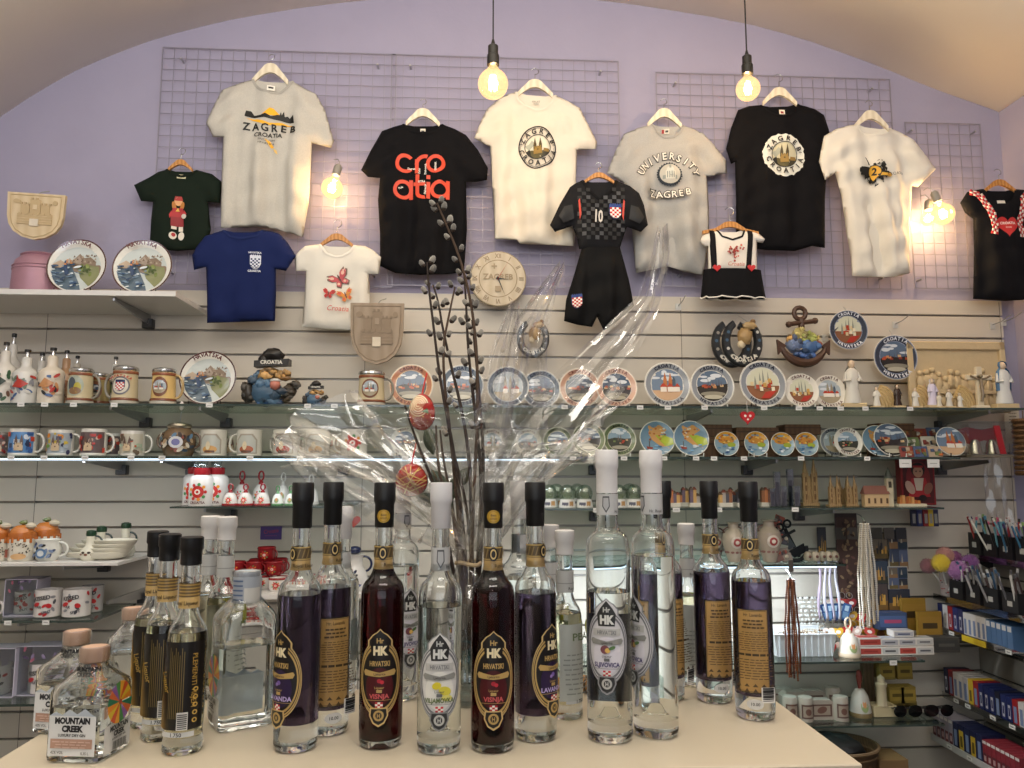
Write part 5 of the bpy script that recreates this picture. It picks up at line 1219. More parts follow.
b = MB(); m = mat('cbb58e', .6, var=.08, bump=.3, bscale=90); b.box(-48*u, 48*u, .0, .02, 0, 68*u, m, b=.004); b.build('backing', t, smooth=False)
b = MB()
for x0, x1, z0, z1 in ((-50, 50, 62, 70), (-50, 50, 0, 5), (-50, -44, 0, 70), (44, 50, 0, 70)): b.box(x0*u, x1*u, -.014, .004, z0*u, z1*u, m, b=.003)
b.build('moulded_frame', t, smooth=False)
b = MB(); rn = random.Random(5)
for i in range(13):
    x = (-38+i*6.3)*u; z = (36+rn.uniform(-3, 6))*u; b.ball((x, -.006, z), 3*u, m, 10); b.ball((x+rn.uniform(-1, 1)*u, -.003, z-9*u), 5*u, m, 10, 1, .8, 1.4, .15, i); b.tube([(x, -.006, z-6*u), (x+rn.uniform(-6, 6)*u, -.012, z-8*u), (x+rn.uniform(-6, 6)*u, -.01, z-13*u)], 1.2*u, m, 6)
b.box(-40*u, 40*u, -.016, .003, 18*u, 22*u, m, b=.002); b.build('carved_people', t)
b = MB()
for i in range(10): x = (-38+i*8)*u; b.box(x, x+2*u, -.012, .003, 5*u, 18*u, m)
for i in range(9): b.ball((-32*u+i*8*u, -.004, 11*u), 3.2*u, m, 8, 1, .6, 1.5, .15, i)
b.build('carved_table_cloth', t)
# hooks on slats with clear strips
def hook(px, py, Y=SY, L=.12, label='steel hook on the slatted boards'):
    p = P(px, py, Y); t = T('display_hook', label, 'hook', p); b = MB(); b.tube([(0, -.001, 0), (0, -L*.5, .004), (0, -L, .02)], .0022, metal(), 6); b.build('prong', t); c = MB(); c.box(-.012, .012, -.004, -.0005, -.018, .01, mat('c8c8c4', .4, .3)); c.build('back_plate', t, smooth=False)
for px, py, lab in ((678, 306, 'steel hook above the anchor plaque'), (825, 337, 'steel hook left of the hanging round plaque'), (895, 324, 'steel hook above the twin tower plaque'), (992, 325, 'steel hook above the blue-cloaked statuette'), (1003, 322, 'steel hook at the right end of slatted boards')): hook(px, py, label=lab)
# ------------------------------------------------------------ bottles on the counter
GL = glass('bottle_glass', 'f7fbfa', 1.47); CAV = glass('bottle_cavity', 'ffffff', 1/1.47)
def LQ(h): return glass('liquid', h, .925)
def smooth(pr, n=3):
    """round a lathe profile by corner cutting"""
    for _ in range(n-1):
        q = [pr[0]]
        for a, b in zip(pr[:-1], pr[1:]): q += [(a[0]*.75+b[0]*.25, a[1]*.75+b[1]*.25), (a[0]*.25+b[0]*.75, a[1]*.25+b[1]*.75)]
        q.append(pr[-1]); pr = q
    return pr
def back_(p, R):
    d = Vector((p.x, p.y, 0)).normalized(); return (p.x+d.x*R, p.y+d.y*R, TZ+.0005)
def zr(pr, z):
    for (r0, z0), (r1, z1) in zip(pr[:-1], pr[1:]):
        if z0 <= z <= z1: return r0+(r1-r0)*((z-z0)/(z1-z0) if z1 > z0 else 0)
    return pr[-1][0]
def lab_lines(a, x0, x1, y0, y1, n, c, seed=1, hh=.45):
    rn = random.Random(seed); s = (y1-y0)/n
    for i in range(n):
        y = y1-(i+1)*s; w = (x1-x0)*rn.uniform(.7, 1)
        x = x0+((x1-x0)-w)/2
        while x < x0+((x1-x0)+w)/2:
            q = rn.uniform(.08, .2)*(x1-x0); a.rect(x, y, min(x+q, x1), y+s*hh, c); x += q+.03*(x1-x0)
    return a
def label_oval(bg, edge, ring, name, ncol, accent, centre, kind=0):
    """crested oval label, unit = millimetre, height about 118"""
    a = Art(); W, H = 27, 44
    def outline(k, c):
        pts = []
        for i in range(40):
            t = PI/2+2*PI*i/40; x, y = W*k*math.cos(t), H*k*math.sin(t)-4
            pts.append((x, y))
        a.poly(pts, c)
    outline(1.0, edge); a.poly([(-15, 39), (-9, 46), (-4, 49), (0, 53), (4, 49), (9, 46), (15, 39), (15, 15), (-15, 15)], edge)
    outline(.965, bg); a.poly([(-13, 39), (-8, 45), (-3.4, 48), (0, 51.5), (3.4, 48), (8, 45), (13, 39), (13, 15), (-13, 15)], bg)
    for k0, k1 in ((.90, .945), (.80, .865)):
        a.ring(0, -4, W*k0, H*k0, W*k1, H*k1, ring, 44)
    a.ell(0, -4, W*.76, H*.76, bg, 0, 40); a.ell(0, -14, W*.6, H*.5, centre, 0, 30)
    a.poly([(-11, 34), (-7, 41), (0, 50), (7, 41), (11, 34), (9.5, 20), (-9.5, 20)], '17130f' if kind != 2 else '2b2b2b'); a.text('Hr', 0, 36.5, 6, ring if kind != 2 else 'c9c9c4', .03, .9); a.text('HK', 0, 23, 10, 'e6d6ae' if kind != 2 else 'd5d5d0', .06, .8)
    if kind != 2: a.rect(-16, 8, 16, 18, '17130f'); a.text('HRVATSKI', 0, 10, 6, ring, .03, .62)
    else: a.rect(-16, 9, 16, 17, 'b9b8b4'); a.text('HRVATSKI', 0, 10.4, 5, '77777a', .02, .7)
    a.poly([(-19, 3), (-17, 6), (0, 2.5), (17, 6), (19, 3), (17, -1), (0, -2.5), (-17, -1)], ring if kind != 2 else '8d8d88'); a.text('Ljekarica', 0, -.6, 3, '2a2016', .01, .9)
    if accent == 'lemon': a.ell(-3, -8, 5, 4, 'd9c832', .4); a.ell(6, -14, 7, 5, 'd4c846', -.3); a.ell(8, -22, 6, 3.5, 'e2d978')
    elif accent == 'plum': a.circ(-2, -7, 5, '7a4a52', 18); a.circ(1, -8, 3, 'd8b060', 14); a.ell(6, -5, 4, 2, '5a7a4a', .4)
    elif accent == 'cherry': a.circ(0, -7, 2.6, 'a3202e', 12); a.circ(3, -8.5, 2.2, 'c02a38', 12)
    else: a.circ(0, -7, 2.6, '7a5fa8', 12); a.circ(-3, -9, 2, '9a7fc4', 12)
    a.text('Liqueur', 0, -16, 2.8, ring if kind != 2 else '4a4a4a', .01, .9); a.rect(-3, -20.5, 3, -17, ring if kind != 2 else '6a6a6a')
    a.text(name, 0, -27, 5.4, ncol, .03, .74 if len(name) > 7 else .95); a.rect(-15, -29.2, 15, -28.7, ring if kind != 2 else '8a8a8a')
    for i in range(3):
        for j in range(3): a.rect(-4+i*2.7, -37.5+j*2.2, -1.3+i*2.7, -35.3+j*2.2, 'c03038' if (i+j) % 2 == 0 else 'ece6dc')
    a.poly([(-9, -37), (9, -37), (10, -46), (6, -55), (0, -59), (-6, -55), (-10, -46)], edge); a.poly([(-7.6, -38.5), (7.6, -38.5), (8.4, -46), (5, -53.5), (0, -56.5), (-5, -53.5), (-8.4, -46)], '1b1712' if kind != 2 else '303030'); a.ring(0, -46, 3.2, 3.8, 5.4, 6.2, ring if kind != 2 else 'b5b5b0', 18); a.text('H', 0, -48.5, 5, ring if kind != 2 else 'c9c9c4', .03, .7)
    return a
def label_back(h=100, w=40):
    a = Art(); a.rect(-w/2, 0, w/2, h, '1a1512'); a.rect(-w/2+1.4, 1.4, w/2-1.4, h-1.4, 'c8a465'); a.rect(-w/2+2, 2, w/2-2, h-2, '1a1512')
    a.rect(-w/2+2.6, 2.6, w/2-2.6, h-2.6, 'b18c54'); a.text('Hr. Lavanda', 0, h-9, 4.4, '3a2a18', .01, .8); lab_lines(a, -w/2+5, w/2-5, h-24, h-11, 3, '4a361e', 3); lab_lines(a, -w/2+4, w/2-4, h*.52, h-27, 9, '5a4426', 4, .35); lab_lines(a, -w/2+5, w/2-5, h*.46, h*.52, 1, '3a2a18', 5); lab_lines(a, -w/2+4, w/2-4, h*.2, h*.44, 8, '5a4426', 6, .35)
    for i in range(5):
        x = -w/2+6+i*w*.16; a.poly([(x, 12), (x+2.2, 16), (x+4.4, 12)], '4a361e'); a.poly([(x, 5), (x+2.2, 10), (x+4.4, 5)], '4a361e')
    a.rect(w/2-16, -7, w/2-5, 12, 'dedbd6')
    for i in range(8): a.rect(w/2-15, -5+i*2.1, w/2-6, -4.1+i*2.2+(i % 3)*.4, '222222')
    return a
def finish(t, R, prA, cavity, fill, liq, n=48):
    b = MB(); b.lathe(prA, GL, n, cap=False); b.build('glass_body', t, smooth=50)
    r_in = [(0, cavity[0][1])]
    lo = [(r, z) for r, z in cavity if z <= fill]; hi = [(r, z) for r, z in cavity if z > fill]; rf = zr(cavity, fill)
    l = MB(); l.lathe(lo+[(rf, fill), (0, fill)], LQ(liq), n, cap=False); l.build('liquid', t, smooth=50)
    v = MB(); v.lathe([(0, fill+.0004), (rf, fill+.0004)]+hi+[(0, hi[-1][1])], CAV, n, cap=False); v.build('inner_wall', t, smooth=50)
def bottleA(px, py, label, liq, fill, capc, front=None, back=False, rz=0, seal=False, H=.3085, kind='A', neck='gold', tagp=False, dx=0):
    p = PZ(px, py, TZ); 
    if kind == 'A': R = .0815*H; rn_, rc = .034*H, .0405*H
    else: R = .079*H; rn_, rc = .037*H, .0395*H
    t = T('liqueur_bottle' if kind == 'A' else 'brandy_bottle', label, 'bottle', back_(p, R), rz)
    if kind == 'A': pr = [(0, .004), (R*.45, .0035), (R*.8, .0), (R*.97, .003)]+[(R*1.01, .008), (R*1.025, H*.08), (R*1.035, H*.53)]+smooth([(R*1.035, H*.53), (R*1.02, H*.6), (R*.6, H*.635), (rn_*1.05, H*.68), (rn_, H*.74)], 3)+[(rn_, H*.9), (0, H*.9)]
    else: pr = [(0, .004), (R*.45, .0035), (R*.8, .0), (R*.97, .003)]+[(R, .008), (R, H*.56)]+smooth([(R, H*.56), (R, H*.665), (R*.86, H*.695), (rn_*1.05, H*.715), (rn_, H*.76)], 3)+[(rn_, H*.9), (0, H*.9)]
    zf = (.030 if liq == PUR else .009 if liq == RED_ else .016) if kind == 'A' else .02; w = .0022
    cav = [(0, zf+H*.055), (R*.18, zf+H*.052), (R*.30, zf+H*.03), (R*.55, zf+.001), (R*.75, zf)]+[(max(.2*R, r-w), max(z, zf+.001)) for r, z in pr if z > zf+.004 and r > 0][:-1]+[(rn_-w, H*.895)]
    cav = [c for i, c in enumerate(cav)]
    # keep z rising beyond the punt
    k = cav[4:]; k.sort(key=lambda q: q[1]); punt = cav[:4]; cavp = k
    b = MB(); b.lathe(pr, GL, 48, cap=False); b.build('glass_body', t, smooth=50)
    lo = [c for c in cavp if c[1] <= fill*H]; hi = [c for c in cavp if c[1] > fill*H]; rf = zr(cavp, fill*H)
    l = MB(); l.lathe(punt+lo+[(rf, fill*H), (0, fill*H)], LQ(liq), 48, cap=False); l.build('liquid', t, smooth=50)['label'] = {'54475f': 'violet liquid', '3c0609': 'dark cherry red liquid'}.get(liq, 'clear liquid')
    v = MB(); v.lathe([(0, fill*H+.0004), (rf, fill*H+.0004)]+hi+[(0, hi[-1][1]+.0002)], CAV, 48, cap=False); v.build('inner_wall', t, smooth=50)
    c = MB(); cm = mat(capc, .45, var=.03)
    z0 = .823 if kind == 'A' else .845
    if kind == 'A': c.lathe([(rn_*1.04, H*z0), (rc*.93, H*(z0+.004)), (rc*.95, H*.915), (rc*1.05, H*.925), (rc*1.07, H*.935), (rc*1.05, H*.995), (rc*.98, H), (0, H)], cm, 36, cap=False)
    else: c.lathe([(rn_*1.02, H*.72), (rn_*1.04, H*.76), (rc*.97, H*.80), (rc*.98, H*.935), (rc*1.07, H*.945), (rc*1.08, H*.955), (rc*1.05, H*.995), (rc*.98, H), (0, H)], cm, 36, cap=False) if False else c.lathe([(rn_*1.03, H*z0), (rc*.97, H*(z0+.003)), (rc*.98, H*.93), (rc*1.06, H*.938), (rc*1.08, H*.955), (rc*1.05, H*.995), (rc*.98, H), (0, H)], cm, 36, cap=False)
    c.build('cap', t)['label'] = 'black cap' if capc < '5' else 'white cap'
    k = 1000/1.0
    def mm(art, s=1.0):
        a = Art()
        for ps, col in art.L: a.L.append(([[(x*.001*s, y*.001*s) for x, y in p_] for p_ in ps], col))
        return a
    # neck label
    a = Art(); zl, zh = (.662, .752) if kind == 'A' else (.768, .842)
    h = (zh-zl)*H*1000; L_ = 2*PI*rn_*1000*.42
    if neck == 'gold':
        a.rect(-L_, 0, L_, h*.42, 'c2a168'); a.rect(-L_, h*.42, L_, h, '5a4a32'); a.rect(-L_, h*.44, L_, h*.5, 'b59a5e'); a.rect(-L_, h*.94, L_, h, 'b59a5e')
        for i in range(12): a.poly([(-L_+i*L_/6, h*.52), (-L_+i*L_/6+L_/10, h*.9), (-L_+i*L_/6+L_/7, h*.9), (-L_+i*L_/6+L_/22, h*.52)], '8a744a')
        a.ell(0, h*.7, 4.4, h*.3, '17130f', 0, 18); a.ring(0, h*.7, 2, h*.15, 3, h*.22, 'c9ad72', 16); a.text('Royal Liqueur', L_*.5, h*.14, h*.15, '3a2a16', .01, .8)
    else:
        a.rect(-L_, 0, L_, h, 'b9b9b8'); a.poly([(-4, h*.9), (4, h*.9), (4.6, h*.4), (0, h*.1), (-4.6, h*.4)], '4a4a4c'); a.poly([(-3, h*.82), (3, h*.82), (3.4, h*.42), (0, h*.2), (-3.4, h*.42)], 'a9a9aa'); a.text('Hr. Royal', L_*.55, h*.1, h*.15, '3a3a3a', .01, .8)
    m = MB(); a = mm(a)
    m.art(a, wrap(rn_*1.03, zl*H, .00015, .0005), .004, 0, .4)
    m.build('neck_label', t, smooth=180)
    RL = R*1.03 if kind == 'A' else R
    if front:
        a = mm(label_oval(*front), .98*H/.3085 if kind == 'A' else 1.0*.98)
        if kind != 'A': a = mm(label_oval(*front), 1.0)
        m = MB(); m.art(a, wrap(RL, H*.278 if kind == 'A' else H*.335, .00012, .0006), .003, 0, .35); m.build('front_label', t, smooth=180)
    if back:
        a = mm(label_back(H*1000*.345 if kind == 'A' else H*1000*.3, 42)); m = MB()
        m.art(a, wrap(RL, H*.115, .00012, .0006, PI if back == 'far' else 0), .003, 0, .35); m.build('back_label', t, smooth=180)
    if seal:
        a = Art(); a.circ(0, 0, .0078, 'b8922e', 24); a.ring(0, 0, .0062, .0062, .0067, .0067, '7a5a1a', 24); a.text('Best', 0, .0004, .0028, '5a4214', .02); a.text('GOLD', 0, -.0035, .0022, '5a4214', .02); m = MB(); m.art(a, wrap(rc*.96, H*.868, .00012, .0006), .003, 0, .3); m.build('gold_seal', t, smooth=180)
    if tagp:
        a = Art(); a.ell(0, 0, .011, .0065, 'd4d3d0', 0, 20); a.text('10.00' if tagp is True else tagp, 0, -.0018, .004, '3a3a3a', .02); m = MB(); m.art(a, wrap(RL, .022, .00012, .0005), .003, 0, .5); m.build('price_sticker', t, smooth=180)
    return t
RED_, PUR, CLR = '3c0609', '54475f', 'fbfdfc'
LAV = ('1b1715', 'c9ab72', 'b8985c', 'LAVANDA', 'b9a6d8', 'lav', '2c1c40')
VIS = ('1b1512', 'c9ab72', 'b8985c', 'VISNJA', 'c85a5a', 'cherry', '4a1014')
VIL = ('d6d4d0', '8d8d8c', '77777a', 'VILJAMOVKA', '5a6a3a', 'lemon', 'e2e0d8', 2)
SLJ = ('d2d0d2', '8d8d8f', '77777c', 'SLJIVOVICA', '3a2f6a', 'plum', 'd8d4dc', 2)
bottleA(295, 755, 'violet lavender liqueur bottle, nearest the left, front label turned left', PUR, .57, '08080a', LAV, False, -.62, tagp=False)
bottleA(327, 738, 'violet liqueur bottle behind the front left one, gold back label showing', PUR, .57, '08080a', None, True, .45, tagp='10.00')
bottleA(380, 751.5, 'dark cherry liqueur bottle with gold seal on cap, left one of two', RED_, .70, '08080a', VIS, False, .02, True)
bottleA(438.5, 757, 'clear pear brandy bottle with yellow fruit label and white cap', CLR, .53, 'c9c7c8', VIL, False, .04, neck='grey')
bottleA(492.5, 755.5, 'dark cherry liqueur bottle with gold seal beside willow stems, right one', RED_, .715, '08080a', VIS, False, .0, True)
bottleA(536, 744.5, 'violet lavender liqueur bottle with front label turned to the right', PUR, .56, '08080a', LAV, False, .75)
bottleA(610.5, 746, 'tall clear plum brandy bottle with white cap and label facing front', CLR, .50, 'd6d3d2', SLJ, 'far', -.28, H=.349, kind='B', neck='grey')
bottleA(656.5, 741.5, 'tall clear plum brandy bottle with white cap, label turned to its left side', CLR, .62, 'd6d3d2', SLJ, False, -1.25, H=.349, kind='B', neck='grey')
bottleA(667, 703, 'violet liqueur bottle half hidden behind the tall clear pair', PUR, .57, '08080a', None, True, .3)
bottleA(715, 705, 'violet liqueur bottle with gold back label, second from the counter corner', PUR, .58, '08080a', None, True, .1, tagp=True)
bottleA(756, 722.5, 'violet liqueur bottle with gold back label nearest the counter corner', PUR, .57, '08080a', None, True, -.35, tagp=True)
bottleA(400, 703, 'clear brandy bottle with silver oval label behind left cherry bottle', CLR, .6, 'd6d3d2', SLJ, False, .6, H=.31, kind='B', neck='grey')
bottleA(519, 706, 'clear brandy bottle with white cap between cherry and violet bottles', CLR, .55, 'd0cdca', VIL, False, 2.6, H=.3085, neck='grey')
bottleA(341, 697, 'clear brandy bottle mostly hidden behind the second violet bottle', CLR, .6, 'c9c7c8', VIL, False, 2.4, H=.27, neck='grey')
# smaller slender bottles
def bottleD(px, py, label, capc, lab, rz=0, H=.2445, gold=True, cap_w=1.0):
    p = PZ(px, py, TZ); R = .092*H; rn_ = .042*H
    t = T('slender_bottle', label, 'bottle', back_(p, R), rz)
    pr = [(0, .004), (R*.5, .003), (R*.9, .0), (R, .003), (R*1.0, .01), (R*.94, H*.09), (R*.98, H*.16), (R*1.0, H*.48)]+smooth([(R, H*.48), (R*.98, H*.56), (R*.62, H*.61), (rn_*1.05, H*.65), (rn_, H*.70)], 3)+[(rn_, H*.93), (0, H*.93)]
    w = .002; b = MB(); b.lathe(pr, GL, 40, cap=False); b.build('glass_body', t, smooth=50)
    cavp = [(R*.78, H*.075)]+[(r-w, z) for r, z in pr if z > H*.085 and r > 0]; fill = H*.55
    lo = [c for c in cavp if c[1] <= fill]; hi = [c for c in cavp if c[1] > fill]; rf = zr(cavp, fill)
    l = MB(); l.lathe([(0, H*.11), (R*.3, H*.1), (R*.6, H*.075)]+lo+[(rf, fill), (0, fill)], LQ('f7f1d6'), 40, cap=False); l.build('liquid', t, smooth=50)
    v = MB(); v.lathe([(0, fill+.0004), (rf, fill+.0004)]+hi+[(0, hi[-1][1]+.0002)], CAV, 40, cap=False); v.build('inner_wall', t, smooth=50)
    c = MB(); c.lathe([(rn_*1.05, H*.863), (rn_*1.18, H*.868), (rn_*1.18, H*.93), (rn_*1.32, H*.94), (rn_*1.3, H*.995), (rn_*1.1, H), (0, H)], mat(capc, .45, var=.03), 32, cap=False); c.build('cap', t)
    a = Art(); L_ = PI*rn_*.96; h = H*.118
    if gold: a.rect(-L_, 0, L_, h*.45, 'c8a76a'); a.rect(-L_, h*.45, L_, h, '6a5534'); [a.rect(-L_, h*(.52+i*.13), L_, h*(.57+i*.13), 'b09050') for i in range(4)]; a.text('Royal Liqueur', 0, h*.14, h*.16, '3a2a14', .02, .8)
    else: a.rect(-L_, 0, L_, h, 'b4b4b2'); a.rect(-L_, h*.4, L_, h*.44, '8a8a88'); a.text('Royal', 0, h*.12, h*.14, '3a3a3a', .01)
    m = MB(); m.art(a, wrap(rn_*1.1, H*.662, .00012, .0006), .004, 0, .35); m.build('neck_label', t, smooth=180)
    a = Art(); W = R*1.35
    if lab == 'gold':
        a.rect(-W, H*.118, W, H*.515, '15120f')
        for i in range(7): a.poly([(-W, H*.12), (-W+W*.75-i*W*.1, H*.12), (-W+W*.42-i*W*.05, H*.3), (-W, H*(.50-i*.0))], ('2e2414', '4a3a1c', '6a5224', '8a6c2e', 'a88638', 'c09c48', 'cba754')[i]) if i < 7 else None
        a.text('PLEMENITI VILJEM', W*.5, H*.34, H*.023, 'b9923e', .0, 1, -PI/2); lab_lines_v(a, -W*.3, W*.28, H*.17, H*.49, 8)
        for i in range(5): a.ring(W*.62, H*(.16+i*.035), W*.05, W*.05, W*.09, W*.09, 'c9a450', 10)
        a.text('Liquor', -W*.52, H*.33, H*.03, 'c9a450', .0, .9, -PI/2.4)
        a.rect(W*.05, H*.12, W*.4, H*.2, 'd5d2cc'); [a.rect(W*.08, H*(.125+i*.009), W*.37, H*(.129+i*.009), '26231f') for i in range(8)]
    else:
        a.rect(-W*.95, H*.1, W*.95, H*.5, 'b9bdb8'); lab_lines(a, -W*.8, W*.8, H*.14, H*.36, 9, '8d918c', 4, .3); a.text('PEAR', 0, H*.42, H*.04, '6a7a5a', .02, .9, 0); a.ell(W*.5, H*.47, W*.3, H*.05, 'b8b83a')
    m = MB(); m.art(a, wrap(R*1.0, 0, .00012, .0007), .003, 0, .35); m.build('body_label', t, smooth=180)
    a = Art(); a.rect(-R*.9, H*.085, R*.9, H*.108, 'c9cac8'); a.text('1.750', 0, H*.088, H*.018, '2a2a2a', .02); m = MB(); m.art(a, wrap(R*1.0, 0, .0001, .0006), .003); m.build('volume_strip', t, smooth=180)
    return t
def lab_lines_v(a, x0, x1, y0, y1, n):
    for i in range(n): x = x0+(x1-x0)*i/n; a.rect(x, y0, x+(x1-x0)/n*.3, y1-(i % 3)*.004, '7d6a3e')
bottleD(148, 730, 'slender black and gold labelled bottle, rearmost of the black-capped trio', '08080a', 'gold', .25)
bottleD(160, 743, 'slender black and gold labelled bottle, middle of the black-capped trio', '08080a', 'gold', .1)
bottleD(182, 757, 'slender black and gold labelled bottle, nearest of the black-capped trio', '08080a', 'gold', -.05)
bottleD(203, 697, 'slender clear white-capped bottle, the left of two behind the square bottle', 'cfccca', 'grey', 2, .256, False)
bottleD(220, 702, 'slender clear white-capped bottle, the right of two behind the square bottle', 'cfccca', 'grey', 1.7, .2565, False)
bottleD(566, 721.5, 'slender clear bottle with greenish label between violet and tall bottles', 'cfccca', 'grey', .8, .243, False)
bottleD(551, 703, 'slender clear bottle almost hidden behind its white-capped twin', 'cfccca', 'grey', 1.2, .245, False)
bottleD(690, 688, 'slender clear white-capped bottle between the violet ones', 'cfccca', 'grey', .6, .242, False)
# square gin bottles
def gin(px, py, label, a_, Hb, H, rz, art=True, b_=None, rc=.0148, back=False):
    p = PZ(px, py, TZ); b_ = b_ or a_; t = T('gin_bottle', label, 'bottle', back_(p, a_*1.2), rz)
    def sqz(pr, n=40, w=0):
        vs = []; fs = []
        for (k, z, sq) in pr:
            for i in range(n):
                th = 2*PI*i/n+PI/4; c, s_ = math.cos(th), math.sin(th); q = (abs(c)**sq+abs(s_)**sq)**(-1/sq); vs.append(((a_*k-(w if k > .5 else 0))*c*q, (b_*k-(w if k > .5 else 0))*s_*q, z))
        for j in range(len(pr)-1):
            for i in range(n): fs.append((j*n+i, j*n+(i+1) % n, (j+1)*n+(i+1) % n, (j+1)*n+i))
        fs += [tuple(range(n-1, -1, -1)), tuple((len(pr)-1)*n+i for i in range(n))]; return vs, fs
    kn = rc*.86/a_
    pr = [(.9, 0, 8), (.98, .002, 9), (1, .006, 9), (1, Hb*.93, 9), (.97, Hb*.985, 7), (.88, Hb*1.03, 5), (.72, Hb+(H-Hb)*.22, 3.2), (kn*1.25, Hb+(H-Hb)*.42, 2.3), (kn, Hb+(H-Hb)*.6, 2), (kn, H*.95, 2)]
    b = MB(); vs, fs = sqz(pr, 48); b.add(vs, fs, GL); b.build('glass_body', t, smooth=40)
    w = .0035; pr2 = [(.88, .010, 7), (.96, .013, 8), (.97, Hb*.72, 8)]; l = MB(); vs, fs = sqz(pr2, 48, w); l.add(vs, fs, LQ(CLR)); l.build('liquid', t, smooth=40)
    pr3 = [(.97, Hb*.72+.0005, 8), (.97, Hb*.93, 8), (.9, Hb*.99, 6), (.74, Hb*1.0+(H-Hb)*.1, 4), (kn*1.0, Hb+(H-Hb)*.4, 2.2), (kn*.8, Hb+(H-Hb)*.6, 2), (kn*.8, H*.93, 2)]; l = MB(); vs, fs = sqz(pr3, 48, w*.6); l.add(vs, fs, CAV); l.build('inner_wall', t, smooth=40)
    c = MB(); c.lathe([(rc*.9, H*.99-.016), (rc*1.05, H-.0155), (rc*1.08, H-.003), (rc*1.0, H), (0, H)], mat('c9a68e', .5) if not back else mat('aab0b8', .5), 32, cap=False); c.build('stopper', t)
    f = MB(); f.lathe([(rc*1.0, H-.034), (rc*1.05, H-.02), (rc*1.14, H-.012), (rc*1.13, H+.0004), (rc*.9, H+.0012)], sheetmat('shrink_film', 'f2f2f2', .12, .7, .15), 28, cap=False); f.build('shrink_film', t)
    if art:
        s_ = a_/.032
        for side in (0, 1):
            a = Art(); m_ = .001*s_
            def R4(x0, y0, x1, y1, c): a.rect(x0*m_, y0*m_, x1*m_, y1*m_, c)
            if side == 0:
                R4(-27, 8, 27, 50, 'd8d8d6'); a.poly([(x*m_, y*m_) for x, y in [(-27, 50), (-20, 54), (-12, 51), (-4, 57), (5, 52), (14, 58), (22, 52), (27, 50)]], 'b5bcc4')
                a.text('MOUNTAIN', 0, 42*m_, 6.4*m_, '16161a', .06, .86); a.text('CREEK', 0, 33.6*m_, 6.4*m_, '16161a', .06, .9); a.text('LUXURY DRY GIN', 0, 28.4*m_, 3*m_, '3a3a3a', .03, .95); R4(-24, 16, 24, 26, 'b58f7c'); lab_lines(a, -22*m_, 22*m_, 17*m_, 25*m_, 3, 'd0b0a0', 2); a.text('42% VOL', -15*m_, 11*m_, 3*m_, '4a4a4a', .02, .9); a.text('0,35 L', 17*m_, 10.4*m_, 3*m_, '4a4a4a', .02, .9)
            else:
                R4(-25, 6, 25, 36, 'd8d8d6'); bl = Art()
                for i in range(16):
                    t0, t1 = 2*PI*i/16, 2*PI*(i+1)/16; bl.poly([(0, 0), (40*math.cos(t0), 40*math.sin(t0)), (40*math.cos(t1), 40*math.sin(t1))], ('e08a2a', 'd8b832', 'c94f2a', 'e0a030', '4a8a4a', '8a5fa0', 'd06a3a', '2f7a5a')[i % 8])
                bl.L = bl.L; bl.clipped(25, 0, 0, 16); a.merge(bl, 0, 57*m_, .92*m_); a.circ(0, 57*m_, 3*m_, 'a8402a', 10)
                a.text('MOUNTAIN', 0, 29*m_, 5.4*m_, '16161a', .06, .86); a.text('CREEK', 0, 22.6*m_, 5.4*m_, '16161a', .06, .9); a.text('LUXURY DRY GIN', 0, 19*m_, 2.4*m_, '3a3a3a', .03, .95)
                for i in range(14): R4(-11+i*1.7, 8, -10.1+i*1.7+(i % 3)*.25, 17, '1a1a1a')
            mx = RZ(0 if side == 0 else PI/2); m = MB()
            yy = b_ if side == 0 else a_
            m.art(a, lambda x, z, l: (x, -yy-.0006-.0001*l, z), 0, 0, .4, mx=mx if not back else RZ(-PI/2 if side else PI)); m.build('printed_label', t, smooth=False)
        a = Art(); a.text('MOUNTAIN', 0, .006, .0052, '16161a', .06, .86); a.text('CREEK', 0, 0, .0052, '16161a', .06, .9); m = MB(); m.art(a, wrap(rc*1.12, H-.031, .0001, .0008, 0), .003); m.build('neck_print', t, smooth=180)
    if back and art:
        a = Art(); a.rect(-rc*1.6, 0, rc*1.6, .034, 'a3a8b0'); a.rect(-rc*.5, 0, rc*.9, .02, 'c9c6c0'); [a.rect(-rc*1.5, .004+i*.006, -rc*.6, .006+i*.006, '5a6a8a') for i in range(5)]; m = MB(); m.art(a, wrap(rc*1.16, H-.040, .0001, .0009, 0), .003); m.build('tax_band', t, smooth=180)
    return t
gin(88, 765, 'small square gin bottle with bright burst label, nearest the table edge', .0325, .080, .119, math.radians(-8))
gin(71, 737, 'small square gin bottle standing behind another on the far left', .0325, .080, .119, math.radians(-12))
gin(241, 734, 'large square clear gin bottle seen from behind with grey neck band', .036, .138, .192, math.radians(31), True, .030, .0155, True)
gin(129, 700, 'clear square bottle partly hidden behind the black-capped trio', .03, .083, .122, math.radians(10), False)
# little barrel trinket and beige carton on the counter
p = PZ(582, 692, TZ); t = T('cork_barrel', 'small wooden barrel trinket lying between bottles', 'barrel', (p.x, p.y, TZ+.0125), 1.0)
b = MB(); pr = [(.0085, -.016), (.0115, -.008), (.012, 0), (.0115, .008), (.0085, .016)]; b.lathe(pr, wood('b98a52', 'a0733e', 60), 20, RX(PI/2)); b.build('staves', t)
for z in (-.009, .009): b = MB(); b.lathe([(.0117, z-.0015), (.0122, z), (.0117, z+.0015)], mat('5a4a3a', .4, .4), 20, RX(PI/2), cap=False); b.build('hoop', t)
b = MB(); b.cyl(.0075, -.0165, -.0158, mat('d8cfc0'), 16, RX(-PI/2)); b.build('end_cap', t)
p = PZ(466, 692, TZ); t = T('gift_carton', 'beige printed gift carton behind the right cherry bottle', 'carton', (p.x, p.y+.03, TZ+.0005), .1)
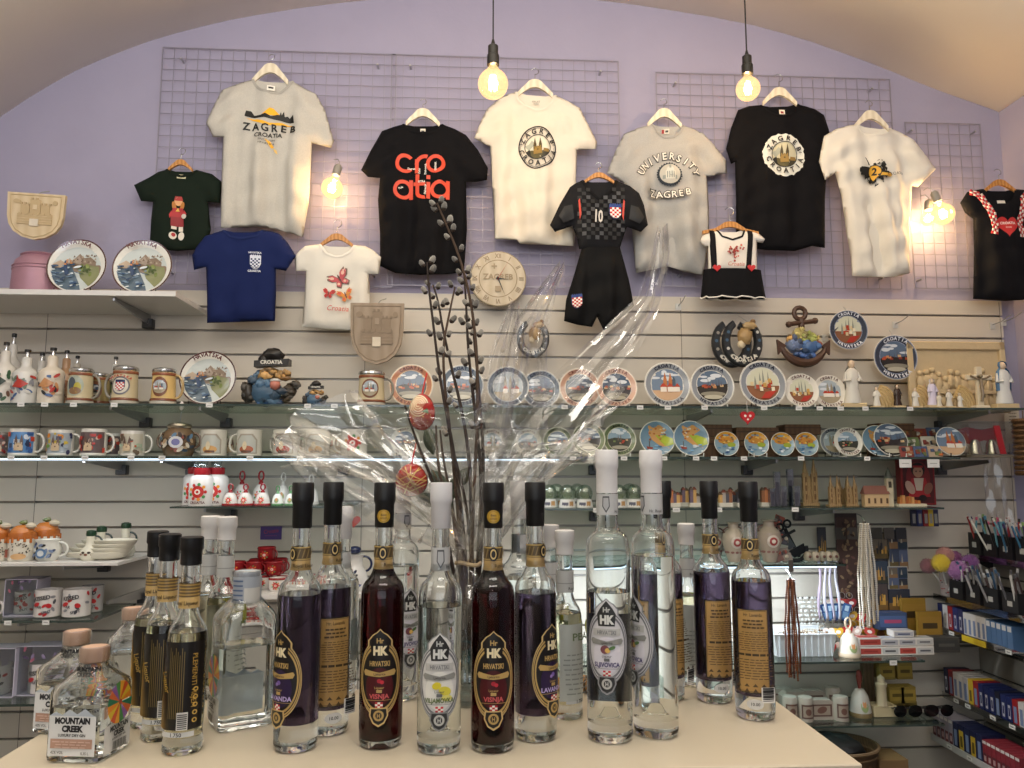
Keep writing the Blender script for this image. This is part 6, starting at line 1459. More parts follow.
b = MB(); b.box(-.026, .026, -.026, .026, 0, .155, mat('b5a690', .7), b=.001); b.build('carton', t, smooth=False)
a = Art(); a.rect(-.026, .13, .026, .155, '2a261f'); lab_lines(a, -.024, .024, .131, .154, 4, '9a8f78', 3); a.text('Croatia', 0, .095, .014, 'a8302a', .02, .8); a.ell(0, .06, .018, .016, '5a6a72'); a.ell(.006, .05, .014, .01, '3a4a42'); a.ell(-.008, .066, .01, .006, '8a4a3a'); a.rect(-.02, .012, .02, .022, '3a352c'); m = MB(); m.art(a, y=-.0264); m.build('printed_front', t, smooth=False)
# ------------------------------------------------------------ lower shelves
def at(sh, px, Y, dz=0): p = on(sh, px, Y); p.z += dz; return p
# red and white jars, bells (short glass shelf)
def jar(px, Y, label, w=24, h=31):
    p = at('S4', px, Y); u = mpp(px, Y); t = T('heart_jar', label, 'jar', p); R = w*u/2
    b = MB(); b.lathe([(0, .0005), (R, 0), (R*1.02, 1*u), (R*1.02, (h-4)*u), (R*.85, (h-1)*u), (R*.6, h*u), (0, h*u)], cer('d0cac4'), 24, cap=False); b.build('body', t)
    a = Art(); a.merge(mug_art('heart', 1, R, h*u*.9)); a.text('CROATIA', 0, 2.2*u, 2.4*u, '5a2a2a', .03); m = MB(); m.art(a, wrap(R*1.02), R*.3, 0, .3); m.build('painted_heart', t, smooth=180)
    c = MB(); c.lathe([(R*.66, h*u), (R*.7, (h+1)*u), (R*.7, (h+6)*u), (R*.6, (h+7)*u), (0, (h+7)*u)], cer('8f1c22'), 20, cap=False); c.build('red_collar', t)
    c = MB(); c.lathe([(R*.42, (h+7)*u), (R*.45, (h+15)*u), (R*.3, (h+18)*u), (0, (h+18)*u)], sheetmat('jar_glass', 'e6eef0', .15, .6), 16, cap=False); c.build('glass_stopper', t)
jar(197, 3.02, 'red heart jar partly behind two others on the short glass shelf'); jar(203, 2.93, 'red heart jar with CROATIA letters, front left on the short glass shelf'); jar(217, 2.97, 'red heart jar standing just left of the bells')
def bell(px, Y, sh, label, w=16, h=22, c='8f1c22', body='d0cac4', art='heart', group=None, name='ceramic_bell', knob=None):
    p = at(sh, px, Y); u = mpp(px, Y); t = T(name, label, 'bell', p, group=group); R = w*u/2; H = h*u
    b = MB(); b.lathe([(R*.9, 0), (R, .02*H), (R*.9, .25*H), (R*.72, .45*H), (R*.4, .58*H), (0, .6*H)], cer(body), 24, cap=False); b.build('dome', t)
    r = MB(); r.lathe([(R*.99, 0), (R*1.04, .05*H), (R*.97, .1*H)], cer(c), 24, cap=False); r.build('coloured_rim', t)
    k = MB(); 
    if knob: k.lathe([(R*.12, .58*H), (R*.2, .7*H), (R*.28, .85*H), (R*.2, .97*H), (0, H)], cer(knob), 14, cap=False)
    else: k.lathe([(R*.3, .56*H), (R*.25, .66*H), (R*.12, .7*H)], cer(c), 12, cap=False); k.tube([(R*.28*math.cos(a), 0, .84*H+.14*H*math.sin(a)) for a in [2*PI*i/12 for i in range(12)]], R*.1, cer(c), 6, True)
    k.build('handle', t)
    a = mug_art('heart', 1, R*.6, H*.5) if art == 'heart' else Art().ell(0, .25*H, R*.4, H*.12, '8a9a6a').ell(0, .3*H, R*.2, H*.08, 'c28a5a'); m = MB(); m.art(a, lambda x, z, l: (x*.9, -math.sqrt(max(0, (R*(1-.42*(max(0, z)/(.5*H))**1.7))**2-(x*.9)**2))-.0012-.0002*l, z), R*.3, R*.3, .3); m.build('painted_motif', t, smooth=180); return t
bell(232, 2.93, 'S4', 'small red heart bell, first after the jars, front row')
bell(247, 2.93, 'S4', 'small red heart bell, second in the front row')
bell(264, 2.93, 'S4', 'small red heart bell, third in the front row')
bell(243, 3.04, 'S4', 'taller red heart bell with looped handle in the back row, left', 18, 34)
bell(262, 3.04, 'S4', 'taller red heart bell with looped handle in the back row, right', 18, 34)
bell(279, 2.93, 'S4', 'small white bell with green bird motif', 12, 20, '5a8a5a', 'dfe2dc', 'x')
bell(292, 2.93, 'S4', 'small white bell with green motif beside the black cap', 12, 20, '5a8a5a', 'dfe2dc', 'x')
bell(284, 3.05, 'S4', 'white ring-handled bell in the back row', 15, 32, 'c9c5bd', 'dcd8d2', 'x')
bell(312, 3.02, 'S4', 'pale ring-handled bell behind the bottle caps', 16, 30, 'c9c5bd', 'dcd8d2', 'x')
# orange honey jars with dippers
def honey(px, Y, label):
    p = at('S5', px, Y); u = mpp(px, Y); t = T('honey_jar', label, 'jar', p); R = 12.5*u
    b = MB(); b.lathe([(0, .0005), (R*.95, 0), (R, 1.5*u), (R*1.0, 24*u), (R*.94, 27*u), (0, 27*u)], cer('e2dccd'), 28, cap=False); b.build('body', t)
    g_ = MB(); pts = []
    g_.lathe([(R*1.01, 22*u), (R*1.03, 24*u), (R*1.0, 28*u), (R*.8, 28.5*u)], cer('b5682e'), 28, cap=False)
    for i in range(14): a = 2*PI*i/14; L = (2+3*abs(math.sin(i*2.3)))*u; g_.tube([(R*1.0*math.cos(a), R*1.0*math.sin(a), 24*u), (R*1.015*math.cos(a), R*1.015*math.sin(a), 23*u-L)], 1.3*u, cer('b5682e'), 6)
    g_.build('orange_drip_glaze', t)
    l = MB(); l.lathe([(R*.9, 28*u), (R*.85, 31*u), (R*.5, 35*u), (0, 36*u)], cer('c0763a'), 24, cap=False); l.build('lid', t)
    k = MB(); k.ball((0, 0, 38*u), 3*u, cer('6a7a4a'), 8, 1.4, 1, .7, .2, 2); k.ball((2*u, 0, 39*u), 2*u, cer('8a8a6a'), 8); k.build('lid_knob', t)
    d = MB(); d.tube([(-6*u, 3*u, 30*u), (8*u, -2*u, 36*u)], .8*u, wood('c9b48a', 'b59f76'), 6); d.ball((9.5*u, -3*u, 35*u), 4.2*u, cer('c9bda6'), 10, 1.3, 1, .8); d.build('honey_dipper', t)
    a = Art(); rn = random.Random(px)
    for _ in range(26): a.ell(rn.uniform(-1.1, 1.1)*R, rn.uniform(6, 19)*u, .9*u, .6*u, ('3a342c', '6a5a3a')[rn.randrange(2)], rn.uniform(0, 3), 8)
    a.ell(R*.3, 5*u, R*.5, 3*u, 'd0a878'); a.rect(-R*.9, 4*u, -R*.45, 12*u, '9a4a38'); m = MB(); m.art(a, wrap(R*1.0), R*.3, 0, .3); m.build('painted_bees', t, smooth=180)
honey(3, 2.93, 'orange-topped honey jar cut by the left edge'); honey(28, 2.93, 'orange-topped honey jar, whole, front of its shelf'); honey(51, 3.02, 'orange-topped honey jar with wider rim in the back row')
# olive pitcher, cruets, spoon rests
p = at('S5', 54, 2.93); u = mpp(54, 2.93); t = T('sauce_pitcher', 'white pitcher with blue and black flowers lying beside spoon rests', 'pitcher', p)
b = MB(); b.lathe([(0, .001), (9*u, 0), (12*u, 6*u), (13*u, 12*u), (11*u, 18*u), (12*u, 21*u), (11*u, 21*u), (9*u, 17*u), (0, 16*u)], cer('dcdbd2'), 24, cap=False); b.build('body', t)
b = MB(); handle(b, 11*u, 4*u, 18*u, 9*u, .004, cer('dcdbd2')); b.build('handle', t)
a = Art(); rn = random.Random(8)
for _ in range(16): a.ell(rn.uniform(-12, 12)*u, rn.uniform(4, 17)*u, 2.4*u, 1.3*u, ('3a4a6a', '2a2a2a', '7a8aa8')[rn.randrange(3)], rn.uniform(0, 3), 10)
a.circ(0, 8*u, 5*u, '5a7aa0', 14); a.circ(0, 8*u, 3*u, 'c9d0d4', 10); m = MB(); m.art(a, wrap(12.9*u), 3*u, 0, .3); m.build('painted_flowers', t, smooth=180)
def cruet(px, Y, label, dz=0, h=30):
    p = at('S5', px, Y, dz); u = mpp(px, Y); t = T('oil_cruet', label, 'cruet', p)
    b = MB(); b.lathe([(0, .001), (8*u, 0), (10*u, 5*u), (9*u, 10*u), (5*u, 14*u), (4.4*u, 18*u), (4.4*u, (h-5)*u), (0, (h-5)*u)], cer('d8d4c2'), 22, cap=False); b.build('body', t)
    c = MB(); c.lathe([(4.6*u, (h-6)*u), (5*u, (h-4)*u), (4.6*u, (h-1)*u), (2*u, h*u), (0, h*u)], cer('23402c'), 16, cap=False); c.build('green_stopper', t)
    c = MB(); c.tube([(4*u+7*u*math.sin(PI*i/8), 0, (12+12*(.5-.5*math.cos(PI*i/8)))*u) for i in range(9)], 1*u, cer('2a3a3a'), 7); c.build('handle', t)
    a = Art(); [a.ell((-6+3*i)*u, (6+(i % 2)*2)*u, 1.8*u, 1.2*u, '3a2a22' if i % 2 else '7a4a3a', 0, 10) for i in range(5)]; m = MB(); m.art(a, wrap(9.8*u), 3*u, 0, .3); m.build('painted_olives', t, smooth=180)
cruet(96, 2.93, 'white oil cruet with dark green stopper, front one'); cruet(106, 3.0, 'white oil cruet with green stopper close behind the front one', 0, 32); cruet(130, 3.05, 'white oil cruet with green stopper, apart at the right', 0, 34)
def spoonrest(px, Y, dz, label, k=1.0):
    p = at('S5', px, Y, dz); u = mpp(px, Y)*k; t = T('spoon_rest', label, 'spoon rest', p)
    b = MB(); m = cer('d5d0bf'); n = 28; vs = []; prs = [(.55, 0), (.9, 2), (1.0, 6), (.94, 6.4), (.8, 3.4), (.3, 1.5)]
    for q, z in prs:
        for i in range(n): a = 2*PI*i/n; e = 1+.9*max(0, math.cos(a))**6; vs.append((-q*20*u*math.cos(a)*e*.9+6*u, q*13*u*math.sin(a), z*u*(1)+.0))
    b.add(vs, [(j*n+i, j*n+(i+1) % n, (j+1)*n+(i+1) % n, (j+1)*n+i) for j in range(5) for i in range(n)]+[tuple(range(n-1, -1, -1)), tuple(5*n+i for i in range(n))], m); b.build('shallow_dish', t, smooth=60)
    a = Art(); a.ell(6*u, 0, 5*u, 3*u, '5a4a32', .4, 14); a.ell(3*u, 2*u, 2*u, 1.4*u, '8a3a2a', 0, 10); m = MB(); m.art(a, lambda x, z, l: (x, z, 1.7*u+.0003*l)); m.build('painted_olive_sprig', t, smooth=False)
for i, lab in enumerate(('white spoon rest at the bottom of the pile', 'white spoon rest second in the pile', 'white spoon rest third in the pile', 'white spoon rest on top of the pile, sprig visible')): spoonrest(104+i*4, 2.95, i*.0155+.0005, lab, 1.25-i*.06)
# boxed mugs on the left
def boxmug(px, sh, Y, w, h, label):
    p = at(sh, px, Y); u = mpp(px, Y); t = T('boxed_mug', label, 'boxed mug', p); W, H = w*u/2, h*u
    b = MB(); m = mat('cfc9dc', .5)
    for a_ in ((-W, -W+.003, 0, H), (W-.003, W, 0, H), (-W, W, 0, .003), (-W, W, H-.003, H)): b.box(a_[0], a_[1], 0, .09, a_[2]+.0005, a_[3], m)
    b.box(-W, W, .088, .091, .0005, H, m); b.build('open_fronted_box', t, smooth=False)
    f = MB(); f.box(-W+.003, W-.003, .001, .0014, .003, H-.003, sheetmat('box_film', 'e8ecec', .05, .4, .05)); f.build('clear_window', t, smooth=False)
    c = MB(); R = W*.62; hh = H*.6; y = .045; mx = TR(-W*.1, y, .004); c.lathe([(0, 0), (R*.9, 0), (R, .003), (R, hh), (R*.93, hh), (R*.9, .006), (0, .005)], cer('dcd6d4'), 24, mx, cap=False)
    c.tube([(-W*.1+R*.95+W*.3*math.sin(PI*i/8), y, .004+hh*(.5-.38*math.cos(PI*i/8))) for i in range(9)], .003, cer('dcd6d4'), 7)
    a = mug_art('word', px, R, hh); c.art(a, wrap(R, 0), R*.3, 0, .3, mx=mx); c.build('mug', t)
    a = Art(); rn = random.Random(px)
    for _ in range(7): a.ell(rn.uniform(-.8, .8)*W, rn.uniform(.68, .95)*H, W*.14, H*.03, ('9a8ab0', '5a4a6a', 'b56a80')[rn.randrange(3)], rn.uniform(0, 3), 8)
    c = MB(); c.art(a, lambda x, z, l: (x, .0008-.0001*l, z)); c.build('printed_header', t, smooth=False)
boxmug(30, 'S6', 2.93, 32, 37, 'boxed mug with lilac frame beside the printed cups')
boxmug(8, 'S7', 2.93, 44, 48, 'boxed mug with red lips on the lowest left shelf, cut by the edge')
boxmug(54, 'S7', 2.95, 44, 48, 'boxed mug on the lowest left shelf, behind gin bottles')
for i, (px, Y, dz) in enumerate([(14, 2.99, .215), (50, 2.99, .215)]):
    p = at('S7', px, Y, dz); u = mpp(px, Y); 
# red cups heap on white shelf
k = 0
spots = [(236, 2.93, 0), (256, 2.93, 0), (282, 2.93, 0), (303, 2.93, 0), (246, 3.0, 0), (268, 3.0, 0), (290, 3.0, 0), (310, 3.0, 0), (318, 2.95, 0), (241, 2.98, .052), (259, 2.98, .052), (278, 2.98, .052), (262, 3.05, .052), (282, 3.06, .052), (270, 3.02, .1)]
names_ = ['front row, far left', 'front row, second', 'front row, beside grey-banded cap', 'front row, right of the square bottle cap', 'back row, left', 'back row, second', 'back row, third', 'back row, by black cap neck', 'front row, right end', 'upper layer, left', 'upper layer, middle', 'upper layer, right', 'upper layer, behind left', 'upper layer, behind right', 'very top of the heap']
for (px, Y, dz), nm in zip(spots, names_):
    p = at('S5M', px, Y, dz); u = mpp(px, Y); t = T('heart_cup', 'red-rimmed white heart cup in the heap, '+nm, 'cup', p, ry=0); R = 9*u; H = 13*u
    b = MB(); b.lathe([(0, 0), (R*.8, 0), (R, H*.3), (R*.98, H), (R*.9, H), (R*.85, H*.15), (0, H*.1)], cer('e2dcd6') if dz == 0 else cer('8f1c22'), 20, cap=False); b.build('cup_body', t)
    r = MB(); r.lathe([(R*1.0, H*.86), (R*1.03, H*.95), (R*.93, H*1.04)], cer('8f1c22'), 20, cap=False); r.build('red_rim', t)
    r = MB(); handle(r, R, H*.15, H*.85, 5*u, .0026, cer('8f1c22'), -.5); r.build('handle', t)
    a = mug_art('heart', 1, R, H*.95); m = MB(); m.art(a, wrap(R*1.005), R*.3, 0, .3); m.build('painted_heart', t, smooth=180)
# purple card on slats
p = P(271, 533, SY-.004); u = mpp(271, SY); a = Art(); b = MB(); b.box(-10.5*u, 10.5*u, 0, .003, -6.5*u, 6.5*u, mat('46307a', .5)); a.text('Croatia', 0, 0, 4*u, 'a8324a', .0, .9, .12, False, .2); a.rect(-6*u, -3*u, 6*u, -2.4*u, '7a3a7a'); b.art(a); tag(b.build('price_card', loc=p, smooth=False), 'small purple card with red script fixed to the slats', 'card')
# blue-white jug on shelf
p = at('S5M', 357, 2.93); u = mpp(357, 2.93); t = T('floral_jug', 'white jug with dark blue flowers, seen between liqueur bottles', 'jug', p)
b = MB(); b.lathe([(0, .001), (12*u, 0), (14*u, 8*u), (12*u, 18*u), (8*u, 24*u), (8*u, 32*u), (10*u, 35*u), (0, 35*u)], cer('dcdad6'), 26, cap=False); b.build('body', t)
b = MB(); b.ball((0, 0, 39*u), 6*u, cer('1f2748'), 14, 1.1, 1.1, .7); b.build('lid', t); b = MB(); handle(b, 8*u, 18*u, 33*u, 9*u, .0045, cer('222a4a')); b.build('handle', t)
a = Art(); rn = random.Random(4)
for _ in range(22): a.ell(rn.uniform(-14, 14)*u, rn.uniform(2, 22)*u, 2.6*u, 1.2*u, ('1f2748', '2a2f3a', '3a4a7a', '8a4a4a')[rn.randrange(4)], rn.uniform(0, 3), 10)
m = MB(); m.art(a, wrap(13.6*u), 3*u, 0, .3); m.build('painted_flowers', t, smooth=180)
p = P(354, 521, 3.08); t = T('heart_ornament', 'faded pink and red heart hanging behind the bottle caps', 'ornament', p); u = mpp(354, 3.08); b = MB(); b.prism([(x*6.5/7, z*6.5/7) for x, z in hp], -.008, 0, mat('b5524a', .5)); b.build('heart', t); c = MB(); c.tube([(0, 0, 4*u), (0, 0, 20*u)], .001, mat('aaaaaa'), 5); c.build('string', t)
# snow globes
GLS = sheetmat('globe_glass', 'eef6f2', .1, .6, .02)
for i, (px, Y, nm) in enumerate([(556, 3.02, 'back row behind the black cap'), (567, 2.93, 'front, left of the twin white caps'), (584, 2.93, 'front, second from left'), (549, 2.96, 'left end beside the black cap'), (577, 3.03, 'back row between the front two'), (618, 2.93, 'between the twin white caps'), (629, 3.02, 'back row between the white caps'), (633, 2.94, 'close to the second white cap')]):
    p = at('S4R', px, Y); u = mpp(px, Y); t = T('snow_globe', 'small snow globe on a printed base, '+nm, 'snow globe', p)
    b = MB(); b.lathe([(0, .001), (8.5*u, 0), (8.5*u, 2*u), (7*u, 8*u), (0, 8*u)], cer('d4d4d0'), 20, cap=False); b.build('base', t)
    b = MB(); b.ball((0, 0, 14*u), 8.4*u, GLS, 18); b.build('glass_dome', t); b = MB(); b.box(-4*u, 4*u, -2*u, 2*u, 8*u, 15*u, mat('70785f')); b.box(-1*u, 3*u, -2.4*u, 2*u, 15*u, 19*u, mat('c9c9b8')); b.lathe([(7.4*u, 8*u), (8*u, 14*u), (7.2*u, 17*u)], mat('98a08c', .5), 16, RZ(0), a0=.2, a1=2.9, cap=False); b.build('tiny_town', t)
    a = Art(); a.rect(-6*u, 1.5*u, 0, 5*u, '5a5a6a'); a.rect(1*u, 1.5*u, 5*u, 6*u, 'b08a5a'); m = MB(); m.art(a, lambda x, z, l: (x, -math.sqrt(max(0, (8.3*u)**2-x*x))-.0006-.0002*l, z), 2*u); m.build('base_print', t, smooth=False)
# small houses/magnet figures between caps
MCs = ('8a5a3a', 'b5744a', '6a5a6a', 'c9a060', 'a8a098', '4a4a54')
for i, (px, Y, nm) in enumerate([(672, 2.94, 'left of the row behind bottle caps'), (684, 2.98, 'second of the row, orange'), (695, 2.94, 'by the tall black cap'), (724, 2.94, 'first between the two black caps'), (734, 3.0, 'second between the two black caps'), (742, 2.94, 'last before the corner black cap'), (766, 2.96, 'right of the corner black cap'), (728, 3.08, 'back row between black caps')]):
    p = at('S4R', px, Y); u = mpp(px, Y); rn = random.Random(i); t = T('miniature_town', 'miniature souvenir town block, '+nm, 'miniature', p)
    b = MB(); b.box(-7*u, 7*u, -.012, .014, 0, 4*u, mat('c9c4b8', .5), b=.001); b.build('base', t, smooth=False)
    b = MB(); rf = MB()
    for j in range(4):
        x = (-5+j*3.2)*u; h = rn.uniform(6, 13)*u; b.box(x-1.6*u, x+1.6*u, -.01, .008, 4*u, 4*u+h, mat(MCs[(i+j) % 6], .5)); rf.prism([(x-2*u, 4*u+h), (x+2*u, 4*u+h), (x, 7*u+h)], -.011, .009, mat('7f4434' if j % 2 else '5a4a3a'))
    b.build('house_walls', t, smooth=False); rf.build('house_roofs', t, smooth=False)
# crystal blocks, cathedrals, church
for i, (px, h, Y, nm) in enumerate([(776, 34, 2.93, 'leftmost and tall'), (782, 20, 2.93, 'second, short'), (789, 36, 2.97, 'tallest, dark core'), (795, 20, 2.93, 'fourth, short'), (771, 18, 2.93, 'short, beside the bottle cap')]):
    p = at('S4R', px, Y); u = mpp(px, Y); t = T('crystal_tower', 'clear crystal souvenir block, '+nm, 'crystal block', p); b = MB(); b.box(-3*u, 3*u, -.008, .008, .0005, h*u, sheetmat('crystal', 'c4ccd0', .2, .7, .02), b=.001); b.build('crystal', t, smooth=False); b = MB(); b.box(-1.6*u, 1.6*u, -.004, .004, .002, h*u*.7, mat('30343a', .3)); b.build('dark_engraving', t, smooth=False)
def model_cathedral(px, w, h, Y, label, c='a2875f'):
    p = at('S4R', px, Y); u = mpp(px, Y); t = T('cathedral_model', label, 'cathedral model', p); m = wood(c, '866a44', 40); W, H = w*u/2, h*u
    b = MB(); b.box(-W*1.05, W*1.05, -.015, .02, 0, H*.06, m, b=.001); b.build('base', t, smooth=False)
    for s_ in (-1, 1):
        b = MB(); x = s_*W*.55; b.box(x-W*.36, x+W*.36, -.012, .0, H*.06, H*.6, m); 
        for j in range(3): b.box(x-W*.1, x+W*.1, -.0128, -.012, H*(.12+j*.16), H*(.22+j*.16), mat('6a4a28'))
        for q in (-.32, .32): b.lathe([(W*.07, H*.6), (0, H*.72)], m, 6, TR(x+q*W, -.010, 0))
        b.build('tower', t, smooth=False); b = MB(); b.lathe([(W*.3, H*.6), (W*.18, H*.75), (0, H)], m, 8, TR(x, -.006, 0)); b.build('spire', t)
    b = MB(); b.prism([(-W*.5, H*.06), (W*.5, H*.06), (W*.5, H*.42), (0, H*.56), (-W*.5, H*.42)], -.006, .018, m); b.build('nave', t, smooth=False)
model_cathedral(808, 16, 52, 3.0, 'tallest wooden twin-spired cathedral model, left of its three', 'a98a60')
model_cathedral(832, 12, 32, 2.94, 'small wooden cathedral model, middle one')
model_cathedral(849, 12, 32, 2.94, 'small wooden cathedral model, nearest the red-roofed church')
model_cathedral(841, 12, 28, 3.05, 'small wooden cathedral model in the back between two others', '8a6a42')
p = at('S4R', 873, 2.94); u = mpp(873, 2.94); t = T('church_model', 'small church model with reddish roof and white bell tower', 'church model', p)
b = MB(); b.box(-12*u, 12*u, -.015, .015, 0, 12*u, mat('c9aa80', .6), b=.001); [b.box((-9+i*6)*u, (-7+i*6)*u, -.0158, -.015, 3*u, 8*u, mat('5a4028')) for i in range(4)]; b.build('nave_wall', t, smooth=False)
b = MB(); b.add([(-13*u, -.018, 12*u), (13*u, -.018, 12*u), (13*u, .018, 12*u), (-13*u, .018, 12*u), (-11*u, 0, 20*u), (11*u, 0, 20*u)], [(0, 1, 5, 4), (2, 3, 4, 5), (0, 4, 3), (1, 2, 5)], mat('85564a')); b.build('red_roof', t, smooth=False)
b = MB(); b.box(11*u, 17*u, -.012, .006, 0, 27*u, mat('c4b89c', .6)); b.box(12.5*u, 15.5*u, -.0128, -.012, 18*u, 24*u, mat('3a342a')); b.build('bell_tower', t, smooth=False); b = MB(); b.lathe([(4*u, 27*u), (3*u, 31*u), (0, 38*u)], mat('4a4a42'), 10, TR(14*u, -.003, 0)); b.build('dark_dome', t)
p = at('S4R', 906, 2.94); u = mpp(906, 2.94); t = T('town_model', 'orange-brown miniature town on a pale base before the red doll box', 'miniature', p)
b = MB(); b.box(-12*u, 16*u, -.015, .015, 0, 2.5*u, mat('cfc6ae')); b.build('base', t, smooth=False); b = MB(); rn = random.Random(3); [b.box((-10+i*3)*u, (-7.4+i*3)*u, -.01, .008, 2.5*u, (5+rn.uniform(2, 10)*(1-i/9))*u, mat(('b5743a', 'c9945a', 'a85a2a')[i % 3])) for i in range(7)]; b.build('houses', t, smooth=False)
# red doll box
p = at('S4R', 917, 3.04); u = mpp(917, 3.04); t = T('doll_box', 'red framed box with a small doll picture at the shelf end', 'box', p)
b = MB(); b.box(-17*u, 17*u, 0, .04, .0005, 45*u, mat('7f171b', .4), b=.002); b.build('carton', t, smooth=False)
a = Art(); a.rect(-15*u, 2*u, 15*u, 43*u, '4a1416'); a.ell(0, 26*u, 12*u, 16*u, '7a1c20'); a.ell(0, 34*u, 7*u, 7*u, '1f1412'); a.ell(0, 32*u, 5*u, 5.4*u, 'b98a70'); a.rect(-5*u, 36*u, 5*u, 38*u, 'a8242a'); a.circ(-2*u, 32.5*u, .8*u, '2a1a16', 8); a.circ(2*u, 32.5*u, .8*u, '2a1a16', 8); a.poly([(-7*u, 26*u), (7*u, 26*u), (11*u, 8*u), (-11*u, 8*u)], 'a8242a'); a.poly([(-5*u, 26*u), (5*u, 26*u), (3*u, 14*u), (-3*u, 14*u)], 'c9b8a8'); a.ell(-9*u, 17*u, 4*u, 7*u, 'c09a8a', .5); a.ell(9*u, 16*u, 4*u, 6*u, '8a5a4a', -.5); a.ell(3*u, 7*u, 4*u, 3*u, '1f1412')
m = MB(); m.art(a); m.build('doll_picture', t, smooth=False)
# ---- bright glass shelf: vases, anchor, shells
def vase(px, w, h, Y, label, c='b5a898', seed=1):
    p = at('S5R', px, Y); u = mpp(px, Y); t = T('souvenir_vase', label, 'vase', p); R = w*u/2; H = h*u
    b = MB(); b.lathe([(0, .001), (R*.5, 0), (R*.55, H*.04), (R, H*.5), (R*.92, H*.7), (R*.45, H*.84), (R*.42, H*.94), (R*.6, H), (0, H*.97)], cer(c), 26, cap=False); b.build('body', t)
    for s_ in (-1, 1): k = MB(); k.tube([(s_*(R*.45+R*.45*math.sin(PI*i/8)), 0, H*(.68+.2*i/8)) for i in range(9)], .0028, cer('6a4a44'), 6); k.build('handle', t)
    a = Art(); a.circ(0, H*.5, H*.15, 'c9c0b4', 18); a.circ(0, H*.5, H*.1, '9a3a3a', 14); a.circ(0, H*.5, H*.05, 'd8d0c4', 10); [a.ell((-8+i*4)*u, H*.25, 1.6*u, 1.2*u, '8a5a54', 0, 8) for i in range(5)]
    m = MB(); m.art(a, lambda x, z, l: (x, -math.sqrt(max(1e-8, (R*(.55+.45*min(1, z/(H*.5))) if z < H*.5 else R*(1-.1*(z-H*.5)/(H*.2)))**2-x*x))-.0012-.0002*l, z), R*.25, R*.25, .3); m.build('painted_badge', t, smooth=180)
vase(731, 22, 38, 2.94, 'two-handled vase with red badge between the two gold labelled bottles')
vase(766, 24, 40, 2.94, 'two-handled vase with printed badge right of the corner bottle', 'a89a8c'); vase(712, 20, 34, 3.03, 'vase mostly hidden behind a violet bottle neck', 'a8a49c')
MC2 = ('6a4a44', '8a8078', 'c9bfae', '4a4a54', 'a8584a')
for i, (px, dz, Y, nm) in enumerate([(776, 0, 2.93, 'lowest'), (784, 0, 2.95, 'lowest right'), (772, 16, 2.98, 'middle left'), (781, 15, 2.97, 'middle right'), (775, 30, 3.0, 'topmost')]):
    p = at('S5R', px, Y); u = mpp(px, Y); p.z += dz*u; t = T('relief_magnet', 'small relief magnet heaped beside the printed vase, '+nm, 'magnet', p, rx=-.3, ry=.2*(i-2)); rn = random.Random(i+5)
    b = MB(); b.box(-5*u, 5*u, -.003, .003, 0, 13*u, mat(MC2[i], .4), b=.0015); b.build('magnet_base', t, smooth=False); b = MB(); [b.ball((rn.uniform(-4, 4)*u, -.004, rn.uniform(2, 11)*u), 2*u, mat(MC2[(i+j) % 5], .35), 8) for j in range(5)]; b.build('relief_motif', t)
p = at('S5R', 797, 2.97); u = mpp(797, 2.97); t = T('ship_anchor', 'dark metal ship and anchor ornament leaning over shell magnets', 'ornament', p, ry=math.radians(-26))
b = MB(); m = mat('22262a', .35, .6); b.tube([(0, 0, 4*u), (0, 0, 34*u)], 1.8*u, m, 8); b.tube([(11*u*math.cos(a), 0, 12*u+11*u*math.sin(a)) for a in [math.radians(190+16*i) for i in range(11)]], 2*u, m, 8); b.tube([(-8*u, 0, 28*u), (8*u, 0, 28*u)], 1.4*u, m, 8); b.build('anchor', t)
b = MB(); [b.tube([((s_*4)+3.4*math.cos(a))*u if 0 else (s_*4*u+3.4*u*math.cos(a), 0, 37*u+3.4*u*math.sin(a)) for a in [2*PI*i/12 for i in range(12)]], 1.1*u, m, 7, True) for s_ in (-1, 1)]; b.build('rings', t)
b = MB(); b.prism([(-9*u, 14*u), (9*u, 14*u), (6*u, 6*u), (-6*u, 6*u)], -.014, -.006, m); b.prism([(-8*u, 15*u), (0, 15*u), (-1*u, 26*u)], -.011, -.009, mat('3a4248', .4)); b.build('ship', t, smooth=False)
for i, (px, nm) in enumerate([(808, 'left end'), (815, 'second'), (822, 'third'), (828, 'fourth'), (834, 'right end')]):
    p = at('S5R', px-4, 2.93); u = mpp(px, 2.93); t = T('shell_magnet', 'beige shell magnet on the bright glass shelf, '+nm, 'magnet', p); b = MB(); b.lathe([(0, 0), (3.4*u, 1*u), (4.6*u, 4*u), (3.6*u, 8*u), (2*u, 9.6*u), (0, 9.8*u)], cer('b0a594' if i % 2 else '98907f'), 16, cap=False); b.build('shell', t); b = MB(); b.ball((0, -4.2*u, 5*u), 1.5*u, mat('5a2f2a'), 8); b.build('dark_eye', t)
# ---- hanging necklaces
def strands(name, label, cat, px, py0, Y, n, L, w, cols, bead, seed=1, extra=0):
    p = P(px, py0, Y); u = mpp(px, Y); t = T(name, label, cat, p); rn = random.Random(seed)
    for i in range(n):
        x0 = (i/(n-1)-.5)*w*u*.45; x1 = (i/(n-1)-.5)*w*u; l = L*u*rn.uniform(.86, 1); b = MB(); c = mat(cols[i % len(cols)], .25, var=.2, scale=90)
        m = int(l/(bead*1.7))
        for j in range(m+1):
            f = j/m; b.ball((x0+(x1-x0)*min(1, f*2)+.001*math.sin(j*.5+i), -.004*math.sin(i*1.7)-.006*(i % 3), -l*f), bead, c, 6)
        b.build('bead_strand', t)
    h = MB(); h.tube([(0, .0, -.002), (0, -.004, .01), (0, .02, .03), (0, .05, .035)], .0022, metal(), 6); h.ball((0, -.004, .006), .006, mat('4a4a4a', .4, .4), 10); h.build('hook', t); return t
